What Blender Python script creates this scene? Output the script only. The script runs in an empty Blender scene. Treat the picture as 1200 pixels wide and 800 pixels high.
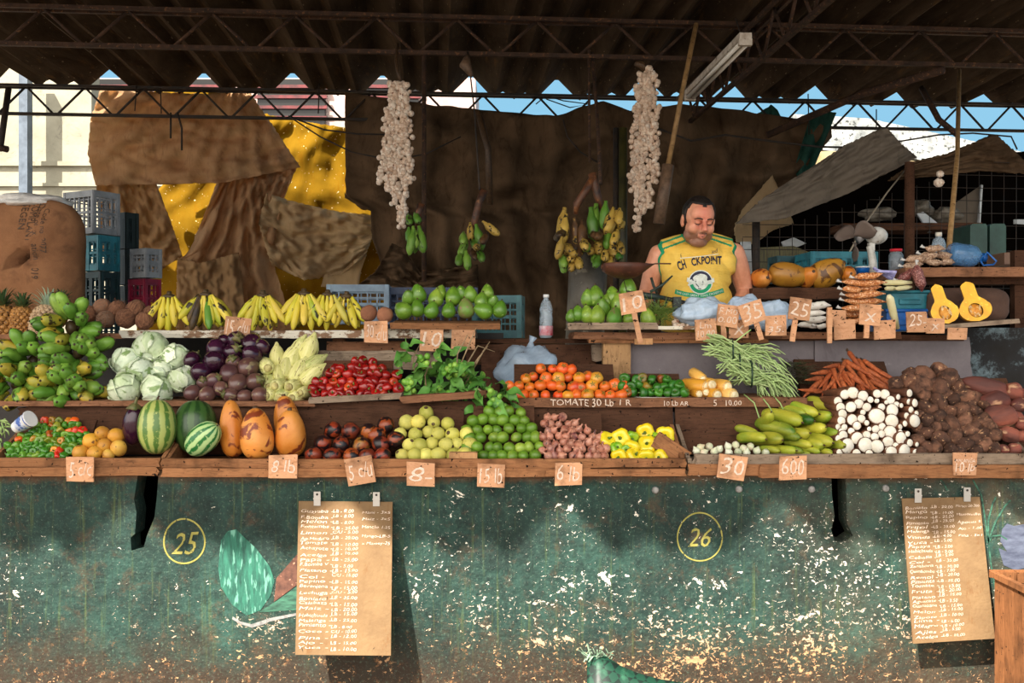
import bpy, bmesh, math, random
from mathutils import Vector, Matrix, Euler, Quaternion, noise, geometry
from mathutils.bvhtree import BVHTree
random.seed(7)
PI = math.pi
SC = bpy.context.scene
COL = SC.collection
F = 1150.0          # focal length in pixels of a 1200 x 800 frame
EYE = 1.5           # camera height

def P(px, py, Y):   # the point at depth Y that the photograph shows at px, py
    return Vector(((px-600)/F*Y, Y, EYE-(py-400)/F*Y))
def S(px, Y):       # a length of px pixels at depth Y
    return px/F*Y
def rnd(a, b): return random.uniform(a, b)
def R(d): return math.radians(d)

# ------------------------------------------------------------------ colours and materials
def hx(s):
    s = s.lstrip('#')
    c = [int(s[i:i+2], 16)/255 for i in (0, 2, 4)]
    return tuple((x/12.92 if x <= .04045 else ((x+.055)/1.055)**2.4) for x in c) + (1,)

class N:            # tiny node-tree writer
    def __init__(s, name):
        s.m = bpy.data.materials.new(name); s.m.use_nodes = True
        s.t = s.m.node_tree; s.b = s.t.nodes['Principled BSDF']; s.out = s.t.nodes['Material Output']
        s.tc = s.t.nodes.new('ShaderNodeTexCoord'); s.oi = None
    def n(s, k, **kw):
        x = s.t.nodes.new('ShaderNode'+k)
        for a, v in kw.items(): setattr(x, a, v)
        return x
    def l(s, a, b): s.t.links.new(a, b)
    def rand(s):
        if not s.oi: s.oi = s.n('ObjectInfo')
        return s.oi.outputs['Random']
    def vec(s, stretch=(1, 1, 1), offset=True):
        mp = s.n('Mapping'); mp.inputs['Scale'].default_value = stretch
        s.l(s.tc.outputs['Object'], mp.inputs['Vector'])
        if offset:
            m = s.n('Math', operation='MULTIPLY'); s.l(s.rand(), m.inputs[0]); m.inputs[1].default_value = 37
            s.l(m.outputs[0], mp.inputs['Location'])
        return mp.outputs[0]
    def noise(s, vec, scale, detail=4, rough=.6, dist=0):
        x = s.n('TexNoise'); x.inputs['Scale'].default_value = scale; x.inputs['Detail'].default_value = detail
        x.inputs['Roughness'].default_value = rough; x.inputs['Distortion'].default_value = dist
        s.l(vec, x.inputs['Vector']); return x.outputs['Fac']
    def ramp(s, fac, stops, mode='LINEAR'):
        x = s.n('ValToRGB'); e = x.color_ramp.elements; x.color_ramp.interpolation = mode
        while len(e) < len(stops): e.new(.5)
        for i, (p, c) in enumerate(stops):
            e[i].position = p; e[i].color = c if not isinstance(c, str) else hx(c)
        s.l(fac, x.inputs[0]); return x.outputs[0]
    def gate(s, fac, lo, hi):   # 0 below lo, 1 above hi
        x = s.n('MapRange'); x.inputs['From Min'].default_value = lo; x.inputs['From Max'].default_value = hi
        x.clamp = True; s.l(fac, x.inputs['Value']); return x.outputs[0]
    def math(s, op, a, b=0.0):
        x = s.n('Math', operation=op)
        for i, q in enumerate((a, b)):
            if isinstance(q, (int, float)): x.inputs[i].default_value = q
            else: s.l(q, x.inputs[i])
        return x.outputs[0]
    def mix(s, fac, a, b, mode='MIX'):
        x = s.n('MixRGB', blend_type=mode)
        for i, q in enumerate((fac, a, b)):
            if isinstance(q, str): q = hx(q)
            if isinstance(q, (int, float)): x.inputs[i].default_value = q
            elif isinstance(q, tuple): x.inputs[i].default_value = q
            else: s.l(q, x.inputs[i])
        return x.outputs[0]
    def sep(s, vec=None):
        x = s.n('SeparateXYZ'); s.l(vec or s.tc.outputs['Object'], x.inputs[0]); return x.outputs
    def bump(s, h, strength, dist=.01):
        x = s.n('Bump'); x.inputs['Strength'].default_value = strength; x.inputs['Distance'].default_value = dist
        s.l(h, x.inputs['Height']); s.l(x.outputs[0], s.b.inputs['Normal']); return x
    def fin(s, col, rough=.6, spec=.4, metal=0):
        if isinstance(col, str): col = hx(col)
        if isinstance(col, tuple): s.b.inputs['Base Color'].default_value = col
        else: s.l(col, s.b.inputs['Base Color'])
        if isinstance(rough, (int, float)): s.b.inputs['Roughness'].default_value = rough
        else: s.l(rough, s.b.inputs['Roughness'])
        s.b.inputs['Specular IOR Level'].default_value = spec; s.b.inputs['Metallic'].default_value = metal
        return s.m

_mc = {}
def mat(name, c1, c2=None, sc=20, c3=None, s3=60, t3=.62, rough=.5, bump=.3, bs=90, var=.25, stretch=(1, 1, 1),
        ramp=None, spec=.4, metal=0, sss=0, trans=0, dist=0, w3=.06):
    """blotched skin: c1/c2 mixed by noise (or each object its own colour off a ramp), c3 spots, small bump"""
    if name in _mc: return _mc[name]
    s = N(name); v = s.vec(stretch)
    f = s.noise(v, sc, 4, .6, dist)
    base = s.ramp(s.rand(), ramp) if ramp else c1
    col = s.mix(s.gate(f, .35, .65), base, c2 or c1) if (c2 or not ramp) else base
    if c3:
        g = s.noise(v, s3, 3, .55, dist); col = s.mix(s.gate(g, t3, t3+w3), col, c3)
    if var:
        k = s.math('ADD', s.math('MULTIPLY', s.math('FRACT', s.math('MULTIPLY', s.rand(), 13.7)), var*1.4), 1-var*.7)
        h = s.n('HueSaturation'); s.l(k, h.inputs['Value']); s.l(col, h.inputs['Color']) if not isinstance(col, (str, tuple)) else None
        if isinstance(col, (str, tuple)): h.inputs['Color'].default_value = hx(col) if isinstance(col, str) else col
        col = h.outputs[0]
    s.fin(col, rough, spec, metal)
    if bump: s.bump(s.noise(s.vec((1, 1, 1)), bs, 3), bump, .004)
    if sss:
        s.b.inputs['Subsurface Weight'].default_value = sss; s.b.inputs['Subsurface Radius'].default_value = (.01, .006, .003)
    if trans:
        s.b.inputs['Transmission Weight'].default_value = trans
    _mc[name] = s.m; return s.m

def wood(name, a, b, c=None, grain=(3, 30, 30), rough=.85, paint=None, pt=.55, ps=9):
    if name in _mc: return _mc[name]
    s = N(name); v = s.vec(grain)
    f = s.noise(v, 3, 6, .7, .6)
    col = s.ramp(f, [(.25, a), (.5, b), (.75, c or a)])
    d = s.noise(s.vec(), 7, 4); col = s.mix(s.math('MULTIPLY', s.gate(d, .5, .7), .6), col, '#2a1a12')
    if paint:
        g = s.noise(s.vec((1, 2, 2)), ps, 6, .75); col = s.mix(s.gate(g, pt, pt+.05), col, paint)
    col = s.mix(s.gate(s.noise(s.vec(), 60, 2), .66, .7), col, '#1c120d')
    k = s.math('ADD', s.math('MULTIPLY', s.rand(), .35), .82)
    h = s.n('HueSaturation'); s.l(k, h.inputs['Value']); s.l(col, h.inputs['Color'])
    s.fin(h.outputs[0], rough, .1)
    s.bump(f, .7, .006); _mc[name] = s.m; return s.m

def plain(name, c, rough=.6, spec=.4, metal=0, alpha=1, trans=0):
    if name in _mc: return _mc[name]
    s = N(name); s.fin(c, rough, spec, metal)
    if alpha < 1: s.b.inputs['Alpha'].default_value = alpha
    if trans: s.b.inputs['Transmission Weight'].default_value = trans; s.b.inputs['IOR'].default_value = 1.4
    _mc[name] = s.m; return s.m

def cloth(name, a, b, trans=.35, spots=None, sc=3, weave=300, holes=0, dirt='#2a1a10', da=.6):
    """a sheet that light comes through from behind"""
    if name in _mc: return _mc[name]
    s = N(name); v = s.vec((1, 1, 1), False)
    f = s.noise(v, sc, 6, .65, .4); col = s.mix(s.gate(f, .35, .68), a, b)
    g = s.noise(s.vec((2.5, 1, .8), False), sc*2.2, 6, .7, 1.0); col = s.mix(s.math('MULTIPLY', s.gate(g, .52, .72), da), col, dirt)
    if spots: col = s.mix(s.gate(s.noise(v, 34, 3, .5), .69, .71), col, spots)
    s.fin(col, .95, .04)
    tr = s.n('BsdfTranslucent'); mx = s.n('MixShader'); mx.inputs[0].default_value = trans
    s.l(col, tr.inputs[0]); s.l(s.b.outputs[0], mx.inputs[1]); s.l(tr.outputs[0], mx.inputs[2]); s.l(mx.outputs[0], s.out.inputs[0])
    s.bump(s.math('ADD', s.noise(s.vec((1.6, 1, .7), False), 3.5, 5, .6, .8), s.math('MULTIPLY', s.noise(v, weave, 2), .06)), .3, .035)
    _mc[name] = s.m; return s.m

def film(name, c, alpha=.45, rough=.25, wrinkle=30):
    """thin plastic bag"""
    if name in _mc: return _mc[name]
    s = N(name); v = s.vec()
    f = s.noise(v, wrinkle, 4, .6, 1.2)
    s.fin(c, rough, .6); s.l(s.math('ADD', s.math('MULTIPLY', s.gate(f, .3, .75), .35), alpha-.12), s.b.inputs['Alpha'])
    s.bump(f, .8, .01); _mc[name] = s.m; return s.m

# ------------------------------------------------------------------ objects
def tag(o, label=None, cat=None, group=None, kind=None):
    if label: o['label'] = label
    if cat: o['category'] = cat
    if group: o['group'] = group
    if kind: o['kind'] = kind
    return o
def empty(name, loc=(0, 0, 0), rot=(0, 0, 0), label=None, cat=None, group=None):
    o = bpy.data.objects.new(name, None); o.empty_display_size = .05; COL.objects.link(o)
    o.location = loc; o.rotation_euler = rot; return tag(o, label, cat, group)
KIDS = {}
def link(name, me, mats, parent=None, smooth=True):
    o = bpy.data.objects.new(name, me); COL.objects.link(o)
    for m in (mats if isinstance(mats, (list, tuple)) else [mats]): me.materials.append(m)
    if smooth: me.polygons.foreach_set('use_smooth', [True]*len(me.polygons))
    if parent: o.parent = parent; KIDS.setdefault(parent.name, []).append(o)
    return o
def copy_tree(o, parent=None):
    c = o.copy(); COL.objects.link(c); c.parent = parent
    if parent: KIDS.setdefault(parent.name, []).append(c)
    for ch in list(KIDS.get(o.name, [])): copy_tree(ch, c)
    return c
used = set()
def spawn(proto, loc, rot=(0, 0, 0), sc=1, label=None, group=None, q=None):
    o = proto
    if proto.name in used: o = copy_tree(proto)
    else: used.add(proto.name)
    o.location = loc
    o.rotation_mode = 'XYZ'
    o.rotation_euler = q.to_euler() if q else rot
    o.scale = (sc, sc, sc) if isinstance(sc, (int, float)) else sc
    if label: o['label'] = label
    if group: o['group'] = group
    elif 'group' in o and label and not group and o is not proto: del o['group']
    return o

class MB:
    def __init__(s): s.v = []; s.f = []; s.m = []
    def add(s, vs, fs, mi=0, M=None):
        b = len(s.v)
        s.v.extend([(M @ Vector(v)) if M else Vector(v) for v in vs])
        for f in fs: s.f.append([b+i for i in f]); s.m.append(mi)
        return s
    def box(s, c, d, rot=(0, 0, 0), mi=0, M=None):
        x, y, z = d[0]/2, d[1]/2, d[2]/2
        vs = [Vector((a*x, b*y, e*z)) for a in (-1, 1) for b in (-1, 1) for e in (-1, 1)]
        E = Matrix.Translation(c) @ Euler(rot).to_matrix().to_4x4()
        if M: E = M @ E
        return s.add(vs, [(0, 1, 3, 2), (4, 6, 7, 5), (0, 4, 5, 1), (2, 3, 7, 6), (0, 2, 6, 4), (1, 5, 7, 3)], mi, E)
    def bar(s, a, b, w, h=None, mi=0, up=(0, 0, 1)):     # square bar from a to b
        a, b = Vector(a), Vector(b); d = b-a; h = h or w
        z = d.normalized(); x = Vector(up).cross(z)
        if x.length < 1e-3: x = Vector((1, 0, 0))
        x.normalize(); y = z.cross(x)
        vs = [p+x*i*w/2+y*j*h/2 for p in (a, b) for i, j in ((-1, -1), (1, -1), (1, 1), (-1, 1))]
        return s.add(vs, [(0, 3, 2, 1), (4, 5, 6, 7), (0, 1, 5, 4), (1, 2, 6, 5), (2, 3, 7, 6), (3, 0, 4, 7)], mi)
    def tube(s, pts, rad, n=8, mi=0, cap=True, tipm=None, sq=None):
        pts = [Vector(p) for p in pts]; k = len(pts)
        if isinstance(rad, (int, float)): rad = [rad]*k
        b = len(s.v); x = None
        for i, p in enumerate(pts):
            t = (pts[min(i+1, k-1)]-pts[max(i-1, 0)]).normalized()
            if x is None:
                x = t.cross(Vector((0, 0, 1)))
                if x.length < .1: x = t.cross(Vector((0, 1, 0)))
            x = (x-t*x.dot(t)).normalized(); y = t.cross(x)
            for j in range(n):
                a = 2*PI*j/n; r = rad[i]*(1 if not sq else 1+sq*math.cos(5*a))
                s.v.append(p+x*math.cos(a)*r+y*math.sin(a)*r)
        for i in range(k-1):
            for j in range(n):
                s.f.append([b+i*n+j, b+i*n+(j+1) % n, b+(i+1)*n+(j+1) % n, b+(i+1)*n+j])
                s.m.append(tipm if tipm is not None and (i >= k-2 or i == 0) else mi)
        if cap:
            s.f.append([b+j for j in range(n)][::-1]); s.m.append(mi if tipm is None else tipm)
            s.f.append([b+(k-1)*n+j for j in range(n)]); s.m.append(mi if tipm is None else tipm)
        return s
    def rev(s, prof, n=16, mi=0, M=None, fn=None):       # profile [(r, z)] about z, fn(angle, z, r) -> r
        vs = []
        for r, z in prof:
            for j in range(n):
                a = 2*PI*j/n; q = fn(a, z, r) if fn else r
                vs.append((q*math.cos(a), q*math.sin(a), z))
        fs = [(i*n+j, i*n+(j+1) % n, (i+1)*n+(j+1) % n, (i+1)*n+j) for i in range(len(prof)-1) for j in range(n)]
        if prof[0][0] > 1e-6: fs.append(tuple(range(n))[::-1])
        if prof[-1][0] > 1e-6: fs.append(tuple((len(prof)-1)*n+j for j in range(n)))
        return s.add(vs, fs, mi, M)
    def ball(s, c, r, n=12, mi=0, M=None, amp=0, fr=3, seed=0, fn=None):
        r = (r, r, r) if isinstance(r, (int, float)) else r
        vs = []; m = max(4, n*2//3)
        for i in range(m+1):
            th = PI*i/m
            for j in range(n):
                a = 2*PI*j/n; d = Vector((math.sin(th)*math.cos(a), math.sin(th)*math.sin(a), -math.cos(th)))
                k = 1+(amp*noise.noise(d*fr+Vector((seed, seed*2.3, 1))) if amp else 0)
                if fn: k *= fn(d)
                vs.append(Vector((d.x*r[0]*k, d.y*r[1]*k, d.z*r[2]*k))+Vector(c))
        fs = [(i*n+j, i*n+(j+1) % n, (i+1)*n+(j+1) % n, (i+1)*n+j) for i in range(m) for j in range(n)]
        return s.add(vs, fs, mi, M)
    def prism(s, loops, th, mi=0, M=None, mi2=None):     # 2D outline (x, z) with holes, from y = 0 back to y = th
        lo = [[Vector((x, z, 0)) for x, z in L] for L in loops]
        tri = geometry.tessellate_polygon(lo); flat = [q for L in lo for q in L]; k = len(flat)
        vs = [(q.x, 0, q.y) for q in flat]+[(q.x, th, q.y) for q in flat]
        fs = []
        for t in tri:
            a, b, c = (flat[i] for i in t)
            if (b-a).cross(c-a).z < 0: t = t[::-1]
            fs.append(tuple(t)); fs.append(tuple(i+k for i in t[::-1]))
        s.add(vs, fs, mi, M); o = 0; base = len(s.v)-2*k
        for L in lo:
            n = len(L)
            for i in range(n):
                a, b = o+i, o+(i+1) % n
                s.f.append([base+b, base+a, base+a+k, base+b+k]); s.m.append(mi if mi2 is None else mi2)
            o += n
        return s
    def mesh(s, name='mesh', weld=True):
        me = bpy.data.meshes.new(name)
        me.from_pydata([tuple(v) for v in s.v], [], s.f)
        me.polygons.foreach_set('material_index', s.m)
        if weld:
            bm = bmesh.new(); bm.from_mesh(me); bmesh.ops.remove_doubles(bm, verts=bm.verts, dist=1e-5)
            bmesh.ops.recalc_face_normals(bm, faces=bm.faces); bm.to_mesh(me); bm.free()
        return me
    def build(s, name, mats, parent=None, smooth=True, loc=None):
        o = link(name, s.mesh(name), mats, parent, smooth)
        if loc is not None: o.location = loc
        return o

def bev(o, w=.003, seg=2):
    m = o.modifiers.new('bevel', 'BEVEL'); m.width = w; m.segments = seg; m.limit_method = 'ANGLE'; m.angle_limit = R(40)
    for p in o.data.polygons: p.use_smooth = False
    return o

def plank(name, c, d, mt, parent=None, rot=(0, 0, 0), rag=.15, seed=0, **kw):
    """a weathered board: long axis x, edges worn and slightly bowed"""
    L, W, H = d; n = max(3, int(L/.06)); mb = MB(); rows = []
    for i in range(n+1):
        x = -L/2+L*i/n; r = []
        for (y, z) in ((-1, -1), (-.6, -1), (.6, -1), (1, -1), (1, .0), (1, 1), (.6, 1), (-.6, 1), (-1, 1), (-1, 0)):
            k = noise.noise(Vector((x*5+seed*7, y*2+seed, z*2)))
            k2 = noise.noise(Vector((x*26+seed*3, y*3, z*3+seed)))
            ex = 0
            if i in (0, n): ex = k2*.02
            r.append(Vector((x+ex, y*W/2*(1+k*rag*.3), z*H/2*(1+k*rag*.4+k2*rag)+.004*noise.noise(Vector((x*1.3, seed, 0))))))
        rows.append(r)
    m = 10; vs = [v for r in rows for v in r]
    fs = [(i*m+j, i*m+(j+1) % m, (i+1)*m+(j+1) % m, (i+1)*m+j) for i in range(n) for j in range(m)]
    fs += [tuple(range(m)), tuple(n*m+j for j in range(m))[::-1]]
    mb.add(vs, fs); o = mb.build(name, mt, parent, smooth=False)
    o.location = c; o.rotation_euler = rot
    return tag(o, **kw) if kw else o

# text drawn with the built-in font, wobbled like handwriting
def text_geo(txt, size, shear=0, wob=.06, offset=0, seed=0, res=2, bold=0):
    cu = bpy.data.curves.new('writing', 'FONT'); cu.body = txt; cu.size = size; cu.shear = shear
    cu.resolution_u = res; cu.offset = bold*size; cu.align_x = 'LEFT'
    o = bpy.data.objects.new('writing', cu); me = o.to_mesh()
    vs = [v.co.copy() for v in me.vertices]; fs = [tuple(p.vertices) for p in me.polygons]
    o.to_mesh_clear(); bpy.data.objects.remove(o); bpy.data.curves.remove(cu)
    for v in vs:
        a = noise.noise(Vector((v.x/size*.9+seed*5.1, v.y/size*1.3, seed))); b = noise.noise(Vector((v.x/size*1.1+9, v.y/size+seed*3.3, 4)))
        v.x += a*wob*size; v.y += b*wob*size*1.6
    return vs, fs
def put_text(mb, txt, size, x, z, y=-.001, shear=0, wob=.12, seed=0, rot=0, width=None, bold=0, mi=0, center=False, M=None):
    vs, fs = text_geo(txt, size, shear, wob, seed=seed, bold=bold)
    if not vs: return
    w = max(v.x for v in vs)-min(v.x for v in vs); k = (width/w) if width else 1
    x0 = min(v.x for v in vs)
    if center: x -= w*k/2
    c, s_ = math.cos(rot), math.sin(rot); out = []
    for v in vs:
        a, b = (v.x-x0)*k, v.y; out.append((x+a*c-b*s_, y, z+a*s_+b*c))
    mb.add(out, fs, mi, M)

def inpoly(x, y, poly):
    r = False; j = len(poly)-1
    for i in range(len(poly)):
        a, b = poly[i], poly[j]
        if (a[1] > y) != (b[1] > y) and x < (b[0]-a[0])*(y-a[1])/(b[1]-a[1])+a[0]: r = not r
        j = i
    return r
# ------------------------------------------------------------------ camera, sky, sun
cam = bpy.data.objects.new('camera', bpy.data.cameras.new('camera')); COL.objects.link(cam)
cam.location = (0, 0, EYE); cam.rotation_euler = (PI/2, 0, 0); cam.data.sensor_width = 36; cam.data.lens = F/1200*36
SC.camera = cam
SC.view_settings.view_transform = 'Standard'; SC.view_settings.look = 'None'; SC.view_settings.gamma = 1
SC.view_settings.use_curve_mapping = False; SC.view_settings.exposure = 0.14
w = bpy.data.worlds.new('sky'); SC.world = w; w.use_nodes = True; wt = w.node_tree
# clear blue low over the far side, bright haze around the high sun behind the viewer
tcw = wt.nodes.new('ShaderNodeTexCoord'); dt = wt.nodes.new('ShaderNodeVectorMath'); dt.operation = 'DOT_PRODUCT'
dt.inputs[1].default_value = Vector((-.35, -.75, .55)).normalized(); wt.links.new(tcw.outputs['Generated'], dt.inputs[0])
mr = wt.nodes.new('ShaderNodeMapRange'); mr.interpolation_type = 'SMOOTHSTEP'; mr.inputs['From Min'].default_value = .2; mr.inputs['From Max'].default_value = .95
wt.links.new(dt.outputs['Value'], mr.inputs['Value'])
mc = wt.nodes.new('ShaderNodeMixRGB'); mc.inputs[1].default_value = (.36, .76, 1.05, 1); mc.inputs[2].default_value = (4.75, 4.45, 4.05, 1)
wt.links.new(mr.outputs[0], mc.inputs[0]); wt.links.new(mc.outputs[0], wt.nodes['Background'].inputs[0])
wt.nodes['Background'].inputs[1].default_value = .74
sun = bpy.data.objects.new('sun', bpy.data.lights.new('sun', 'SUN')); COL.objects.link(sun)
sun.data.energy = 15; sun.data.angle = R(.6); sun.data.color = (1, .93, .82)
sd = Vector((.753, 1, -1.42)).normalized()
sun.rotation_euler = sd.to_track_quat('-Z', 'Y').to_euler(); sun.location = (-6, -8, 12)

# ------------------------------------------------------------------ ground and roof
s = N('street_concrete'); v = s.vec((1, 1, 1), False)
s.fin(s.mix(s.gate(s.noise(v, 1.5, 6), .3, .7), '#6a5f54', '#5a5046'), .9, .2); s.bump(s.noise(v, 40, 4), .4)
g = MB(); g.box((0, 2, -.05), (80, 60, .1)); tag(g.build('floor', s.m, smooth=False), kind='structure')
g = MB(); g.box((1.0, 6.6, .18), (9, 3.2, .36)); tag(g.build('platform', mat('platform_concrete', '#6b6258', '#4d463f', 3, var=0), smooth=False), kind='structure')

TH = R(4.4); EU = Vector((math.cos(TH), math.sin(TH), 0)); EV = Vector((-math.sin(TH), math.cos(TH), 0)); RO = Vector((0, 9.985, 0))
def RP(u, v, z): return RO+EU*u+EV*v+Vector((0, 0, z))
s = N('old_roof_sheet'); v = s.vec((1, .25, 1), False)
c = s.mix(s.gate(s.noise(v, 3, 7, .7, .6), .35, .7), '#56483a', '#32271e')
c = s.mix(s.gate(s.noise(s.vec((3, .4, 1), False), 5, 6, .7), .58, .72), c, '#6b5136')
c = s.mix(s.gate(s.noise(v, 40, 2), .7, .73), c, '#8a7860')
s.fin(c, .95, .03); s.bump(s.noise(v, 30, 5), .5); M_ROOF = s.m
mb = MB(); PER = .904
prof = [(0, .2), (.02, .198), (.215, .0), (.245, -.016), (.30, .04), (.335, .058), (.37, .04), (.4525, -.016)]
prof = prof+[(PER-a, b) for a, b in prof[::-1][1:-1]]+[]
us = []
for k in range(-8, 8):
    for a, b in prof: us.append((-4.03+(k+5)*PER+a-PER, b))
us = [(a-1.0*PER*0, b) for a, b in us if -11 < a < 10]
vn = 26; cols = []
for (u, h) in us:
    # sheets run from a straight front eave at Y = 1.7 to behind the rear truss
    v0 = (1.7-RO.y-u*math.sin(TH))/math.cos(TH); v1 = .18+.04*math.sin(u*3.1)+.05*math.sin(u*1.7+1)
    for i in range(vn+1):
        v_ = v0+(v1-v0)*i/vn
        sag = .012*math.sin(v_*2.1+u)+(.012 if (int((v_+20)/1.9) % 2) else 0)
        cols.append(RP(u, v_, 4.03+h+sag))
n1 = vn+1; fs = [(i*n1+j, (i+1)*n1+j, (i+1)*n1+j+1, i*n1+j+1) for i in range(len(us)-1) for j in range(vn)]
mb.add(cols, fs); ro = mb.build('ceiling', M_ROOF, smooth=False); tag(ro, kind='structure')
m = ro.modifiers.new('thick', 'SOLIDIFY'); m.thickness = .012

M_RUST = mat('rusty_steel', '#4a3222', '#2b1d15', 14, c3='#6e4a2e', s3=40, t3=.6, rough=.8, bump=.5, var=.1)
M_DARKST = mat('dark_painted_steel', '#23211f', '#3a2c22', 14, rough=.7, bump=.3, var=.1)
# trusses: two across, one along
def truss(name, pts_top, drop, web, mt, th, label, skip=()):
    a, b = pts_top; L = (b-a).length; d = (b-a).normalized()
    r = empty(name, a, label=label, cat='roof truss')
    def q(t, z): return d*t+Vector((0, 0, -z))
    for off in (-.045, .045):
        o = Vector((-d.y, d.x, 0))*off
        MB().bar(q(0, 0)+o, q(L, 0)+o, th, th).build('top_chord', mt, r, False)
    MB().bar(q(0, drop), q(L, drop), th*1.25, th*1.1).build('bottom_chord', mt, r, False)
    t = web*.3; i = 0
    while t < L-web:
        for (t0, z0, t1, z1) in ((t, 0, t+web*.47, drop), (t+web*.53, drop, t+web, 0)):
            if i in skip: i += 1; continue
            MB().tube([q(t0, z0), q(t1, z1)], th*.45, 6).build('web_bar', mt, r); i += 1
        t += web
    return r
def on_line(px, Y0, z):  # point over the image column px on a line across the roof that meets X = 0 at Y0
    k = (px-600)/F; Y = Y0/(1-k*math.tan(TH)); return Vector((k*Y, Y, z))
truss('roof_truss', (on_line(-60, 9.985, 4.0), on_line(1260, 9.985, 4.0)), .27, .56, M_DARKST, .026, 'thin dark steel roof truss at the rear, above the hanging tarpaulins')
truss('roof_truss', (on_line(-80, 7.64, 4.0), on_line(1290, 7.64, 4.0)), .27, .62, M_RUST, .03, 'rusty brown roof truss nearest the front, garlic hung below it')
la, lb = RP(1.73, -4.0, 3.97), RP(1.73, -.1, 3.97)
truss('roof_truss', (la, lb), .3, .5, M_RUST, .03, 'roof truss running front to back beside the fluorescent lamp')

# ------------------------------------------------------------------ what lies beyond the stall
s = N('pale_plaster'); v = s.vec((1, 1, 1), False)
c = s.mix(s.gate(s.noise(v, 1.2, 7, .7), .3, .7), '#a39e8c', '#827e6e'); c = s.mix(s.gate(s.noise(v, 4, 8, .8, 1), .56, .72), c, '#5f5b52')
s.fin(c, .9, .2); s.bump(s.noise(v, 12, 5), .4); M_PLAST = s.m
mb = MB(); mb.box((-3.675, 15.2, 2.4), (5.55, .3, 4.8)); mb.box((-8.4, 15.2, 3.6), (3.9, .3, 7.2)); mb.box((-6.4, 15.03, 4.22), (6, .08, .07)); mb.box((-6.4, 15.03, 3.9), (6, .05, .05))
tag(mb.build('wall_rear', M_PLAST, smooth=False), kind='structure')
tag(MB().box((0, 0, 0), (.13, .16, 5.4)).build('post', mat('slate_blue_paint', '#5a6572', '#444e5a', 8, var=0), smooth=False, loc=P(30, 190, 14.7)+Vector((0, 0, -1.2))),
    'slate blue grey upright post against the pale rear wall', 'post')
r = empty('building', (P(300, 95, 19).x, 19, 0), label='far building with dark windows and dark red bars behind the roof edge', cat='building')
MB().box((0, 1, 3.3), (8.5, 2, 6.6)).build('facade', mat('dusty_plaster', '#c9a9a0', '#8f7f78', 2, var=0), r, False)
for k in range(4):
    x = -2.9+k*1.8
    wn = MB().box((x, -.04, 6.1), (1.3, .12, .9)).build('window', plain('window_dark', '#151413', .3), r, False)
    mb = MB()
    for j in range(4): mb.box((x, -.13, 5.8+j*.2), (1.4, .05, .06))
    mb.build('window_bar', mat('dark_red_paint', '#6a2326', '#3c1416', 6, var=0), wn, False)
r = empty('building', (P(1080, 150, 22).x, 22, 0), label='pale ochre building with a sloping weathered parapet beyond the right end', cat='building')
MB().prism([[(-4.2, 0), (5, 0), (5, 4.6), (-.2, 5.55), (-1.5, 5.72), (-3.3, 5.9), (-4.2, 5.6)]], .6).build('facade', mat('ochre_plaster', '#a08f6c', '#84704c', 3, var=0, c3='#8a7a5a', s3=8), r, False)
MB().prism([[(-2.9, 5.75), (-1.5, 5.78), (-.2, 5.6), (5, 4.65), (5, 5.15), (.2, 6.2), (-1.2, 6.5), (-2.9, 6.6)]], .75).build('parapet', mat('weathered_white', '#a5a6a3', '#6d7070', 5, c3='#3b3d3c', s3=12, t3=.58, var=0), r, False)

# ------------------------------------------------------------------ tarpaulins
def edge(pts, n):
    pts = [Vector(p+(0,)) if len(p) == 2 else Vector(p) for p in pts]
    d = [0]
    for a, b in zip(pts, pts[1:]): d.append(d[-1]+(b-a).length)
    out = []
    for i in range(n+1):
        t = d[-1]*i/n; k = 0
        while k < len(pts)-2 and d[k+1] < t: k += 1
        f = (t-d[k])/max(1e-9, d[k+1]-d[k]); out.append(pts[k].lerp(pts[k+1], min(1, f)))
    return out
def tarp(name, top, bottom, Y, mt, label, nu=60, nv=40, folds=7, amp=.09, seed=0, slope=0, crease=0, left=None, right=None, fan=None, cat='tarpaulin', th=.004, parent=None):
    """a hanging sheet between a top and a bottom line (pixels at depth Y), with folds in depth"""
    T = edge(top, nu); B = edge(bottom, nu)
    Lf = edge(left, nv) if left else edge([tuple(T[0][:2]), tuple(B[0][:2])], nv)
    Rt = edge(right, nv) if right else edge([tuple(T[-1][:2]), tuple(B[-1][:2])], nv)
    vs = []
    for j in range(nv+1):
        t = j/nv
        for i in range(nu+1):
            q = i/nu
            p = T[i]*(1-t)+B[i]*t+Lf[j]*(1-q)+Rt[j]*q-(T[0]*(1-q)*(1-t)+T[-1]*q*(1-t)+B[0]*(1-q)*t+B[-1]*q*t)
            a = q
            if fan: a = math.atan2(p.x-fan[0], p.y-fan[1]+1e-3)*1.1
            w_ = math.sin(folds*2*PI*a+1.5*noise.noise(Vector((q*3, t*2, seed))))
            w_ = abs(w_)**.7*(1 if w_ > 0 else -1)
            dy = amp*(.35+.65*abs(noise.noise(Vector((q*4+seed, t*1.3, 3)))*2))*w_
            dy += crease*noise.noise(Vector((q*5+t*4, t*6-q*2, seed+5)))+.5*crease*noise.noise(Vector((q*14, t*13, seed+8)))
            if i in (0, nu) or j in (0, nv):
                p = p+Vector((noise.noise(Vector((q*30, t*30, seed)))*1.6, noise.noise(Vector((q*30, t*30, seed+3)))*1.6, 0))
            y = Y+slope*t+dy
            vs.append(P(p.x, p.y, y))
    n = nu+1; fs = [(j*n+i, j*n+i+1, (j+1)*n+i+1, (j+1)*n+i) for j in range(nv) for i in range(nu)]
    o = MB().add(vs, fs).build(name, mt, parent)
    m = o.modifiers.new('thick', 'SOLIDIFY'); m.thickness = th
    if not parent: tag(o, label, cat)
    return o
T_BROWN = cloth('brown_tarp', '#bf9a74', '#d3b28c', .62, dirt='#7a5030', da=.4)
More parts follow.
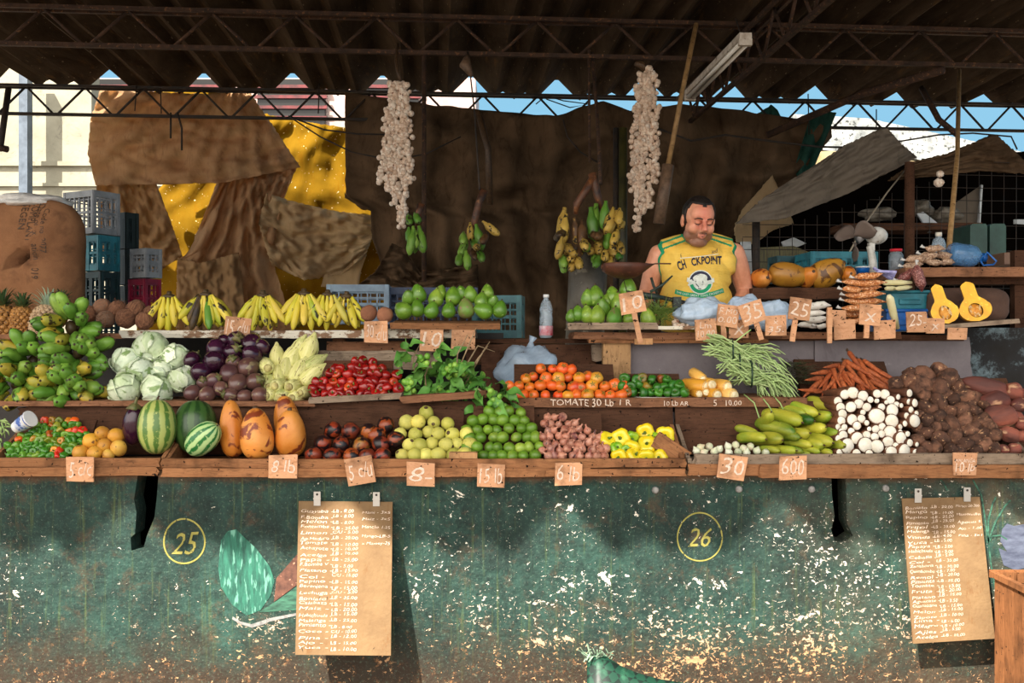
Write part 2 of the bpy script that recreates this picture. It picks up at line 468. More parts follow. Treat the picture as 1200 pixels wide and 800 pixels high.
T_TAN = cloth('tan_tarp', '#d8c09a', '#c4aa84', .6, dirt='#8a7252', da=.25)
T_GREY = cloth('grey_brown_tarp', '#b5946c', '#bf9e76', .6, dirt='#7a6044', da=.25)
T_YEL = cloth('yellow_tarp', '#94701c', '#7f5f12', .45, spots='#fff0c0', sc=2, dirt='#8a5606', da=.5)
T_DARK = cloth('dark_tarp', '#6b5540', '#4a3a2b', .12, dirt='#291c13', sc=2)
T_PEAK = cloth('slate_tarp', '#7d7266', '#72685c', .2, dirt='#3c3834', da=.35)
tarp('tarpaulin', [(286, 128), (340, 140), (420, 152), (430, 160)], [(160, 392), (260, 394), (480, 394)], 10.9, T_YEL, 'bright yellow tarpaulin glowing behind the brown sheets', folds=3, amp=.05, crease=.12, seed=2, left=[(286, 128), (225, 180), (160, 250), (160, 392)], right=[(430, 160), (436, 240), (460, 290), (480, 394)])
tarp('tarpaulin', [(106, 103), (170, 107), (240, 110), (290, 104)], [(112, 217), (190, 216), (262, 214), (352, 196)], 9.98, T_BROWN, 'brown tarpaulin spread under the rear truss at the upper left', folds=5, amp=.06, crease=.10, seed=1, fan=(285, 60), left=[(118, 104), (106, 140), (103, 180), (112, 217)], right=[(290, 104), (318, 145), (352, 196)])
tarp('tarpaulin', [(130, 105), (190, 108), (268, 107)], [(134, 119), (200, 124), (262, 113)], 10.1, T_YEL, 'narrow strip of yellow tarpaulin along the top of the brown one', folds=2, amp=.02, nv=6)
tarp('tarpaulin', [(112, 205), (150, 208), (182, 212)], [(118, 300), (185, 318), (215, 300)], 10.15, T_GREY, 'grey brown cloth flap hanging left of the yellow triangle', folds=2, amp=.05, crease=.15, seed=4, right=[(182, 212), (200, 260), (214, 300)])
tarp('tarpaulin', [(262, 196), (300, 180), (318, 195), (350, 190)], [(208, 388), (260, 390), (345, 388)], 10.2, T_BROWN, 'brown cloth falling in a wide fan right of the yellow triangle', folds=5, amp=.1, crease=.18, seed=6, fan=(285, 170), left=[(262, 196), (240, 250), (222, 295), (208, 305), (208, 388)], right=[(350, 190), (330, 240), (318, 300), (345, 388)])
tarp('tarpaulin', [(208, 302), (235, 308), (258, 302), (280, 296)], [(206, 386), (240, 388), (290, 386)], 10.05, T_GREY, 'grey brown cloth flap low behind the bananas', folds=2, amp=.05, crease=.1, seed=8)
tarp('tarpaulin', [(312, 226), (340, 235), (390, 247), (434, 252)], [(318, 310), (356, 328), (400, 322), (428, 300)], 10.1, T_TAN, 'pale tan cloth slung in a curve under the yellow sheet', folds=2, amp=.06, crease=.2, seed=9, left=[(312, 226), (303, 262), (318, 310)], right=[(434, 252), (440, 268), (428, 300)])
tarp('tarpaulin', [(380, 322), (405, 316), (430, 298)], [(376, 336), (420, 338), (416, 334)], 10.15, T_TAN, 'small pale cloth corner above the grey crate', folds=1, amp=.03, nu=20, nv=10, seed=3)
tarp('tarpaulin', [(404, 108), (500, 122), (600, 132), (650, 136), (706, 118), (740, 130), (800, 122), (860, 128), (940, 140), (972, 135)],
     [(470, 410), (560, 412), (700, 414), (870, 414), (905, 350)], 9.75, T_DARK, 'big dark brown tarpaulin curtain behind the seller', nu=150, nv=60, folds=11, amp=.1, crease=.22, seed=12,
     left=[(404, 108), (405, 230), (434, 246), (436, 280), (450, 320), (470, 410)], right=[(972, 135), (975, 160), (930, 215), (880, 262), (905, 350)])
tarp('tarpaulin', [(418, 250), (440, 262), (470, 300), (560, 310)], [(404, 345), (480, 352), (560, 356)], 9.5, T_DARK, 'dark brown tarpaulin fold crossing low behind the small plantain bunch', folds=3, amp=.08, crease=.15, seed=17, left=[(459, 285), (440, 318), (404, 345)])
tarp('tarpaulin', [(404, 225), (409, 232), (424, 229), (434, 238)], [(404, 232), (412, 236), (424, 246), (434, 247)], 9.9, T_DARK, 'ragged dark corner of cloth over the yellow sheet', folds=1, amp=.02, nu=12, nv=6, seed=5)
# shade cloths at the right end
T_NET = cloth('green_shade_net', '#3d6a5c', '#2a4840', .5, dirt='#1c2c28')
tarp('tarpaulin', [(858, 128), (880, 138), (905, 122), (926, 150)], [(862, 142), (885, 148), (905, 150), (928, 158)], 10.3, T_NET, 'torn green shade net under the roof left of the dark opening', folds=3, amp=.04, nu=24, nv=8)
tarp('tarpaulin', [(950, 134), (965, 130), (980, 132)], [(930, 200), (938, 212), (950, 205)], 9.6, T_NET, 'dark green strip of net hanging along the curtain edge', folds=2, amp=.04, nu=16, nv=30, seed=4)
tarp('tarpaulin', [(940, 203), (990, 170), (1033, 150), (1040, 150)], [(862, 262), (920, 256), (1000, 224), (1075, 184)], 7.3, T_PEAK, 'slate grey tarpaulin pitched to a point over the neighbouring stall', folds=2, amp=.03, crease=.05, seed=21, slope=-.15, left=[(940, 203), (890, 235), (862, 262)], right=[(1040, 150), (1056, 168), (1075, 184)])
tarp('tarpaulin', [(1070, 190), (1110, 180), (1162, 158), (1168, 158)], [(1040, 212), (1100, 206), (1150, 200), (1215, 205)], 7.0, T_DARK, 'dark tarpaulin peak at the far right under the roof', folds=2, amp=.03, crease=.05, seed=23, slope=-.1, right=[(1168, 158), (1190, 178), (1215, 205)])
tarp('tarpaulin', [(905, 205), (870, 245), (862, 262), (860, 268)][::-1]+[], [(862, 284), (885, 286), (905, 270), (930, 262)], 8.2, T_TAN, 'light canvas awning edge right of the seller', folds=1, amp=.03, nu=24, nv=12, seed=25)
# ------------------------------------------------------------------ the painted counter
YC, Y2, Y3 = 4.1, 4.4, 4.75      # fronts of counter, middle shelf, top shelf
def CX(px, Y=YC): return (px-600)/F*Y
def CZ(py, Y=YC): return EYE-(py-400)/F*Y
def px2(pts, Y=YC): return [(CX(x, Y), CZ(y, Y)) for x, y in pts]

s = N('green_painted_plaster'); v = s.vec((1, 1, 1), False); xyz = s.sep()
z = xyz[2]
big = s.noise(v, 2.2, 6, .65)
c = s.mix(s.gate(big, .35, .65), '#172925', '#2a4a41')
c = s.mix(s.math('MULTIPLY', s.gate(s.noise(v, 13, 8, .8), .44, .62), .8), c, '#101d1b')
st = s.noise(s.vec((9, 1, .35), False), 5, 6, .7)                                  # drips
c = s.mix(s.math('MULTIPLY', s.gate(st, .56, .72), .55), c, '#5d6a38')
c = s.mix(s.math('MULTIPLY', s.gate(s.noise(s.vec((16, 1, .5), False), 6, 6, .7), .58, .7), .7), c, '#0e1614')
low = s.math('ADD', s.gate(z, .40, .02), s.math('MULTIPLY', s.math('SUBTRACT', s.noise(v, 4, 7, .75), .5), 1.6))
c = s.mix(s.math('MULTIPLY', s.gate(low, .2, .75), .88), c, '#33251a')
c = s.mix(s.math('MULTIPLY', s.gate(s.noise(v, 22, 7, .8), .57, .66), s.gate(low, .0, .7)), c, '#8f6440')
top = s.math('ADD', s.gate(z, .86, .95), s.math('MULTIPLY', s.math('SUBTRACT', s.noise(v, 9, 5, .7), .5), 1.2))
c = s.mix(s.math('MULTIPLY', s.gate(top, .5, .9), .8), c, '#6a4a32')
right = s.math('MULTIPLY', s.gate(xyz[0], 1.0, 2.0), s.gate(s.noise(v, 3.3, 6, .7), .42, .6))
c = s.mix(s.math('MULTIPLY', right, .6), c, '#5b4a38')
c = s.mix(s.math('MULTIPLY', s.gate(s.noise(v, 7, 8, .8, .4), .54, .66), .7), c, '#4a3a2a')
c = s.mix(s.math('MULTIPLY', s.gate(s.noise(v, 70, 5, .8), .55, .7), .5), c, '#6f8a78')
# flakes: small chips gathered in drifts
dr = s.math('MULTIPLY', s.gate(s.noise(v, 2.6, 3, .6), .36, .64), .085)
hgt = s.math('MULTIPLY', s.gate(z, .95, .35), .055)
lft = s.math('MULTIPLY', s.gate(xyz[0], -1.2, .4), .045)
thr = s.math('SUBTRACT', .735, s.math('ADD', s.math('ADD', dr, hgt), lft))
fl = s.noise(s.vec((1, 1, 1.35), False), 46, 7, .66, .8)
chip = s.gate(s.math('SUBTRACT', fl, thr), .0, .012)
fl2 = s.noise(v, 11, 7, .7, .5)
chip2 = s.gate(s.math('SUBTRACT', fl2, s.math('ADD', thr, .03)), .0, .008)
chipc = s.mix(s.gate(z, .5, .2), '#e6dccd', '#b98f68')
c = s.mix(chip, c, chipc); c = s.mix(chip2, c, chipc)
c = s.mix(s.gate(s.noise(s.vec((1, 1, 6), False), 24, 5, .7, 1.5), .735, .745), c, '#8aa597')
s.fin(c, .75, .3)
s.bump(s.math('SUBTRACT', s.math('MULTIPLY', s.noise(v, 26, 7, .7), .8), s.math('MULTIPLY', chip, .3)), .8, .015)
M_WALL = s.m
M_HOLE = plain('black_hollow', '#0c0a09', .9, .1)  # near-black colour stands in for the dark inside the holes
counter = empty('stall_counter', (0, YC, 0), label='long plastered stall counter painted dark green with flaking numbers 25 and 26', cat='counter')
mb = MB()
L = [(-2.6, 0), (2.6, 0), (2.6, CZ(551)), (-2.6, CZ(551))]
hA = px2([(162, 553), (186, 553), (184, 580), (181, 606), (172, 628), (168, 643), (154, 645), (153, 630), (158, 625), (160, 600), (157, 585)])
hB = px2([(974, 553), (991, 553), (992, 590), (993, 614), (1000, 628), (990, 635), (978, 634), (974, 620), (978, 605), (975, 580)])
mb.prism([L, hA[::-1], hB[::-1]], .11); mb.build('painted_wall', M_WALL, counter, False)
MB().box((0, .62, .46), (5.2, .04, .92)).box((0, .36, CZ(551)-.02), (5.2, .5, .04)).box((-2.58, .36, .46), (.04, .5, .92)).box((2.58, .36, .46), (.04, .5, .92)).build('carcass', M_HOLE, counter, False)
# painted figures on the plaster
M_PY = mat('painted_yellow', '#7f7a3a', '#938c48', 30, c3='#3a3f2a', s3=60, t3=.6, rough=.8, var=0)
M_PT = mat('painted_teal', '#2c6a57', '#173f36', 22, c3='#5f9482', s3=26, t3=.56, rough=.8, var=0, stretch=(2.6, 1, .5))
M_PB = mat('painted_brown', '#6a4638', '#452c24', 30, c3='#c98f74', s3=40, rough=.8, var=0)
M_PG = mat('painted_check_green', '#3f6f5a', '#1a352c', 18, rough=.8, var=0, stretch=(1, 1, 4))
M_PW = mat('painted_white', '#8f8d8a', '#6b6a68', 60, rough=.8, var=0)
M_PP = mat('painted_slate', '#5e6577', '#3d4254', 12, rough=.8, var=0, stretch=(1, 1, 3))
def ring(mb, cx, cy, rx, ry, t):
    n = 56; vs = []
    for i in range(n):
        a = 2*PI*i/n; j = 1+.012*math.sin(3*a+cx)
        for r in (0, t):
            vs.append((CX(cx)+(S(rx, YC)*j-r)*math.cos(a), -.0015, CZ(cy)+(S(ry, YC)*j-r)*math.sin(a)))
    mb.add(vs, [(2*i, 2*((i+1) % n), 2*((i+1) % n)+1, 2*i+1) for i in range(n)])
mb = MB(); ring(mb, 216, 634, 25, 27, .007); put_text(mb, '25', .135, CX(201), CZ(649), -.0015, shear=.35, wob=.05, seed=3, width=S(32, YC)); mb.build('painted_number', M_PY, counter, False)
mb = MB(); ring(mb, 820, 629, 27, 29, .006); put_text(mb, '26', .125, CX(806), CZ(642), -.0015, shear=.3, wob=.05, seed=5, width=S(28, YC)); mb.build('painted_number', M_PY, counter, False)
def painted(name, polys, mt, y=-.001):
    mb = MB()
    for pl in polys: mb.prism([px2(pl)], -.0008, M=Matrix.Translation((0, y, 0)))
    return mb.build(name, mt, counter, False)
painted('painted_squash', [[(259, 633), (267, 622), (277, 620), (286, 629), (300, 642), (316, 663), (322, 680), (317, 698), (305, 715), (289, 721), (272, 708), (259, 687), (256, 666)]], M_PT)
painted('painted_gourd', [[(352, 645), (324, 677), (321, 705), (352, 682)]], M_PB)
painted('painted_melon', [[(321, 706), (352, 684), (352, 714), (325, 716), (303, 717)]], M_PG)
painted('painted_stroke', [[(273, 722), (282, 728), (295, 731), (307, 727), (316, 724), (347, 718), (347, 721), (316, 728), (307, 732), (295, 735), (282, 731), (272, 725)]], M_PW)
for pl in ([(1172, 634), (1174, 620), (1180, 613), (1188, 616), (1200, 614), (1214, 618), (1214, 662), (1190, 668), (1176, 662), (1170, 642), (1180, 646)],):
    painted('painted_cabbage', [pl], M_PP)
mb = MB()
for pl in ([(1158, 634), (1158, 610), (1163, 590), (1167, 582)], [(1158, 634), (1166, 612), (1178, 592), (1184, 586)], [(1158, 634), (1153, 600), (1150, 580), (1140, 562)],
           [(1157, 636), (1163, 628), (1172, 627), (1180, 632)], [(1158, 632), (1161, 660), (1166, 690), (1170, 715)], [(1110, 575), (1106, 566), (1102, 562)]):
    for a, b in zip(pl, pl[1:]):
        mb.bar((CX(a[0]), -.001, CZ(a[1])), (CX(b[0]), -.001, CZ(b[1])), .006, .002, up=(0, 1, 0))
mb.build('painted_stalk', M_PG, counter, False)
# bolts set in the plaster
for (x, y) in ((172, 552), (768, 574), (866, 573), (951, 573), (1038, 572)):
    MB().rev([(0, -.006), (.012, -.006), (.016, 0)], 10, M=Matrix.Translation((CX(x), 0, CZ(y))) @ Matrix.Rotation(PI/2, 4, 'X').inverted()).build('plaster_patch', M_PW, counter)

# ------------------------------------------------------------------ trays and shelves
W_A = wood('weathered_wood', '#5d4030', '#8c6248', '#3e2a20')
W_RED = wood('reddish_wood', '#74492f', '#986a48', '#4a2e20')
W_GREY = wood('grey_wood', '#7a6a5e', '#95826f', '#54463c')
W_DARK = wood('dark_wood', '#3c2a20', '#54392a', '#261a14')
W_WHITE = wood('flaking_white_wood', '#6e5747', '#8a6c55', '#463429', paint='#cfc8b8', pt=.47, ps=7)
W_TAN = wood('plywood_tan', '#b98459', '#c99a6c', '#8f6040', grain=(12, 12, 3))
s = N('grey_sheet_metal'); v = s.vec((1, 1, 1), False)
c = s.mix(s.gate(s.noise(v, 6, 7, .75), .3, .7), '#645c60', '#787072'); c = s.mix(s.gate(s.noise(v, 3, 5, .7, .5), .55, .7), c, '#4a3c3e'); c = s.mix(s.gate(s.noise(v, 12, 7, .8), .62, .68), c, '#a39c9c')
s.fin(c, .7, .35); s.bump(s.noise(v, 14, 6), .5); M_SHEET = s.m
s = N('dark_mottled_plaster'); v = s.vec((1, 1, 1), False)
c = s.mix(s.gate(s.noise(v, 5, 8, .8), .5, .62), '#2a2a2b', '#6e7f86'); c = s.mix(s.gate(s.noise(v, 2.5, 4), .45, .55), '#262422', c)
s.fin(c, .85, .2); s.bump(s.noise(v, 20, 6), .6); M_MOTT = s.m
def tray(label, x0, x1, rows, mt, mt2=None, slope=None, name='display_tray'):
    r = empty(name, (CX((x0+x1)/2), YC, CZ(548)), label=label, cat='tray'); cx, cz = r.location.x, r.location.z
    for i, (y0, y1, a, b) in enumerate(rows):
        w_ = S(b-a, YC); h = S(y1-y0, YC)
        plank('front_board', (CX((a+b)/2)-cx, -.012*i-.013, CZ((y0+y1)/2)-cz), (w_, .022, h), mt if i == 0 else (mt2 or mt), r, seed=i+x0*.1)
    W = S(x1-x0, YC)
    MB().box((0, .17, CZ(547)-cz), (W, .3, .018)).build('bottom_board', mt, r, False)
    MB().box((0, .31, CZ(513)-cz+.015), (W, .016, .24), (-.22, 0, 0)).build('sloping_board', W_DARK, r, False)
    for e in (-1, 1): MB().prism([[(0, CZ(550)-cz), (.03, CZ(550)-cz), (.34, CZ(550)-cz), (.34, CZ(500)-cz), (.03, CZ(537)-cz), (0, CZ(537)-cz)]], .016, M=Matrix.Translation((e*(W/2-.008)+.008, 0, 0)) @ Matrix.Rotation(PI/2, 4, 'Z')).build('end_board', mt, r, False)
    return r
tray('left display tray of pale reddish boards holding small chillies', -14, 190, [(536, 546, -14, 190), (546, 556, -14, 187)], W_RED)
tray('long middle display tray with watermelons, guavas, limes and onions', 192, 803, [(537, 547, 193, 802), (547, 557, 193, 690), (548, 556, 640, 800)], W_RED)
tray('right display tray with rough battered front boards', 806, 1216, [(531, 543, 812, 1216), (543, 556, 806, 900), (543, 558, 888, 1216)], W_GREY, W_RED)
tag(plank('splintered_board', P(786, 526, 4.18), (.16, .02, .07), W_RED, rot=(0, .6, 0), label='broken board end leaning at the right end of the middle tray', cat='board'), None)
tag(MB().box((0, 0, 0), (S(33, 4.1), .05, S(9, 4.1))).build('wood_block', W_TAN, smooth=False, loc=P(543, 534, 4.125)), 'pale wood block wedged in the tray between guavas and limes', 'block')

def shelf(label, x0, x1, y0, y1, Y, mt, depth=.3, tilt=0, bottom=None, name='shelf_board', th=None, seed=1):
    c = P((x0+x1)/2, (y0+y1)/2, Y); c.y += depth/2
    o = plank(name, c, (S(x1-x0, Y), depth, S(y1-y0, Y)), mt, rot=(0, tilt, 0), seed=seed)
    return tag(o, label, 'shelf board')
# middle tier
shelf('middle tier shelf board under the green plantains', -14, 128, 470, 476, Y2, W_A, .36, seed=1)
shelf('middle tier shelf board under cabbages and eggplants', 118, 368, 470, 476, Y2, W_A, .36, seed=2)
shelf('sagging shelf board under the red peppers', 362, 470, 463, 470, Y2-.01, W_GREY, .36, tilt=-.05, seed=3)
shelf('shelf board under the leafy fruit branches, tilted up to the right', 470, 575, 461, 469, Y2-.03, W_A, .36, tilt=-.07, seed=4)
shelf('middle tier shelf board with chalked tomato price', 583, 946, 466, 477, Y2, W_A, .36, seed=5)
shelf('lower back board below the middle tier on the left', 20, 470, 478, 486, Y2+.02, W_DARK, .1, seed=6)
mb = MB(); put_text(mb, 'TOMATE 30 Lb', .046, CX(645, Y2), CZ(475.5, Y2), 0, width=S(74, Y2), seed=2); put_text(mb, '1 R', .04, CX(726, Y2), CZ(475, Y2), 0, seed=4); put_text(mb, '10 Lb AR', .03, CX(778, Y2), CZ(475, Y2), 0, seed=6)
put_text(mb, '5   10.00', .036, CX(836, Y2), CZ(475, Y2), 0, seed=7)
o = mb.build('chalk_writing', mat('chalk_white', '#e2d2c4', '#c9ae98', 90, rough=.9, var=0), None, False, loc=(0, Y2-.005, 0)); tag(o, 'white chalk writing of the tomato price along the shelf edge', 'writing')
# sheets that close the back of each tier
def panel(label, pts, Y, mt, th=.02, name='back_panel', cat='panel'):
    return tag(MB().prism([px2(pts, Y)], th).build(name, mt, None, False, loc=(0, Y, 0)), label, cat)
panel('mottled grey sheet closing the back behind peppers and beans', [(739, 397), (960, 397), (960, 470), (739, 470)], 4.82, M_SHEET)
panel('grey sheet with torn right edge behind carrots and taro', [(955, 398), (1050, 397), (1136, 395), (1138, 412), (1137, 425), (1141, 447), (1141, 530), (955, 530)], 4.80, M_SHEET)
panel('lower grey sheet behind the onions and small white onions', [(612, 483), (962, 483), (962, 532), (612, 532)], 4.46, M_SHEET)
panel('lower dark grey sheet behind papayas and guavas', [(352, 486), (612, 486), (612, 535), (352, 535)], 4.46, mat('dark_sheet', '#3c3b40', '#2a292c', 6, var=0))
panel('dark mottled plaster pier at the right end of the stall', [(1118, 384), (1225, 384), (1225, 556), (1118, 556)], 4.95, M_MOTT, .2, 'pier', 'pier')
panel('dark wall of the store behind the left shelves', [(-20, 390), (590, 390), (590, 552), (-20, 552)], 5.2, mat('soot_wall', '#231b15', '#15110e', 4, var=0), .03)  # near-black colour puts the shade of the gaps into the wall
panel('shadowed board closing the gap beneath the bottle', [(560, 410), (745, 410), (745, 552), (560, 552)], 5.3, mat('soot_wall', '#231b15'), .03)  # same near-black colour, painted shade filling the gap
# top tier
shelf('flaking white painted shelf edge under the banana hands', 138, 432, 387, 396, Y3, W_WHITE, .34, seed=11)
shelf('brown top tier board under the pineapples', -14, 142, 391, 397, Y3, W_A, .34, seed=12)
shelf('flaking white shelf edge under the avocado board', 424, 556, 385, 396, Y3, W_WHITE, .34, seed=13)
shelf('top tier board carrying the dark ledge with the water bottle', 552, 692, 397, 402, Y3+.25, W_DARK, .4, seed=14)
tag(plank('board', P(622, 415, Y3+.2), (S(150, Y3+.2), .03, S(24, Y3)), W_DARK, seed=31), 'wide dark brown board under the water bottle ledge', 'board')
tag(plank('board', P(430, 410, Y3+.1), (S(95, Y3+.1), .03, S(20, Y3)), W_A, seed=32), 'rough brown board under the shelf above the red peppers', 'board')
tag(plank('board', P(440, 422, Y3+.02), (S(150, Y3), .03, S(22, Y3)), W_GREY, seed=35), 'grey weathered board behind the red peppers', 'board')
tag(plank('board', P(710, 413, Y3+.16), (S(30, Y3+.1), .03, S(20, Y3)), W_GREY, seed=36), 'short grey board beside the tan post', 'board')
tag(MB().box((0, 0, 0), (S(32, 4.8), .08, S(78, 4.8))).build('post', wood('tan_post_wood', '#9a7752', '#b08a62', '#6f543b', grain=(30, 30, 3)), smooth=False, loc=P(722, 435, 4.82)), 'tan wooden post carrying the avocado table', 'post')
tag(MB().box((0, 0, 0), (S(22, 4.8), .08, S(70, 4.8))).build('post', W_DARK, smooth=False, loc=P(575, 440, 4.95)), 'short dark post left of the plastic bag', 'post')
tag(MB().box((0, 0, 0), (.06, .06, S(62, 4.8))).build('post', W_A, smooth=False, loc=P(398, 425, 4.9)), 'short brown post behind the corn ears', 'post')
shelf('rough table edge under avocados, garlic and plastic bags', 672, 1056, 389, 397, Y3, W_A, .3, seed=15)
shelf('lower splintered batten of the avocado table', 690, 900, 396, 402, Y3+.01, W_RED, .06, seed=16)
shelf('thin dark batten below the price signs at the right', 860, 1130, 392, 399, Y3+.04, W_DARK, .2, seed=17)
shelf('dark board shelf carrying the row of papayas', 882, 1000, 337, 350, 5.05, W_DARK, .34, seed=18)
shelf('upper right shelf of thick brown wood carrying jug and bags', 1062, 1216, 313, 324, 4.95, W_A, .42, seed=19)
shelf('underside beam of the upper right shelf', 1080, 1216, 324, 333, 5.05, W_DARK, .1, seed=20)
o = plank('shelf_board', P(1142, 380, 4.66)+Vector((0, .07, 0)), (S(104, 4.66), .16, S(5, 4.66)), W_GREY, rot=(0, -.075, 0), seed=21); tag(o, 'narrow tilted shelf board under the cut squash halves', 'shelf board')
tag(MB().box((0, 0, 0), (.05, .05, .5)).build('post', W_DARK, smooth=False, loc=P(1192, 350, 5.1)), 'dark wooden post under the upper right shelf', 'post')
# avocado boards
o = plank('avocado_board', P(522, 380, 4.72)+Vector((0, .1, 0)), (S(128, 4.72), .26, S(7, 4.72)), W_RED, rot=(R(4), 0, 0), seed=23); tag(o, 'reddish board under the avocado heap on the left', 'board')
o = plank('avocado_tray', P(718, 382, 4.72)+Vector((0, .1, 0)), (S(104, 4.72), .24, S(8, 4.72)), W_GREY, seed=24); tag(o, 'pale rounded board under the avocados beside the seller', 'board')
o = plank('garlic_board', P(794, 384, 4.72)+Vector((0, .08, 0)), (S(48, 4.72), .2, S(4, 4.72)), W_WHITE, seed=25); tag(o, 'pale slat under the loose garlic cloves', 'board')
# ------------------------------------------------------------------ produce: one of each kind
FAR = Vector((0, 0, 0))
def single(name, mb, mats, cat, label='', smooth=True):
    o = mb.build(name, mats, None, smooth); tag(o, label, cat); return o
def rooted(name, cat, label=''):
    return empty(name, label=label or name, cat=cat)
M_STEM = mat('green_stem', '#5d7a32', '#4a5f28', 60, var=.2)
M_DRYSTEM = mat('dry_stem', '#5b432c', '#3c2b1c', 60, var=.2)

def k_lime(i):
    mb = MB().ball((0, 0, 0), (.0255, .0255, .0275), 14, fn=lambda d: 1+.10*max(0, abs(d.z)-.93)/.07)
    return single('lime', mb, mat('lime_skin', '', ramp=[(0, '#3a5a16'), (.4, '#587f20'), (.75, '#7a9a2e'), (1, '#a0b246')], c2='#5c8020', sc=18, c3='#a8bf58', s3=25, t3=.68, rough=.32, bump=.25, bs=400, spec=.5, var=.2), 'lime')
def k_guava(i):
    mb = MB().ball((0, 0, 0), (.031, .031, .032), 16, amp=.07, fr=2, seed=i)
    mb.rev([(.006, -.003), (.009, .0), (.005, .003), (0, .001)], 8, 1, Matrix.Translation((0, 0, .031)))
    return single('guava', mb, [mat('guava_skin', '', ramp=[(0, '#9fa03a'), (.35, '#c3bb55'), (.75, '#d8cf6c'), (1, '#dcc04c')], c2='#b9b558', sc=30, c3='#5b4a22', s3=90, t3=.66, rough=.55, bump=.35, bs=160), M_DRYSTEM], 'guava')
def k_ripemango(i):
    mb = MB().ball((0, 0, 0), (.036, .034, .038), 18, amp=.05, fr=1.5, seed=i)
    return single('mango', mb, mat('dark_mango_skin', '', ramp=[(0, '#5a1a12'), (.3, '#8a2c18'), (.55, '#4a1f1c'), (.8, '#a8521a'), (1, '#6f6a24')], c2='#8a3a1a', sc=16, c3='#1d1012', s3=26, t3=.47, w3=.05, rough=.35, spec=.5, bump=.15, dist=.6, var=.2), 'mango')
def k_onion(i):
    pf = [(0, -.019), (.008, -.0185), (.015, -.013), (.0195, -.003), (.0185, .006), (.012, .013), (.006, .018), (.0035, .025), (.0045, .032), (0, .033)]
    mb = MB().rev(pf, 12, fn=lambda a, z, r: r*(1+.05*math.sin(5*a+i)))
    mb.tube([(0, 0, -.018), (.003, 0, -.024)], .002, 5)
    return single('onion', mb, mat('onion_skin', '', ramp=[(0, '#74382f'), (.4, '#9a5a48'), (.75, '#b87a64'), (1, '#5f2a38')], c2='#c08a72', sc=40, c3='#4f2422', s3=60, t3=.62, rough=.38, spec=.5, stretch=(1, 1, .25), bump=.2), 'onion')
def pepper(name, r, h, lobes, skin, label, i, stem=True, flat=.3, squat=1):
    pf = [(0, h*.36), (r*.35, h*.42), (r*.75, h*.5), (r, h*.3), (r*.98, 0), (r*.8, -h*.32), (r*.5, -h*.48), (r*.2, -h*.46), (0, -h*.4)][::-1]
    mb = MB().rev(pf, 20, fn=lambda a, z, q: q*(1+flat*.4*abs(math.cos(lobes*a/2+i)))*(1+.05*noise.noise(Vector((math.cos(a)*2, math.sin(a)*2, z/h*3+i)))))
    r_ = rooted(name, 'pepper', label)
    mb.build('flesh', skin, r_)
    MB().tube([(0, 0, h*.34), (0, r*.05, h*.5), (r*.12, r*.1, h*.72)], [r*.28, r*.12, r*.1], 7).build('stem', M_STEM, r_)
    return r_
M_YP = mat('yellow_pepper_skin', '', ramp=[(0, '#e8b90c'), (.6, '#f0c814'), (1, '#d8c020')], c2='#e0d02c', rough=.22, spec=.6, bump=.05, var=.12)
M_GP = mat('green_pepper_skin', '', ramp=[(0, '#5b9a1c'), (1, '#7cb82a')], c2='#a4c030', rough=.22, spec=.6, bump=.05, var=.15)
M_CH = mat('chilli_skin', '', ramp=[(0, '#346f1a'), (.45, '#4c8424'), (.62, '#729430'), (.68, '#d8701c'), (.78, '#c8261a'), (.9, '#3f7a1c'), (1, '#d88a1e')], rough=.25, spec=.55, bump=.1, var=.2)
M_RP = mat('red_pepper_skin', '', ramp=[(0, '#8a120f'), (.4, '#b01a14'), (.7, '#6a0f10'), (.88, '#c8481c'), (1, '#a81a16')], c2='#7a1210', sc=30, rough=.2, spec=.6, bump=.05, var=.25)
M_DG = mat('dark_green_pepper_skin', '', ramp=[(0, '#24581a'), (.5, '#3f7f22'), (.75, '#5f9a2c'), (.82, '#8a3a1c'), (.9, '#a82a18'), (1, '#4a8a26')], c2='#2c6018', rough=.3, spec=.5, bump=.1, var=.25)
def k_tomato(i):
    r_ = rooted('tomato', 'tomato')
    MB().ball((0, 0, 0), (.0275, .0275, .024), 18, fn=lambda d: 1+.05*math.cos(5*math.atan2(d.y, d.x))*(1-abs(d.z))-.12*max(0, d.z-.85)/.15).build('flesh',
        mat('tomato_skin', '', ramp=[(0, '#c8301a'), (.35, '#d8501c'), (.6, '#d8761f'), (.8, '#b83020'), (.93, '#d8a02c'), (1, '#b8b048')], c2='#d86a24', sc=18, rough=.28, spec=.5, bump=.08, var=.15), r_)
    mb = MB()
    for k in range(5):
        a = k*2*PI/5; mb.add([(0, 0, .021), (.006*math.cos(a+.4), .006*math.sin(a+.4), .0225), (.015*math.cos(a), .015*math.sin(a), .0215), (.006*math.cos(a-.4), .006*math.sin(a-.4), .0225)], [(0, 1, 2, 3)])
    mb.build('calyx', M_STEM, r_); return r_
def k_eggplant(i):
    r_ = rooted('eggplant', 'eggplant')
    MB().ball((0, 0, 0), (.043, .043, .056), 20, fn=lambda d: 1-.12*max(0, d.z)**2+.03*noise.noise(d*2+Vector((i, 0, 0)))).build('flesh',
        mat('eggplant_skin%d' % (i % 2), ['#2a1020', '#4a2c30'][i % 2], ['#3c1630', '#6b4a40'][i % 2], 9, c3=['#4a2034', '#8a7a5c'][i % 2], s3=30, t3=.62, rough=.18 if i % 2 == 0 else .3, spec=.6, bump=.05, stretch=(1, 1, .3), var=.3), r_)
    mb = MB(); mb.tube([(0, 0, .045), (.002, 0, .06), (.008, 0, .075)], [.012, .006, .005], 8)
    mb.rev([(.026, .043), (.018, .051), (.008, .058)], 12, fn=lambda a, z, r: r*(1+.35*math.cos(5*a)))
    mb.build('calyx', mat('eggplant_calyx', '#4b5a2c', '#6a5a38', 40), r_); return r_
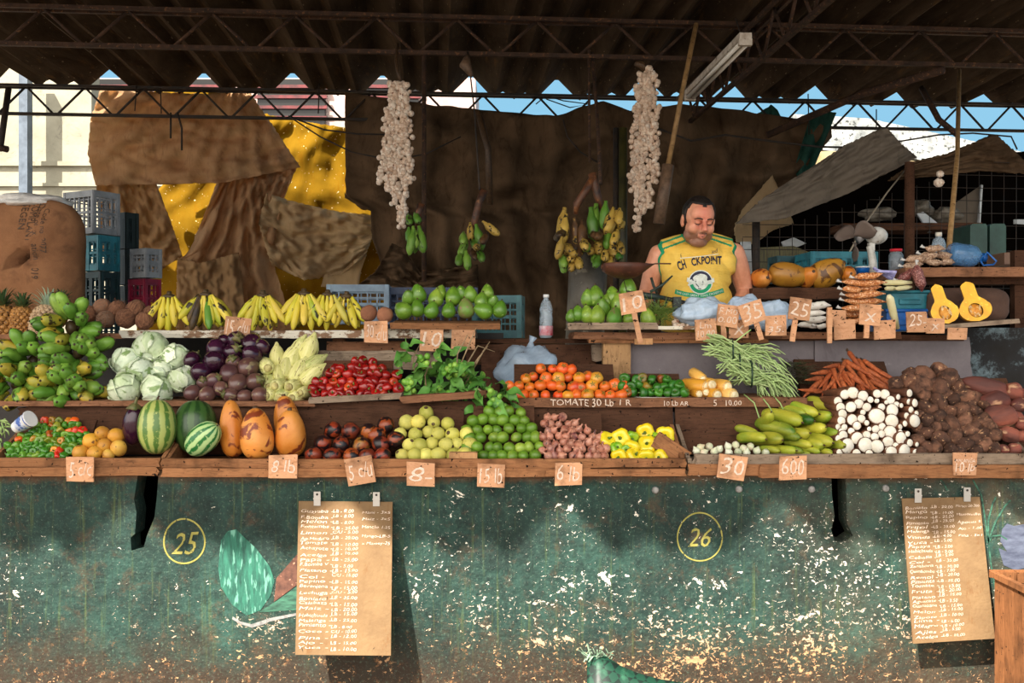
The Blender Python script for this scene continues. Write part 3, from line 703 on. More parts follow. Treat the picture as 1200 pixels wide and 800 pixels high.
def k_cabbage(i):
    r_ = rooted('cabbage', 'cabbage')
    M_CB = mat('cabbage_leaf', '', ramp=[(0, '#a3bc82'), (.5, '#c4d4a8'), (1, '#b9ccb4')], c2='#e6ecd4', sc=11, c3='#86a066', s3=22, t3=.56, rough=.5, bump=1.0, bs=60, var=.2, stretch=(1, 1, .4))
    def vein(d):
        a = math.atan2(d.y, d.x); return 1+.022*abs(math.sin(a*6+2*noise.noise(d*2)))+.03*noise.noise(d*3+Vector((i, 0, 0)))+.012*noise.noise(d*13)
    MB().ball((0, 0, 0), (.068, .068, .062), 32, fn=vein).build('head', M_CB, r_)
    for k in range(4):
        mb = MB(); n = 12; vs = []; a0 = k*1.6+i
        for u in range(n+1):
            for v in range(n+1):
                th = R(18+115*u/n); ph = a0+(v/n-.5)*2.3*math.sin(PI*min(1, .25+u/n*.75)); rr = .071+.0035*k*.4+.005*noise.noise(Vector((u*.5, v*.5, k+i)))+.012*(u/n)**6*0+.010*(abs(v/n-.5)*2)**5*0.8
                rr += .0025*abs(math.sin(v*1.4+u*.3))
                vs.append((rr*math.sin(th)*math.cos(ph), rr*math.sin(th)*math.sin(ph), -rr*.93*math.cos(th)))
        mb.add(vs, [(a*(n+1)+b, a*(n+1)+b+1, (a+1)*(n+1)+b+1, (a+1)*(n+1)+b) for a in range(n) for b in range(n)])
        o = mb.build('outer_leaf', M_CB, r_); m = o.modifiers.new('t', 'SOLIDIFY'); m.thickness = .0016
    return r_
def k_cornhusk(i):
    r_ = rooted('corn_ear', 'corn')
    L = .085; mb = MB()
    mb.rev([(0, -L), (.014, -L), (.022, -L*.85), (.0265, -L*.3), (.0255, L*.2), (.019, L*.6), (.009, L*.95), (.004, L*1.2), (0, L*1.25)], 18, fn=lambda a, z, r: r*(1+.07*math.sin(4*a+z*30+i)+.03*math.sin(11*a)))
    mb.build('husk', mat('corn_husk', '', ramp=[(0, '#a8a858'), (.5, '#c9c678'), (1, '#93a355')], c2='#d8d294', sc=16, c3='#7a6c38', s3=24, t3=.6, stretch=(7, 7, .4), rough=.55, bump=.5, bs=60, var=.18), r_)
    MB().rev([(0, -L-.006), (.011, -L-.006), (.0135, -L+.001)], 12).build('cut_stalk', mat('corn_stalk', '#c9c07c', '#8a7a48', 60), r_)
    return r_
def k_corncob(i):
    L = .05; mb = MB()
    mb.rev([(0, -L), (.016, -L), (.0235, -L*.8), (.0245, 0), (.022, L*.7), (.012, L), (0, L)], 20, fn=lambda a, z, r: r*(1+.05*math.sin(10*a)*math.cos(z*420)))
    r_ = rooted('corn_cob', 'corn'); mb.build('kernels', mat('corn_kernels', '', ramp=[(0, '#d88a1c'), (.5, '#dca038'), (1, '#e6c27c')], rough=.35, var=.15, bump=.3, bs=260), r_)
    MB().rev([(0, -L-.003), (.012, -L-.003), (.019, -L+.003)], 14).build('cut_end', mat('corn_core', '#eadfc0', '#d3bd88', 120), r_); return r_
def k_cucumber(i):
    pts = []; rad = []; L = .085
    for k in range(13):
        t = k/12*2-1; pts.append((.012*(1-t*t), 0, t*L)); rad.append(max(.004, .0265*(1-abs(t)**4.5)**.5*(1-.07*t)))
    mb = MB().tube(pts, rad, 16)
    mb.tube([(0, 0, L-.001), (-.001, 0, L+.008)], .0035, 6, 1)
    return single('cucumber', mb, [mat('cucumber_skin', '', ramp=[(0, '#2c5a18'), (.4, '#5f8a22'), (.7, '#8fa22c'), (1, '#3f6e20')], c2='#b3ae38', sc=10, c3='#d8d27a', s3=110, t3=.68, rough=.4, bump=.4, bs=120, stretch=(1, 1, .35), var=.25), M_DRYSTEM], 'cucumber')
def k_yuca(i):
    r_ = rooted('cassava_root', 'cassava'); L = .11
    pts = [(0, 0, 0), (.001, 0, .03), (.003*math.sin(i), .002, .09), (.007*math.sin(i*2), .0, .15), (.01*math.sin(i), .0, .2), (.012, 0, .225)]
    MB().tube(pts, [.0245, .0255, .0235, .019, .011, .003], 14).build('bark', mat('cassava_bark', '#4a2c1c', '#6b4028', 20, c3='#8a5a3c', s3=50, t3=.62, stretch=(1, 1, .3), rough=.75, bump=.6, bs=80), r_)
    MB().rev([(0, -.0045), (.0195, -.004), (.0238, .002)], 18, fn=lambda a, z, r: r*(1+.03*math.sin(2*a+i))).build('cut_end', mat('cassava_flesh', '#efe9dc', '#dfd5c0', 40, c3='#cbb99c', s3=110, t3=.68, rough=.55, var=.1, bump=.1), r_)
    return r_
def k_malanga(i):
    mb = MB().ball((0, 0, 0), (.034+.004*(i % 3), .032, .04+.006*(i % 2)), 22, fn=lambda d: (1+.2*noise.noise(d*1.5+Vector((i*3, 0, 0)))+.035*math.sin(d.z*26+3*noise.noise(d*3))+.05*noise.noise(d*9)))
    return single('taro_root', mb, mat('taro_bark', '', ramp=[(0, '#452c20'), (.5, '#6c4836'), (1, '#8a5f48')], c2='#38251c', sc=24, c3='#a8805e', s3=60, t3=.62, rough=.85, bump=.9, bs=110, var=.2), 'taro')
def k_sweet(i):
    mb = MB().ball((0, 0, 0), (.05, .034, .034), 22, fn=lambda d: (1+.2*noise.noise(d*1.3+Vector((i*3, 0, 0)))+.03*noise.noise(d*8))*(1-.25*abs(d.x)**4))
    return single('sweet_potato', mb, mat('sweet_potato_skin', '', ramp=[(0, '#7a3c32'), (1, '#9a5642')], c2='#54302a', sc=14, c3='#b98e6c', s3=22, t3=.6, rough=.7, bump=.5, bs=80, stretch=(.4, 1, 1), var=.12), 'sweet potato')
def k_carrot(i):
    pts = [(0, 0, 0), (0, 0, -.01), (.002*math.sin(i), 0, -.06), (.007*math.sin(i), .002, -.11), (.012*math.sin(i), 0, -.155)]
    r_ = rooted('carrot', 'carrot')
    MB().tube(pts, [.007, .0115, .0105, .006, .001], 10).build('root', mat('carrot_skin', '', ramp=[(0, '#a8532a'), (1, '#c87040')], c2='#8a4526', sc=30, stretch=(1, 1, 3), rough=.6, bump=.5, bs=120), r_)
    MB().tube([(0, 0, 0), (.003, 0, .02)], [.005, .003], 6).tube([(0, 0, 0), (-.004, .002, .016)], .003, 5).build('crown', M_DRYSTEM, r_); return r_
def k_coconut(i):
    mb = MB().ball((0, 0, 0), (.046, .046, .05), 26, fn=lambda d: 1+.07*noise.noise(d*2+Vector((i*2, 0, 0)))+.06*noise.noise(Vector((d.x*12, d.y*12, d.z*3+i)))+.25*max(0, d.z-.9))
    for k in range(26):
        a = rnd(0, 6.28); t = rnd(.1, 1.1)
        d = Vector((math.sin(t)*math.cos(a), math.sin(t)*math.sin(a), math.cos(t)))
        mb.tube([d*.045, d*.052+Vector((rnd(-.006, .006), rnd(-.006, .006), .004)), d*.054+Vector((rnd(-.012, .012), rnd(-.012, .012), .01))], [.0014, .001, .0005], 4, cap=False)
    return single('coconut', mb, mat('coconut_husk', '', ramp=[(0, '#4d3022'), (.5, '#6b4532'), (.8, '#5b3a2a'), (1, '#9a8672')], c2='#8a5f45', sc=40, stretch=(3, 3, .5), rough=.95, bump=1, bs=140, var=.3), 'coconut')
def k_avocado(i):
    pf = []; 
    for k in range(15):
        t = k/14*PI; z = -math.cos(t); r = math.sin(t)*(1-.28*z-.06*z*z)
        pf.append((max(0, r)*.038, z*.05))
    mb = MB().rev(pf, 20, fn=lambda a, z, r: r*(1+.03*noise.noise(Vector((math.cos(a), math.sin(a), z*30+i)))))
    r_ = rooted('avocado', 'avocado')
    sk = [mat('avocado_skin', '', ramp=[(0, '#4b7a20'), (.5, '#6c962e'), (1, '#93a83e')], c2='#587f24', sc=14, c3='#a4c460', s3=60, t3=.64, rough=.28, spec=.6, bump=.35, bs=140, var=.2),
          mat('avocado_skin_brown', '#5c9a2c', '#7a5a48', 5, c3='#8a6a58', s3=40, t3=.6, rough=.4, bump=.3, bs=140)][i % 2]
    mb.build('flesh', sk, r_); MB().tube([(0, 0, .049), (.001, 0, .057)], [.003, .0045], 6).build('stem', M_DRYSTEM, r_); return r_
def k_papaya(i):
    pf = []
    for k in range(19):
        t = k/18*PI; z = -math.cos(t); r = math.sin(t)**.8*(1-.2*z)
        pf.append((max(0, r)*.058, z*.115))
    r_ = rooted('papaya', 'papaya')
    MB().rev(pf, 26, fn=lambda a, z, r: r*(1+.025*math.cos(5*a)+.03*noise.noise(Vector((math.cos(a), math.sin(a), z*12+i))))).build('flesh',
        mat('papaya_skin%d' % (i % 2), ['#c87424', '#b8862c'][i % 2], ['#d99042', '#9a6a24'][i % 2], 7, c3=['#7a3418', '#5c3a18'][i % 2], s3=16, t3=.57, w3=.05, rough=.4, bump=.3, bs=70, spec=.45, dist=.8, var=.12), r_)
    MB().tube([(0, 0, .108), (0, 0, .124)], [.011, .008], 8).build('stem', M_DRYSTEM, r_); return r_
def melon(name, dark, light, sc):
    s = N('watermelon_rind_'+name); v = s.vec((1, 1, 1), False); xyz = s.sep(v)
    a = s.math('ARCTAN2', xyz[1], xyz[0]); nz = s.noise(v, 14, 5, .7)
    st = s.math('SINE', s.math('ADD', s.math('MULTIPLY', a, 10), s.math('MULTIPLY', nz, 5)))
    c = s.mix(s.gate(st, -.2, .5), light, dark); c = s.mix(s.gate(s.noise(v, 55, 3), .58, .66), c, light)
    s.fin(c, .3, .5); s.bump(nz, .1); return s.m
def k_melon(i):
    pf = [(math.sin(k/20*PI)**.85*.08, -math.cos(k/20*PI)*.118) for k in range(21)]
    pf[0] = (0, pf[0][1]); pf[-1] = (0, pf[-1][1])
    r_ = rooted('watermelon', 'watermelon'); MB().rev(pf, 32).build('rind', [melon('pale', '#4f7230', '#a3ac5e', 1), melon('dark', '#22401c', '#3a5a2a', 1), melon('bright', '#1f6a30', '#a9c786', 1)][i], r_)
    MB().tube([(0, 0, .116), (.003, 0, .128), (.009, 0, .134)], [.006, .004, .003], 7).build('stem', M_DRYSTEM, r_); return r_
def k_mamey(i):
    mb = MB().ball((0, 0, 0), (.043, .043, .052), 20, amp=.05, fr=2, seed=i, fn=lambda d: 1-.1*d.z*d.z)
    return single('mamey', mb, mat('mamey_skin', '#8a5a42', '#a06c50', 20, c3='#5b3a2a', s3=80, t3=.63, rough=.9, bump=.5, bs=200), 'mamey')

# a curved banana or plantain finger growing from the crown at the origin along -z
def finger_geo(L, r, curve, n=12, side=9, tip=.3):
    pts = []; rad = []
    for k in range(n+1):
        t = k/n; a = (t-.15)*curve
        pts.append((L*math.sin(a)*.35*(1 if curve else 0)*1.0, 0, -L*t*(1-.08*abs(curve)*t)))
        if t < .14: q = .36+.3*t
        else: q = min(1, .4+2.6*(t-.12))
        if t > .70: q *= max(.2, 1-((t-.70)/.30)**2.0*.80)
        rad.append(r*q)
    return pts, rad
def finger(L, r, curve, skin, name, parent=None, tipm=None, M=None):
    pts, rad = finger_geo(L, r, curve); mb = MB()
    b = len(mb.v); mb.tube(pts, rad, 10, 0, True, sq=.08)
    nf = 10*10
    for i, f in enumerate(mb.f):
        if i >= 121 or i == 120: mb.m[i] = 1
    mb.tube([pts[-1], Vector(pts[-1])+Vector((0, 0, -.005))], [rad[-1]*.9, rad[-1]*.6], 7, 1)
    if M: mb.v = [M @ v for v in mb.v]
    return mb
M_TIP = mat('banana_tip', '#2c2118', '#4a3a26', 80, var=.1)
M_BAN = mat('banana_skin', '', ramp=[(0, '#9fae2c'), (.3, '#bfae38'), (.6, '#d0b544'), (.85, '#d8bc5c'), (.93, '#6f9a28'), (1, '#d9a83c')], c2='#d0bf3a', sc=10, c3='#2e2212', s3=34, t3=.6, w3=.04, rough=.45, bump=.1, stretch=(1, 1, .4), var=.15)
M_BLK = mat('banana_skin_black', '#2c1f16', '#5b4520', 12, rough=.5, bump=.2)
M_PLG = mat('green_plantain_skin', '', ramp=[(0, '#3f6a22'), (.35, '#5f8c30'), (.7, '#7fa63e'), (1, '#97b44e')], c2='#577f2a', sc=12, c3='#2c3214', s3=26, t3=.61, rough=.42, bump=.15, stretch=(1, 1, .5), var=.3)
M_PLY = mat('ripening_plantain_skin', '', ramp=[(0, '#c8952a'), (.5, '#b0a038'), (1, '#d8a43c')], c2='#8a8a30', sc=12, c3='#2c2014', s3=30, t3=.58, rough=.45, bump=.15, var=.2)
M_PLS = mat('spotted_plantain_skin', '', ramp=[(0, '#b8983c'), (.5, '#cbaa52'), (.8, '#8f7434'), (1, '#c4a24a')], c2='#a8863c', sc=12, c3='#1d140d', s3=36, t3=.56, rough=.5, bump=.2, var=.25)
_fin = {}
def fing_obj(parent, L, r, curve, skin, base, direction, roll=0, name='banana'):
    key = (round(L, 3), round(r, 4), round(curve, 1), skin.name)
    if key not in _fin:
        me = finger(L, r, curve, skin, name).mesh(); me.materials.append(skin); me.materials.append(M_TIP)
        me.polygons.foreach_set('use_smooth', [True]*len(me.polygons)); _fin[key] = me
    o = bpy.data.objects.new(name, _fin[key]); COL.objects.link(o)
    o.parent = parent; KIDS.setdefault(parent.name, []).append(o)
    d = Vector(direction).normalized(); q = Vector((0, 0, -1)).rotation_difference(d)
    o.rotation_euler = (q @ Quaternion((0, 0, 1), roll)).to_euler(); o.location = base; return o
def k_bananahand(i, n=9, L=.165):
    r_ = rooted('banana_hand', 'bananas')
    MB().ball((0, 0, .004), (.03, .022, .014), 12, amp=.2, fr=3, seed=i).tube([(0, 0, .0), (0, .01, .028)], [.015, .012], 8).build('crown', mat('banana_crown', '#4a3a24', '#2a2018', 40), r_)
    random.seed(i*7+1)
    for row in (0, 1):
        m = n if row == 0 else n-2
        for k in range(m):
            t = (k+.5)/m*2-1; a = t*1.0
            ln = round(L*(.95+.1*(k % 3)), 3)
            d = Vector((math.sin(a)*1.0, -.28+.42*row, -math.cos(a)*.95))
            sk = M_BAN
            if i == 1 and row == 0 and k in (1, 2): sk = M_BLK
            if i == 1 and row == 0 and k in (5,): sk = M_PLG
            fing_obj(r_, ln, .0195, [.8, .9, .7][k % 3], sk, (t*.034, .01*row-.01, -.002), d, roll=(PI if a > 0 else 0)+rnd(-.3, .3)+ (0 if abs(a) > .3 else PI/2))
    return r_
def pine(i):
    r_ = rooted('pineapple', 'pineapple'); mb = MB(); rows = 11; per = 12
    MB().ball((0, 0, 0), (.052, .052, .07), 20).build('flesh', mat('pineapple_core', '#6a4a26', '#4c3a20', 30), r_)
    for j in range(rows):
        ph = PI*(.1+.8*j/(rows-1)); z = -math.cos(ph)*.07; rr = math.sin(ph)**.7*.053
        for k in range(per):
            a = 2*PI*(k+.5*(j % 2))/per; c = Vector((rr*math.cos(a), rr*math.sin(a), z))
            Mx = Matrix.Translation(c) @ Vector((math.cos(a)*math.sin(ph), math.sin(a)*math.sin(ph), -math.cos(ph))).to_track_quat('Z', 'Y').to_matrix().to_4x4()
            mb.rev([(.0145, -.003), (.012, .004), (.005, .0065), (.0018, .0095), (0, .012)], 6, 0, Mx)
    mb.build('eyes', mat('pineapple_rind%d' % (i % 2), ['#c08a48', '#a88a68'][i % 2], ['#8a5c2c', '#c8ac8a'][i % 2], 60, c3='#4a3420', s3=120, t3=.58, rough=.6, var=.1), r_)
    mb = MB()
    for k in range(46):
        a = k*2.4; t = k/46; up = 1.25-1.0*(1-t)**1.2; ln = .075+.05*t if t < .7 else .13
        d0 = Vector((math.cos(a), math.sin(a), 0)); b0 = Vector((0, 0, .062))+d0*.012*(1-t)
        lv = []
        for q in range(6):
            u = q/5; out = ln*u*math.cos(up)*(1+.5*u*u*(1-t)); hh = ln*u*math.sin(up)*(1-.3*u*u)
            p = b0+d0*out+Vector((0, 0, hh)); sd_ = Vector((-d0.y, d0.x, 0))*(.0085*(1-u)**.7)
            lv += [p-sd_, p+Vector((0, 0, -.002*(1-u))), p+sd_]
        mb.add(lv, [(q*3+e, q*3+e+1, (q+1)*3+e+1, (q+1)*3+e) for q in range(5) for e in (0, 1)])
    mb.build('leaf_crown', mat('pineapple_leaf%d' % (i % 2), ['#4a6238', '#7f9a82'][i % 2], ['#2e4426', '#a9bfa4'][i % 2], 20, rough=.55, var=.1, c3='#8a9a6a', s3=40), r_)
    return r_
# ------------------------------------------------------------------ placing the produce
PROTOS = []
def variants(fn, n, *a):
    out = [fn(i, *a) for i in range(n)]; PROTOS.extend(out); return out
def dep(py, pyb, Y0, k=.84): return Y0+(pyb-py)*Y0/F*k
BASES = []
def rq(axis=None, spread=1.0):
    """random orientation; with an axis, local z leans along it"""
    if axis is None: return Quaternion((rnd(-1, 1), rnd(-1, 1), rnd(-1, 1), rnd(-1, 1))).normalized()
    d = (Vector(axis).normalized()+Vector((rnd(-1, 1), rnd(-1, 1), rnd(-1, 1)))*spread*.5).normalized()
    return Vector((0, 0, 1)).rotation_difference(d) @ Quaternion((0, 0, 1), rnd(0, 6.28))
def heap(kinds, poly, sp, pyb, Y0, rpx, rnom, label, group, axis=None, spread=1, jit=.16, k=.84, vs=.8, sv=.1, seed=0, board=True, deep=.3, xs=1.0):
    random.seed(100+seed); x0 = min(p[0] for p in poly); x1 = max(p[0] for p in poly); y0 = min(p[1] for p in poly); y1 = max(p[1] for p in poly)
    y = pyb; row = 0; n = 0
    while y > y0-2:
        x = x0+(sp*.5 if row % 2 else 0)
        while x <= x1:
            px = x+rnd(-jit, jit)*sp; py = y+rnd(-jit, jit)*sp*(.6 if row else .2)
            if inpoly(px, min(py, y1-.5), poly):
                Y = dep(py, pyb, Y0, k)+rnd(-deep, deep)*S(rpx, Y0)
                sc = S(rpx, Y0)/rnom*rnd(1-sv, 1+sv)
                spawn(random.choice(kinds), P(px, py, Y), q=rq(axis, spread), sc=sc, label=label, group=group); n += 1
            x += sp*xs
        y -= sp*vs; row += 1
    if board:
        A = P(x0+sp, pyb, Y0); B = P(x1-sp, pyb, Y0); dz = S(y1-y0, Y0)*.92; off = S(rpx, Y0)*1.55
        mb = MB(); th = math.atan2(1, k)
        nrm = Vector((0, math.sin(th), -math.cos(th)))*off
        c = [A+nrm, B+nrm, B+nrm+Vector((0, dz*k, dz)), A+nrm+Vector((0, dz*k, dz))]
        o_ = Vector((0, .014, 0)); mb.add(c+[q+o_ for q in c], [(0, 1, 2, 3), (7, 6, 5, 4), (0, 4, 5, 1), (1, 5, 6, 2), (2, 6, 7, 3), (3, 7, 4, 0)])
        BASES.append((mb, group))
    return n
def one(kinds, i, px, py, Y, rpx, rnom, label, group=None, rot=None, axis=None, spread=.3, sc3=None):
    q = Euler([R(a) for a in rot]).to_quaternion() if rot else rq(axis, spread)
    s_ = S(rpx, Y)/rnom; sc = (s_*sc3[0], s_*sc3[1], s_*sc3[2]) if sc3 else s_
    return spawn(kinds[i % len(kinds)], P(px, py, Y), q=q, sc=sc, label=label, group=group)

LIME = variants(k_lime, 2); GUAVA = variants(k_guava, 3); DMANGO = variants(k_ripemango, 3); ONION = variants(k_onion, 3)
CHILLI = variants(lambda i: pepper('chilli', .0145, .026, 4+i % 2, M_CH, 'x', i, flat=.6), 3)
REDP = variants(lambda i: pepper('red', .020, .036, 3+i % 2, M_RP, 'x', i+7, flat=.35), 3)
YELP = variants(lambda i: pepper('yellow', .033, .052, 4, M_YP, 'x', i+2, flat=.55), 3)
YGRN = variants(lambda i: pepper('green', .030, .05, 4, M_GP, 'x', i+4, flat=.5), 2)
DGRN = variants(lambda i: pepper('dark', .0205, .034, 3+i % 2, M_DG, 'x', i+11, flat=.35), 3)
TOM = variants(k_tomato, 2); EGG = variants(k_eggplant, 4); CAB = variants(k_cabbage, 3); HUSK = variants(k_cornhusk, 3); COB = variants(k_corncob, 2)
CUKE = variants(k_cucumber, 2); YUCA = variants(k_yuca, 4); TARO = variants(k_malanga, 5); SWEET = variants(k_sweet, 3); CARROT = variants(k_carrot, 3)
COCO = variants(k_coconut, 3); AVO = variants(k_avocado, 2); PAPA = variants(k_papaya, 2); MELON = variants(k_melon, 3); MAMEY = variants(k_mamey, 2); PINE = variants(pine, 2)
for grp in (LIME, GUAVA, DMANGO, ONION, CHILLI, REDP, YELP, YGRN, DGRN, TOM, EGG, CAB, HUSK, COB, CUKE, YUCA, TARO, SWEET, CARROT, COCO, AVO, PAPA, MELON, MAMEY, PINE):
    for o in grp: o['label'] = ''

# ---- bottom tier
heap(CHILLI, [(2, 536), (8, 522), (30, 508), (50, 492), (72, 490), (92, 492), (104, 505), (100, 515), (88, 525), (80, 537)], 8.2, 534, 4.17, 4.6, .0145, 'small red, orange or green chilli pepper in the heap under the plantains', 'small chillies in the left tray', seed=1, spread=2, axis=(0, -1, 0), jit=.25, vs=.72)
M_BEAN = mat('bean_skin', '#8fae62', '#a9c07c', 30, rough=.5, var=.3)
r = empty('okra_heap', P(4, 515, 4.25), label='short pale green bean pods lying behind the foam cup', cat='bean pods'); random.seed(3)
for k in range(22):
    a = P(rnd(-14, 8), rnd(486, 530), 4.2+rnd(0, .08))-r.location; d = Vector((rnd(-.02, .05), rnd(-.02, .02), rnd(-.07, .0)))
    MB().tube([a, a+d*.5+Vector((.004, 0, .004)), a+d], [.0035, .0045, .0015], 6).build('pod', M_BEAN, r)
MANGOY = variants(lambda i: single('mango', MB().ball((0, 0, 0), (.034, .033, .036), 18, amp=.05, fr=1.5, seed=i+9), mat('yellow_mango_skin', '', ramp=[(0, '#c8922c'), (.5, '#d9a43a'), (1, '#c9a850')], c2='#b87a30', sc=12, c3='#6a4420', s3=40, t3=.63, rough=.5, bump=.3), 'mango'), 2)
for i, (x, y, rr, lb) in enumerate([(107, 517, 10, 'second row, left end'), (120, 508, 9, 'top row, left'), (136, 511, 10, 'top row, right, reddest of them'), (123, 522, 9, 'middle of the second row'),
        (139, 525, 9.5, 'right end, beside the eggplant'), (94, 530, 9, 'front row, left end'), (111, 531, 9, 'front row, second from left'), (127, 533, 7, 'front row, smallest, third from left')]):
    one(MANGOY, i, x, y, dep(y, 533, 4.17), rr, .034, 'small yellow mango in the left tray, '+lb, 'yellow mangoes in the left tray')
one(EGG, 0, 157, 497, 4.24, 13, .043, 'long dark purple eggplant standing left of the pale striped watermelon', rot=(8, 6, 0), sc3=(1, 1, 1.45))
one(MELON, 0, 184, 500, 4.2, 22, .08, 'large pale striped watermelon standing on end in the middle tray', rot=(-6, 3, 40), sc3=(1, 1, .98))
one(MELON, 1, 229, 500, 4.29, 25, .08, 'large dark green watermelon behind the small striped one', rot=(-8, 0, 10), sc3=(1, 1, .85))
one(MELON, 2, 238, 514, 4.15, 17, .08, 'small bright striped watermelon lying in front of the dark one', rot=(12, 48, 0), sc3=(1, 1, .98))
one(PAPA, 0, 272, 502, 4.24, 17, .058, 'reddish orange papaya, leftmost of the three standing in the middle tray', rot=(-8, -6, 0), sc3=(.85, .85, 1))
one(PAPA, 2, 301, 508, 4.16, 19, .058, 'orange papaya, middle of the three standing and furthest forward', rot=(-8, 3, 60), sc3=(1, 1, .8))
one(PAPA, 4, 340, 508, 4.2, 18, .058, 'orange papaya standing above the 8 lb price sign', rot=(-8, -2, 170), sc3=(1, 1, .8))
one(PAPA, 6, 336, 490, 4.34, 15, .058, 'papaya tip showing behind the rightmost standing papaya', rot=(-8, 2, 100), sc3=(1, 1, .9))
dm = [(390, 504), (411, 505), (432, 506), (452, 498), (378, 519), (400, 521), (423, 522), (446, 520), (464, 515), (367, 533), (389, 534), (412, 535), (431, 535), (448, 535), (441, 510)]
for i, (x, y) in enumerate(dm):
    one(DMANGO, i, x, y, dep(y, 534, 4.18), 10.5, .036, 'round dark red mango with black blotches in the pile above the 5 sign', 'dark mangoes in the middle tray')
heap(GUAVA, [(455, 541), (468, 522), (466, 505), (476, 492), (490, 478), (503, 478), (520, 487), (540, 497), (556, 512), (556, 541)], 15, 533, 4.18, 8.6, .031, 'pale yellow green guava in the heap left of the limes', 'guavas in the middle tray', seed=3, vs=.84, jit=.18)
heap(LIME, [(545, 541), (540, 515), (545, 490), (556, 484), (575, 480), (590, 474), (604, 478), (618, 486), (630, 498), (637, 512), (640, 541)], 12.6, 534, 4.18, 7.0, .0255, 'small green lime in the heap between guavas and onions', 'limes in the middle tray', seed=4, vs=.82, jit=.2)
heap(ONION, [(634, 541), (633, 515), (632, 500), (640, 489), (652, 484), (668, 488), (688, 500), (706, 510), (718, 524), (717, 541)], 9.4, 534, 4.17, 5.2, .0190, 'small purple brown onion in the heap right of the limes', 'onions in the middle tray', seed=5, axis=(0, -.6, .8), spread=1.6, jit=.24, vs=.8)
yp = [(711, 516, 9, 0), (728, 513, 10, 0), (741, 525, 9, 0), (759, 522, 10, 0), (757, 506, 9.5, 0), (780, 510, 10, 0), (726, 535, 8.5, 0), (742, 535, 9, 0), (757, 535, 9, 0), (774, 536, 8.5, 0),
      (722, 526, 8, 1), (766, 515, 8, 1), (775, 524, 9, 1), (787, 526, 7, 1), (740, 512, 8, 1), (733, 527, 6, 1)]
for i, (x, y, rr, g_) in enumerate(yp):
    one(YGRN if g_ else YELP, i, x, y, dep(y, 534, 4.18), rr, .033, 'green bell pepper among the yellow ones in the middle tray' if g_ else 'yellow bell pepper at the right end of the middle tray', 'green bell peppers' if g_ else 'yellow bell peppers', axis=(0, -1, .1), spread=.9)
wo = [(816, 528), (821, 524), (831, 523), (843, 526), (853, 523), (862, 521), (871, 525), (879, 523), (887, 528), (865, 529), (837, 529), (854, 530), (875, 530), (825, 530), (897, 530)]
WON = variants(lambda i: single('onion', MB().rev([(0, -.015), (.01, -.013), (.0155, -.004), (.0145, .005), (.007, .013), (.003, .018), (0, .022)], 12), mat('white_onion_skin', '', ramp=[(0, '#d8d6bc'), (.6, '#e8e4d4'), (1, '#c9a888')], c2='#c8cfa8', sc=50, rough=.4, var=.1), 'onion'), 2)
for i, (x, y) in enumerate(wo): one(WON, i, x, y, dep(y, 531, 4.18), 4.6, .0155, 'small white onion in the thin row at the left of the right tray', 'small white onions', axis=(0, -.5, .6), spread=1.5)
ck = [(967, 474, 30, 16, -15), (942, 479, 28, 15, -20), (929, 481, 24, 13, -15), (917, 491, 36, 18, -8), (897, 491, 18, 14, 70), (962, 485, 14, 15, 0), (977, 491, 16, 15, -5), (942, 492, 15, 14, 0), (955, 499, 15, 15, 0),
      (969, 504, 16, 15, -10), (912, 505, 33, 16, -10), (936, 506, 16, 15, 0), (917, 527, 26, 13, 0), (950, 515, 22, 16, -25), (963, 517, 14, 16, 0), (976, 520, 16, 15, -10), (900, 517, 25, 16, 14), (876, 506, 22, 10, -15),
      (882, 515, 24, 14, 8), (936, 520, 26, 12, -8), (930, 529, 22, 9, -5), (940, 531, 18, 8, 0), (951, 529, 18, 9, -6), (966, 531, 16, 9, 0), (984, 529, 14, 8, 0), (903, 529, 20, 9, 0), (925, 513, 20, 12, 5)]
for i, (x, y, ln, wd, a) in enumerate(ck):
    rr = wd/2; Y = dep(y, 532, 4.2)
    full = S(wd, Y)*3.1; f = min(.98, S(ln, Y)/full); yw = math.acos(f)
    d = Vector((f*math.cos(R(a)), -math.sin(yw), f*math.sin(R(a))))
    o = spawn(CUKE[i % 2], P(x, y, Y)-Vector((0, -.03, 0)), q=Vector((0, 0, 1)).rotation_difference(d) @ Quaternion((0, 0, 1), rnd(0, 6)), sc=S(rr, Y)/.0265, label='fat green and yellow cucumber in the pile left of the cassava', group='cucumbers in the right tray')
yc = [(78, 360, 24), (125, 375, 22), (192, 365, 17), (228, 367, 20), (255, 395, 17), (105, 412, 20), (143, 428, 18), (160, 393, 13), (190, 398, 10), (212, 428, 15), (262, 443, 26), (68, 427, 22), (190, 470, 32), (118, 482, 17), (75, 487, 22),
      (97, 515, 17), (143, 502, 11), (185, 530, 16), (215, 520, 16), (260, 493, 27), (252, 545, 26), (300, 520, 11), (290, 380, 12), (343, 362, 16), (340, 402, 12), (368, 408, 17), (350, 440, 13), (376, 457, 11), (330, 468, 13),
      (368, 492, 27), (305, 420, 10), (38, 522, 14), (70, 540, 14), (33, 560, 20), (98, 573, 25), (142, 558, 17), (180, 567, 17), (212, 553, 15), (52, 610, 32), (136, 605, 30), (192, 612, 27), (242, 590, 22), (302, 573, 26), (335, 553, 12),
      (345, 595, 16), (378, 602, 10), (278, 607, 12), (240, 625, 10), (95, 645, 18), (155, 645, 15), (260, 640, 25), (320, 635, 30), (373, 640, 15), (125, 452, 12), (283, 415, 12),
      (40, 360+8, 20), (8, 400, 18), (20, 430, 20), (30, 460, 20), (24, 492, 18), (8, 520, 12), (25, 540, 12), (300, 545, 12), (155, 530, 10), (235, 405, 9), (322, 505, 12), (10, 575, 14), (15, 640, 14)]
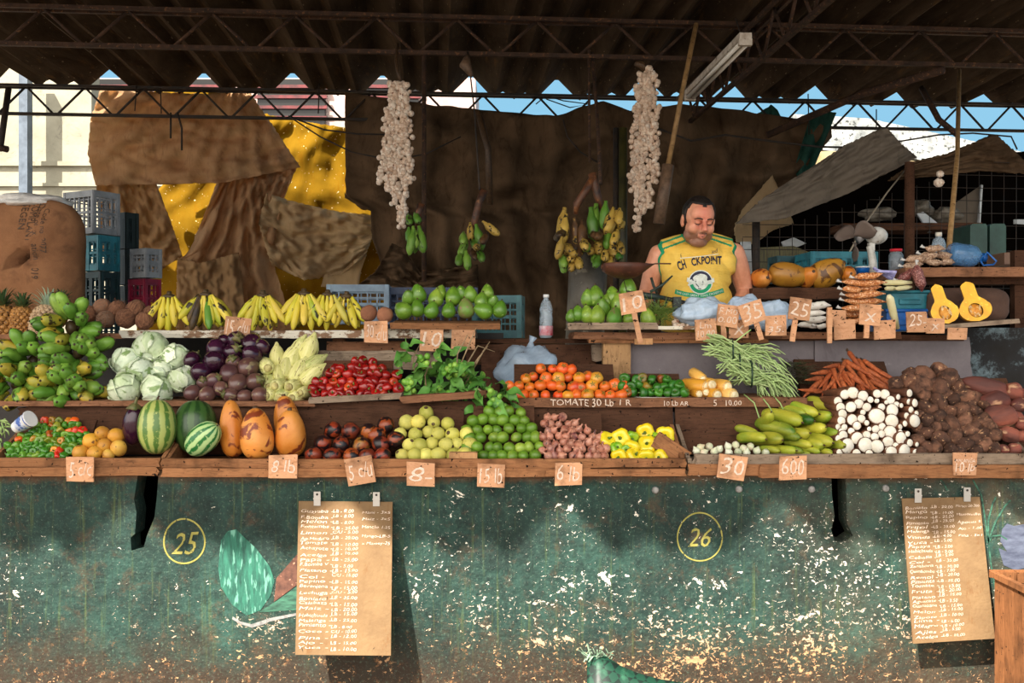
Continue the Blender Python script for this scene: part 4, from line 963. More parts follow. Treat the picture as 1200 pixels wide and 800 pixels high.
for i, (x, y, rr) in enumerate(yc):
    px, py = 980+x/4, 370+y/4; Y = dep(py, 534, 4.19, .4)
    sd_ = 1 if x > 285 else 0
    d = Vector((rnd(-.12, .12)-(.45 if sd_ else 0)-(.25 if x < 60 else 0), 1, rnd(-.06, .06)-.03))
    spawn(YUCA[i % 4], P(px, py, Y), q=Vector((0, 0, 1)).rotation_difference(d.normalized()) @ Quaternion((0, 0, 1), rnd(0, 6)), sc=S(rr/4, Y)/.0195, label='brown cassava root with white cut end in the stack of the right tray', group='cassava roots stacked in the right tray')
tr = [(1082, 442, 12), (1100, 434, 9.5), (1080, 450, 11), (1110, 445, 13), (1101, 456, 11.5), (1082, 464, 8.5), (1100, 472, 9.8), (1117, 468, 7.5), (1129, 465, 10.5), (1141, 467, 8.5), (1082, 478, 9), (1112, 483, 7), (1126, 480, 9), (1142, 482, 7.5),
      (1100, 489, 8.5), (1085, 493, 8.5), (1156, 473, 9), (1152, 494, 9.5), (1130, 494, 9), (1096, 502, 7.5), (1114, 497, 10), (1134, 506, 8.5), (1102, 514, 9.5), (1118, 513, 8.5), (1150, 508, 8), (1164, 510, 8.5), (1083, 508, 7.5),
      (1131, 520, 8.5), (1096, 525, 8), (1085, 524, 7.5), (1114, 528, 8), (1154, 521, 7.5), (1144, 528, 6.5), (1165, 525, 7.5), (1064, 446, 9), (1050, 450, 8.5), (1066, 437, 6.5), (1072, 456, 8), (1091, 481, 7), (1136, 474, 7), (1120, 505, 6.5),
      (1108, 463, 7), (1141, 500, 7), (1125, 528, 7), (1078, 530, 7), (1092, 449, 8), (1120, 453, 8), (1074, 488, 7), (1073, 500, 7), (1075, 516, 8), (1140, 516, 8), (1160, 500, 8), (1106, 500, 7)]
for i, (x, y, rr) in enumerate(tr):
    one(TARO, i, x, y, dep(y, 533, 4.2), rr*1.02, .033, 'lumpy dark brown taro root in the heap right of the cassava', 'taro roots in the right tray')
sw = [(1154, 454, 27, (1.15, .6, .6), 'long flat sweet potato lying on top of the heap'), (1166, 470, 17, (1.25, 1, 1), 'large reddish sweet potato below the long one'), (1172, 488, 20, (1.1, 1, 1), 'biggest pinkish sweet potato in the middle of its pile'),
      (1191, 489, 10, None, 'small sweet potato right of the biggest one'), (1194, 475, 12, None, 'dark red rounded sweet potato near the right picture edge'), (1199, 497, 11, None, 'sweet potato cut by the right picture edge, middle row'),
      (1183, 509, 14, (1.1, .9, .9), 'red sweet potato low in the pile with pale spots'), (1198, 511, 10, None, 'sweet potato cut by the right picture edge, lower row'), (1189, 526, 9.5, None, 'small brown sweet potato at the tray edge, right end'),
      (1176, 526, 7.5, None, 'smallest brown sweet potato at the tray edge'), (1187, 459, 14, (.9, 1, 1.1), 'brown sweet potato at the back right of the heap'), (1201, 462, 9, None, 'brown sweet potato behind, cut by the right picture edge')]
for i, (x, y, rr, s3_, lb) in enumerate(sw):
    one(SWEET, i, x, y, dep(y, 531, 4.2), rr*.9, .042, lb, 'sweet potatoes in the right tray', rot=(rnd(-20, 20), rnd(-15, 15), rnd(-20, 20)), sc3=s3_)
BASES.append((MB().box((CX(1110, 4.4), 4.62, CZ(490, 4.4)), (S(230, 4.4), .02, .42), (-.7, 0, 0)), 'roots'))

# ---- middle tier
cb = [(176, 409, 19, 'topmost whitish cabbage of the heap'), (147, 424, 16, 'leftmost upper cabbage with frilly pale leaves'), (166, 435, 16, 'green tinged cabbage in the middle of the heap'), (206, 419, 15.5, 'upper right cabbage beside the eggplants'),
      (189, 434, 12, 'small cabbage wedged at the back of the heap'), (147, 457, 19, 'large front cabbage beside the green plantains'), (185, 457, 18, 'front right cabbage on the shelf edge'), (214, 444, 15, 'pale green cabbage touching the eggplants')]
for i, (x, y, rr, lb) in enumerate(cb): one(CAB, i, x, y, dep(y, 458, 4.5, .9), rr, .071, lb, 'cabbages on the middle tier', rot=(rnd(30, 120), rnd(-40, 40), rnd(0, 360)))
eg = [(277, 399, 12), (295, 402, 12.5), (254, 408, 12.5), (307, 406, 9), (225, 421, 9.5), (251, 424, 14), (272, 413, 11.5), (296, 416, 12), (236, 436, 12.5), (274, 425, 10), (291, 430, 12.5), (269, 437, 12), (250, 446, 9.5), (259, 455, 9.5),
      (279, 449, 12), (299, 447, 11), (226, 460, 10), (243, 462, 10), (270, 463, 9), (287, 464, 8.5), (305, 463, 10.5), (238, 449, 8), (262, 399, 8)]
for i, (x, y, rr) in enumerate(eg):
    dark = y < 440 and not (x, y) in ((269, 437), (274, 425), (291, 430))
    one(EGG, (i % 2)*2+(0 if dark else 1), x, y, dep(y, 464, 4.46, .8), rr, .045, 'glossy dark purple eggplant in the upper part of the heap' if dark else 'brownish purple streaked eggplant in the heap beside the corn', 'dark eggplants' if dark else 'streaked eggplants', axis=(rnd(-.6, .6), 1.0, rnd(-.4, .6)) if i % 3 else (rnd(-1, 1), -.7, .5), spread=.5, sc3=(1, 1, .95))
hk = [(325, 418, 8, 95, .95), (350, 407, 8, 62, .9), (362, 410, 10, 72, .95), (311, 428, 9, 165, .35), (336, 430, 8, 92, .7), (351, 434, 9, 66, .75), (369, 425, 8, 35, .8), (316, 443, 8, 120, .4), (331, 451, 8.5, 0, .1), (348, 452, 8.5, 0, .12),
      (327, 437, 7, 100, .5), (367, 439, 9, 42, .8), (321, 462, 8.5, 0, .1), (336, 463, 8.5, 30, .1), (351, 464, 7.5, 10, .15), (361, 459, 7, 0, .2), (343, 415, 8, 55, .7), (345, 421, 7, 80, .5)]
for i, (x, y, rr, a, e) in enumerate(hk):
    toward = e < .45
    d = Vector((math.cos(R(a))*e, (1 if toward else .45)*math.sqrt(max(.02, 1-e*e)), math.sin(R(a))*e))
    spawn(HUSK[i % 3], P(x, y, dep(y, 465, 4.5, .7)+(.05 if toward else 0)), q=Vector((0, 0, 1)).rotation_difference(d.normalized()) @ Quaternion((0, 0, 1), i), sc=(S(rr, 4.5)/.0235, S(rr, 4.5)/.0235, S(rr, 4.5)/.0262*(.58 if not toward else 1)), label='pale green corn ear in its husk, in the heap left of the red peppers', group='corn ears in husk')
heap(REDP, [(362, 468), (366, 452), (376, 440), (390, 428), (415, 422), (440, 424), (456, 428), (466, 440), (466, 458), (455, 466), (400, 470)], 9.8, 462, 4.44, 5.6, .020, 'small shiny red pepper in the heap between corn and leafy branches', 'red peppers on the middle tier', seed=6, axis=(0, -.6, .3), spread=2.4, jit=.24, vs=.78, k=.8)
heap(TOM, [(590, 470), (594, 452), (606, 442), (622, 434), (640, 428), (655, 424), (668, 424), (684, 436), (700, 440), (716, 445), (733, 450), (735, 470)], 12.4, 463, 4.45, 7.2, .0275, 'ripening tomato in the heap behind the chalked price', 'tomatoes on the middle tier', seed=7, axis=(0, -.5, .6), spread=1.6, jit=.2, vs=.84, sv=.15, k=.8)
heap(DGRN, [(726, 468), (724, 446), (738, 440), (760, 439), (785, 440), (802, 450), (810, 468)], 9.8, 460, 4.45, 5.6, .0205, 'small dark green pepper, some turning red, right of the tomatoes', 'dark green peppers on the middle tier', seed=8, axis=(0, -.6, .3), spread=2.4, jit=.22, vs=.8, k=.8)
tag(MB().rev([(0, 0), (.17, 0), (.175, .012), (.168, .014), (.16, .006), (0, .004)], 32).build('plate', plain('dull_metal', '#9a948e', .4, .5, .6), loc=P(768, 466, 4.58)+Vector((0, 0, 0))), 'wide shallow metal plate under the dark green peppers', 'plate')
cbs = [(817, 440, 7, 60, .6), (813, 452, 9, 5, .7), (829, 450, 8, 0, .15), (843, 452, 8.5, 10, .4), (824, 459, 6, 0, .1), (815, 461, 6, 0, .2), (833, 462, 8, 0, .3), (849, 463, 9, 0, .45)]
for i, (x, y, rr, a, e) in enumerate(cbs):
    d = Vector((-math.cos(R(a))*e, math.sqrt(1-e*e), math.sin(R(a))*e*.6))
    spawn(COB[i % 2], P(x, y, dep(y, 464, 4.46)+.03), q=Vector((0, 0, 1)).rotation_difference(d.normalized()), sc=S(rr, 4.5)/.0245, label='husked yellow corn cob with pale cut end, left of the long beans', group='husked corn cobs')
# carrots in a fan
random.seed(31); cpoly = [(948, 462), (955, 440), (972, 425), (1000, 420), (1025, 428), (1040, 440), (1046, 452), (1035, 462), (1000, 462)]
n = 0; y = 458
while y > 418:
    x = 945+rnd(0, 4)
    while x < 1050:
        if inpoly(x, y, cpoly):
            a = (x-995)/60+rnd(-.35, .35); d = Vector((math.sin(a*1.6)*1.1, -.7+rnd(-.3, .2), -math.cos(a)*.55+(.45 if abs(a) > .6 else 0)))
            spawn(CARROT[n % 3], P(x, y, dep(y, 458, 4.5, .7)+.02)-d.normalized()*.05, q=Vector((0, 0, -1)).rotation_difference(d.normalized()), sc=rnd(.95, 1.25), label='dull orange carrot in the heap between long beans and taro', group='carrots heaped above the cassava'); n += 1
        x += 10.5
    y -= 7.5
BASES.append((MB().box((CX(1000, 4.6), 4.72, CZ(452, 4.6)), (S(110, 4.6), .02, .3), (-.7, 0, 0)), 'carrots'))
# dark carrot tops
def tuft(name, px, py, Y, w_, h_, n, mt, label, cat, up=.3, ln=.07, seed=0, rad=.0012):
    random.seed(seed); mb = MB(); c = P(px, py, Y)
    for k in range(n):
        a = Vector((rnd(-1, 1)*w_, rnd(-.5, .5)*w_, rnd(-1, 1)*h_)); d = Vector((rnd(-1, 1), rnd(-1, .3), rnd(-.6, 1)*up)).normalized()*ln*rnd(.5, 1)
        mb.tube([a, a+d*.5+Vector((0, 0, .006)), a+d], [rad, rad, rad*.4], 4, cap=False)
    o = mb.build(name, mt, loc=c); return tag(o, label, cat, kind='stuff')
tuft('carrot_tops', 930, 438, 4.66, .07, .05, 260, mat('dark_greens', '#2a3a1c', '#3a3020', 30, var=.1), 'matted dark green carrot tops between beans and carrots', 'greens', seed=2)
# long beans
def beans(px0, py0, bx, by, ex0, ex1, ey0, ey1, n, label, seed, Y):
    random.seed(seed); r_ = empty('long_bean_bunch', P(bx, by, Y), label=label, cat='long beans'); o0 = r_.location
    M_LB = mat('long_bean_skin', '', ramp=[(0, '#7f9a56'), (.5, '#9db877'), (1, '#bccb93')], c2='#a8bf80', sc=30, rough=.55, var=.2)
    for k in range(n):
        t = k/n; s0 = P(px0+rnd(-12, 10), py0+rnd(-14, 14), Y+rnd(-.06, .05)); m0 = P(bx+rnd(-6, 6), by+rnd(-13, 13), Y+rnd(-.07, .05))
        ex = ex0+(ex1-ex0)*rnd(0, 1); ey = ey0+(ey1-ey0)*rnd(0, 1)**.8
        m1 = P(bx+(ex-bx)*.6, by+(ey-by)*.35+rnd(-8, 4), Y+rnd(-.07, .04)); e0 = P(ex, ey, Y-rnd(.02, .1))
        pts = [s0, (s0+m0)/2+Vector((0, 0, .01)), m0, m1, (m1+e0)/2+Vector((rnd(0, .015), 0, .012)), e0]
        pts = [q-o0 for q in pts]; sm = []
        for a, b in zip(pts, pts[1:]): sm += [a, (a+b)/2]
        sm.append(pts[-1]); MB().tube(sm, [.0032]*(len(sm)-2)+[.0028, .0012], 6).build('bean', M_LB, r_)
    mb = MB(); mb.tube([P(bx+2*math.cos(a)-o0.x*0, by, Y)-o0+Vector((.004*math.cos(a), .075*math.cos(a), .062*math.sin(a))) for a in [2*PI*k/20 for k in range(21)]], .004, 6); mb.build('tie', mat('green_tie', '#22402c', '#182c20', 30), r_)
    return r_
beans(834, 404, 858, 412, 880, 928, 402, 452, 52, 'larger bunch of pale green long beans tied at its left end', 5, 4.62)
beans(862, 438, 880, 438, 905, 938, 448, 478, 46, 'second bunch of long beans lying in front, tips hanging over the shelf', 6, 4.55)
beans(850, 425, 866, 428, 884, 915, 450, 472, 26, 'loose lower bunch of long beans between the two tied ones', 8, 4.60)
r = empty('long_bean', P(880, 470, 4.44), label='few stray long beans dangling from the shelf over the cucumbers', cat='long beans')
for pl in ([(872, 462), (884, 472), (890, 490), (895, 508)], [(890, 462), (900, 474), (906, 484)], [(905, 462), (914, 472), (918, 480)], [(862, 400), (872, 392), (880, 386)]):
    MB().tube([P(x, y, 4.37 if y > 465 else 4.42 if y > 400 else 4.5)-r.location for x, y in pl], .0032, 6).build('bean', M_BEAN, r)
# leafy fruit branches
M_LF = mat('guava_leaf', '', ramp=[(0, '#3f7a2c'), (1, '#6a9a44')], c2='#5b8f3c', sc=20, c3='#8aa84c', s3=40, t3=.66, rough=.5, bump=.3, var=.2)
M_TWIG = mat('pale_twig', '#a08a6a', '#7c654a', 60)
M_FR = mat('green_fruit_skin', '', ramp=[(0, '#5f9a34'), (1, '#8fb84c')], rough=.35, var=.15)
def leaf_mesh(i):
    mb = MB(); n = 8; vs = []
    for u in range(n+1):
        t = u/n; w_ = .016*math.sin(PI*t**.8)**.9; x = t*.06; z = .010*math.sin(PI*t)-.012*t*t*(1+i*.5)
        vs += [(x, -w_, z+.005*math.sin(t*9+i)), (x, 0, z-.003), (x, w_, z+.004*math.cos(t*8+i))]
    mb.add(vs, [(q*3+e, q*3+e+1, (q+1)*3+e+1, (q+1)*3+e) for q in range(n) for e in (0, 1)]); me = mb.mesh(); me.materials.append(M_LF)
    me.polygons.foreach_set('use_smooth', [True]*len(me.polygons)); return me
LEAFM = [leaf_mesh(i) for i in range(3)]
fr_me = MB().ball((0, 0, 0), (.0135, .0135, .0145), 12).mesh(); fr_me.materials.append(M_FR); fr_me.polygons.foreach_set('use_smooth', [True]*len(fr_me.polygons))
def branch(cx, cy, Y, pol, nl, fruits, twigs, label, seed):
    random.seed(seed); r_ = empty('leafy_fruit_branch', P(cx, cy, Y), label=label, cat='fruit branch'); o0 = r_.location
    def put(me, name, loc, q, sc):
        o = bpy.data.objects.new(name, me); COL.objects.link(o); o.parent = r_; KIDS.setdefault(r_.name, []).append(o); o.location = loc-o0; o.rotation_euler = q.to_euler(); o.scale = (sc,)*3
    k = 0
    while k < nl:
        x = rnd(min(p[0] for p in pol), max(p[0] for p in pol)); y = rnd(min(p[1] for p in pol), max(p[1] for p in pol))
        if not inpoly(x, y, pol): continue
        d = Vector((rnd(-1, 1), -rnd(.2, .9), rnd(-.9, .7))).normalized()
        q = Vector((1, 0, 0)).rotation_difference(d) @ Quaternion((1, 0, 0), rnd(-1, 1)+.6)
        put(LEAFM[k % 3], 'leaf', P(x, y, Y+rnd(-.06, .08)), q, rnd(1.0, 1.75)); k += 1
    for (x, y, n_) in fruits:
        for j in range(n_): put(fr_me, 'fruit', P(x+rnd(-9, 9), y+rnd(-7, 7), Y-.05+rnd(-.03, .02)), Quaternion(), rnd(.85, 1.15))
    for t in twigs: MB().tube([P(x, y, Y-.02+j*.01)-o0 for j, (x, y) in enumerate(t)], [.0035]*(len(t)-1)+[.0015], 6).build('twig', M_TWIG, r_)
branch(490, 440, 4.55, [(468, 462), (468, 435), (472, 408), (484, 402), (500, 420), (515, 440), (515, 466), (485, 468)], 60, [(500, 423, 9), (481, 450, 7), (478, 460, 3)], [[(484, 468), (486, 440), (484, 420), (491, 405)], [(500, 465), (498, 440), (505, 422)]], 'leafy branch with green fruits, left one, rising to a tall leaf', 21)
branch(535, 440, 4.52, [(505, 466), (510, 430), (512, 405), (525, 412), (550, 422), (578, 440), (585, 462), (560, 466)], 76, [(528, 434, 14), (540, 432, 8), (520, 456, 4)], [[(540, 450), (548, 425), (560, 405), (580, 412)], [(540, 450), (560, 420), (572, 405)], [(535, 445), (536, 415), (548, 392)], [(530, 450), (552, 398), (558, 384)], [(545, 450), (566, 412), (574, 400)]], 'leafy branch with clustered green fruits and bare pale twigs, right one', 22)
branch(572, 468, 4.40, [(548, 470), (565, 452), (590, 448), (602, 462), (590, 490), (560, 482)], 24, [(577, 464, 8), (582, 473, 4)], [[(560, 455), (578, 470), (586, 486)]], 'leafy twig hanging over the shelf edge above the limes', 23)

# ---- green plantains
PL_SK = [M_PLG, M_PLG, M_PLG, M_PLG, M_PLY]
def plant_hand(cx, cy, Y, fs, label, seed):
    random.seed(seed); r_ = empty('plantain_hand', P(cx, cy, Y), label=label, cat='plantains', group='green plantains at the left')
    MB().ball((0, .0, 0), (.03, .03, .035), 10, amp=.3, fr=3, seed=seed).tube([(0, 0, 0), (0, .06, .02)], .02, 8).build('crown', mat('banana_crown', '#4a3a24'), r_)
    fs = list(fs)+[(rnd(0, 360), rnd(.2, .6), .04) for _ in range(5)]
    for k, f_ in enumerate(fs):
        a, e = f_[0], f_[1]; rr = f_[2] if len(f_) > 2 else .045; sk = f_[3] if len(f_) > 3 else (M_PLY if rnd(0, 1) < .1 else M_PLG)
        ca, sa = math.cos(R(a)), math.sin(R(a)); d = Vector((ca*e, -math.sqrt(max(0, 1-e*e)), sa*e))
        o = fing_obj(r_, .145, .030, .5, sk, (ca*rr, -.02*(1-e), sa*rr), d, roll=rnd(0, 6.28), name='plantain')
    return r_
YO = M_PLY
plant_hand(84, 384, 4.66, [(118, .9), (95, .9), (63, .85), (162, .8), (182, .6), (-150, .35), (-95, .25), (-40, .35), (22, .6), (2, .95), (-14, .85), (-33, .75)], 'topmost hand of bright green plantains rising to the pineapples', 41)
plant_hand(40, 424, 4.62, [(158, .95), (140, .9), (118, .85), (172, .95), (178, .75, .03), (188, .6), (88, .8), (60, .5), (-160, .8), (-120, .4)], 'left hand of bright green plantains spread like a fan', 42)
plant_hand(92, 412, 4.60, [(176, .8), (192, .8), (200, .9), (-140, .2), (-80, .25), (30, .25), (0, .7), (-12, .9), (12, .98), (-70, .55), (-100, .45, .06), (150, .7), (-30, .9, .06)], 'middle hand of plantains with blunt tips facing forward', 43)
plant_hand(80, 438, 4.56, [(178, .98), (172, .85), (190, .85), (-150, .25), (100, .2), (15, .6), (0, .9), (8, .98), (-20, .9), (-80, .4), (-45, .5, .06), (-120, .5, .06)], 'hand of dark tipped plantains under the middle one', 44)
plant_hand(82, 456, 4.52, [(170, .8, .05), (184, .85, .05, YO), (-165, .5), (-90, .15), (110, .3), (60, .3), (20, .4), (-12, .6, .05, YO), (-5, .9, .05), (-8, .98, .06, YO), (140, .6, .06), (10, .85, .05)], 'lowest hand of plantains on the shelf edge, some yellow tipped', 45)
plant_hand(20, 448, 4.54, [(100, .4), (50, .6), (20, .3), (-10, .7), (-40, .35, .05, YO), (170, .4, .05, YO), (190, .3), (-130, .5, .06, YO), (-80, .5, .06), (-30, .8, .07), (140, .7)], 'lower left hand of plantains with orange yellow ends', 46)
tag(MB().tube([P(90, 372, 4.7), P(84, 420, 4.68), P(80, 460, 4.66)], [.018, .024, .02], 9).build('plantain_stalk', M_DRYSTEM), 'thick dark stalk in the middle of the green plantains', 'stalk')

# ---- top tier
for i, (x, y, rr, k, rot, lb) in enumerate([(3, 380, 16, 0, (0, -4, 0), 'dark pineapple cut by the left picture edge'), (25, 377, 13, 0, (0, 3, 30), 'orange pineapple with short dark green crown'), (51, 378, 15, 1, (0, 18, 60), 'greyish pineapple with silver green crown leaning right')]):
    one(PINE, k, x, y-1, 4.92, rr*.94, .0535, lb, 'pineapples at the left end', rot=rot, sc3=(1, 1, 1.02))
one(PINE, 0, 68, 368, 5.02, 11, .0535, 'pineapple behind the leaning one, half hidden', 'pineapples at the left end', rot=(0, 10, 0))
cc = [(102, 368, 11, 'leftmost of the two rows'), (120, 360, 10.5, 'top row, greyest one'), (137, 363, 10.5, 'top row, pointed one in the middle'), (159, 363, 11.5, 'top row, right'), (124, 374, 10.5, 'front row, left'), (148, 373, 12, 'front row, biggest'),
      (169, 376, 10.5, 'front row, right end beside the bananas'), (86, 366, 9, 'at the left end behind the plantains'), (177, 367, 9, 'rearmost on the right')]
for i, (x, y, rr, lb) in enumerate(cc): one(COCO, i, x, y, dep(y, 376, 4.86), rr, .047, 'hairy brown coconut, '+lb, 'coconuts left of the bananas')
BH = [k_bananahand(i, n_) for i, n_ in ((0, 5), (1, 9), (2, 8), (3, 8), (4, 5), (5, 4))]; PROTOS += BH
for i, (x, y, rot, lb) in enumerate([(198, 348, (10, 0, 0), 'small hand of spotted yellow bananas at the left end'), (241, 346, (8, 0, 0), 'wide hand of bananas with one blackened and one green finger'), (308, 347, (8, 0, 0), 'hand of greenish yellow bananas above the chalked 15 sign'),
        (356, 345, (8, 0, 0), 'hand of freckled yellow bananas in a regular fan'), (384, 346, (8, 0, 0), 'narrow hand of bananas with dark crown'), (406, 348, (8, 0, 0), 'small hand of mottled orange bananas beside the mameys')]):
    spawn(BH[i], P(x, y, 4.9), rot=tuple(R(a) for a in rot), sc=[.98, 1.0, .98, 1.0, .95, .95][i], label=lb, group='banana hands on the top tier')
one(MAMEY, 0, 432, 367, 4.87, 9.5, .043, 'brown rough mamey, left of the front pair', 'mameys'); one(MAMEY, 1, 451, 369, 4.85, 9.5, .043, 'brown rough mamey beside the green avocados', 'mameys'); one(MAMEY, 0, 422, 368, 4.93, 8.5, .043, 'brown mamey behind the front pair', 'mameys')
av = [(472, 363, 11, 55), (490, 344, 10.5, 8), (489, 361, 9.5, 0), (479, 348, 9, 40), (511, 349, 10, 5), (506, 363, 9.5, -10), (531, 347, 10.5, 0), (526, 363, 9, 0), (546, 361, 11, 5), (551, 345, 9.5, 5), (564, 352, 9, 10), (571, 342, 8.5, 0), (566, 364, 10.5, 70), (578, 353, 8, -40), (586, 362, 9.5, 10), (541, 343, 8, -20), (516, 342, 8, 20)]
for i, (x, y, rr, a) in enumerate(av):
    Y = dep(y, 366, 4.84, .8); one(AVO, 1 if (x, y) == (546, 361) else 0, x, y, Y, rr*.92, .039, 'large avocado with brown patch in the front row of the left heap' if (x, y) == (546, 361) else 'green avocado in the heap on the reddish board', 'avocados on the left board', rot=(rnd(-15, 5), a, rnd(0, 360)), sc3=(1, 1, .95))
av2 = [(689, 349, 9.5, -6), (698, 347, 11.5, 0), (718, 347, 10.5, 8), (736, 338, 11.5, 0), (725, 356, 11.5, -6), (706, 360, 10.5, -30), (677, 367, 8.5, 0), (688, 368, 9.5, 4), (700, 369, 10.5, -4), (720, 371, 10.5, 0), (737, 374, 9, 90), (759, 372, 10.5, -6), (711, 352, 7, 0), (669, 370, 7, 0)]
for i, (x, y, rr, a) in enumerate(av2):
    Y = dep(y, 372, 4.8, .8); one(AVO, 1 if (x, y) == (720, 371) else 0, x, y, Y, rr*.9, .039, 'brown patched avocado in the front row of the right heap' if (x, y) == (720, 371) else 'bright green avocado in the heap beside the seller', 'avocados beside the seller', rot=(rnd(-15, 5), a, rnd(0, 360)), sc3=(1, 1, 1.0))
GAR = None
def garlic_bulb_mesh(r, n=10, seed=0):
    mb = MB().rev([(0, -r*.9), (r*.5, -r*.95), (r*.95, -r*.45), (r, 0), (r*.8, r*.5), (r*.35, r*.9), (r*.18, r*1.3), (0, r*1.5)], n, fn=lambda a, z, q: q*(1+.09*abs(math.cos(2.5*a+seed))))
    me = mb.mesh(); me.materials.append(M_GAR); me.polygons.foreach_set('use_smooth', [True]*len(me.polygons)); return me
M_GAR = mat('garlic_skin', '', ramp=[(0, '#d0b49c'), (.5, '#e2d0bc'), (1, '#ece2d4')], c2='#cbaa90', sc=60, c3='#8a5f4c', s3=70, t3=.62, rough=.5, stretch=(1, 1, .3), var=.2)
GB = []
for i in range(2):
    o = bpy.data.objects.new('garlic_clove', garlic_bulb_mesh(.011, 8, i)); COL.objects.link(o); o['label'] = ''; o['category'] = 'garlic'; GB.append(o)
PROTOS += GB
heap(GB, [(786, 386), (788, 374), (794, 368), (808, 370), (822, 373), (832, 378), (832, 386)], 5.2, 381, 4.8, 2.9, .011, 'small garlic clove in the loose pile below the seller', 'loose garlic cloves', seed=12, vs=.75, jit=.3, board=False, k=1.0)
tuft('chive_bunch', 772, 368, 4.84, .035, .03, 160, mat('chive_green', '#7f9a44', '#5f7a34', 30, c3='#a8b46a', s3=40), 'heap of thin green chives between avocados and garlic', 'chives', up=.7, ln=.1, seed=9, rad=.0014)
# papayas lying on the dark shelf
for i, (x, y, rr, k, rot, sc3, lb) in enumerate([(893, 326, 11.5, 2, (90, 0, 12), (1, 1, .62), 'brownish orange papaya at the left end of the dark shelf'), (925, 322, 14.5, 1, (0, 96, 0), (1, 1, .85), 'long yellow papaya with grey tip lying sideways on the dark shelf'),
        (947, 324, 11.5, 0, (70, 20, 0), (1, 1, .7), 'orange papaya half hidden between the two big yellow ones'), (969, 319, 15.5, 3, (10, 60, 0), (1.05, 1, .72), 'biggest mottled yellow papaya on the dark shelf'), (994, 321, 9.5, 2, (90, 0, 0), (1, 1, .55), 'small dark brown papaya beside the fan stand')]):
    one(PAPA, k, x, y, 5.15, rr, .058, lb, 'papayas on the dark shelf', rot=rot, sc3=sc3)

for o in PROTOS:
    if o.name not in used:
        for c in KIDS.get(o.name, []): bpy.data.objects.remove(c)
        bpy.data.objects.remove(o)
# sloping boards that carry the heaps
for mb, g_ in BASES:
    tag(mb.build('sloping_board', W_DARK, smooth=False), 'sloping dark board carrying the %s' % g_, 'board')
# ------------------------------------------------------------------ crates, sacks, hangings, signs
def crate(name, loc, w_, d_, h_, rz, mt, label, cells=(9, 5), group=None, vertical=False):
    """slotted plastic crate: posts, rims, lattice sides"""
    r = empty(name, loc, (0, 0, rz), label=label, cat='crate', group=group)
    for k in range(4):
        a = k*PI/2; W = w_ if k % 2 == 0 else d_; D = d_ if k % 2 == 0 else w_; Mx = Matrix.Rotation(a, 4, 'Z') @ Matrix.Translation((0, -D/2, 0)); mb = MB()
        mb.box((0, 0, .02), (W, .014, .04), M=Mx).box((0, 0, h_-.02), (W+.012, .024, .04), M=Mx).box((0, 0, h_*.5), (W, .012, .016), M=Mx)
        nx = max(3, int(W/.6*cells[0]*1.6))
        for i in range(nx+1):
            x = -W/2+W*i/nx; big = i in (0, nx) or (vertical and i % 2 == 0)
            mb.box((x, 0, h_/2), (.03 if big else .008, .012 if not big else .018, h_), M=Mx)
        for j in range(1, cells[1]): mb.box((0, .002, h_*j/cells[1]), (W, .006, .008), M=Mx)
        mb.build('slotted_side', mt, r, False)
    MB().box((0, 0, .012), (w_, d_, .012)).build('bottom', mt, r, False); return r
C_GREY = mat('grey_plastic', '#8f9296', '#75787c', 12, rough=.5, var=.1, bump=.1)
C_LBLUE = mat('pale_blue_plastic', '#7f95a6', '#68798a', 12, rough=.5, var=.1, bump=.1)
C_TEAL = mat('teal_plastic', '#2b7d8c', '#215f6c', 12, rough=.45, var=.1, bump=.1)
C_DTEAL = mat('dark_teal_plastic', '#1c3a3c', '#142a2c', 12, rough=.5, var=.1, bump=.1)
C_BLACK = mat('dark_green_plastic', '#1b2724', '#121a19', 12, rough=.5, var=.1, bump=.1)
C_CRIM = mat('crimson_plastic', '#8c1533', '#6a1028', 12, rough=.4, var=.05, bump=.1)
C_BLUE = mat('blue_plastic', '#1560b0', '#0f4c92', 12, rough=.35, var=.05, bump=.05)
YB = 6.2
def col_crate(px0, px1, py0, py1, Y, rz, mt, label, **kw):
    w_ = S(px1-px0, Y); k = abs(math.cos(rz))+abs(math.sin(rz))*.7
    return crate('plastic_crate', P((px0+px1)/2, py1, Y+.2), w_/k, w_/k*.7, S(py1-py0, Y), rz, mt, label, **kw)
col_crate(78, 137, 225, 276, YB, R(-28), C_GREY, 'grey slotted plastic crate, topmost of the tall left stack')
col_crate(92, 137, 276, 318, YB, R(-28), C_TEAL, 'teal plastic crate in the stack behind the sack', vertical=True)
col_crate(97, 137, 318, 362, YB, R(-28), C_DTEAL, 'dark teal plastic crate low in the stack behind the sack', vertical=True)
col_crate(92, 137, 362, 405, YB, R(-28), C_DTEAL, 'lowest dark teal crate of the stack behind the coconuts')
for i, (a, b, lb) in enumerate([(249, 292, 'topmost'), (292, 334, 'second'), (334, 376, 'third')]): col_crate(136, 160, a, b, YB+.3, R(-35), C_BLACK, 'narrow blackish green crate, %s of its stack' % lb, vertical=True)
col_crate(155, 187, 291, 326, YB+.1, R(-32), C_GREY, 'small grey lattice crate on top of the crimson one', cells=(9, 7))
col_crate(153, 186, 326, 372, YB+.1, R(-32), C_CRIM, 'crimson lattice crate right of the dark stack', cells=(9, 7))
col_crate(386, 457, 333, 380, 5.5, R(4), C_LBLUE, 'pale grey blue crate behind the right end of the bananas', cells=(8, 6))
col_crate(456, 560, 337, 385, 5.7, R(2), mat('navy_plastic', '#2a3c5c', '#1e2c44', 12), 'dark blue crate behind the left avocado heap', cells=(8, 6))
col_crate(556, 613, 345, 396, 5.15, R(-6), mat('dusty_teal_plastic', '#3f6f74', '#335a60', 12), 'dusty teal crate right of the avocado board', cells=(8, 6))
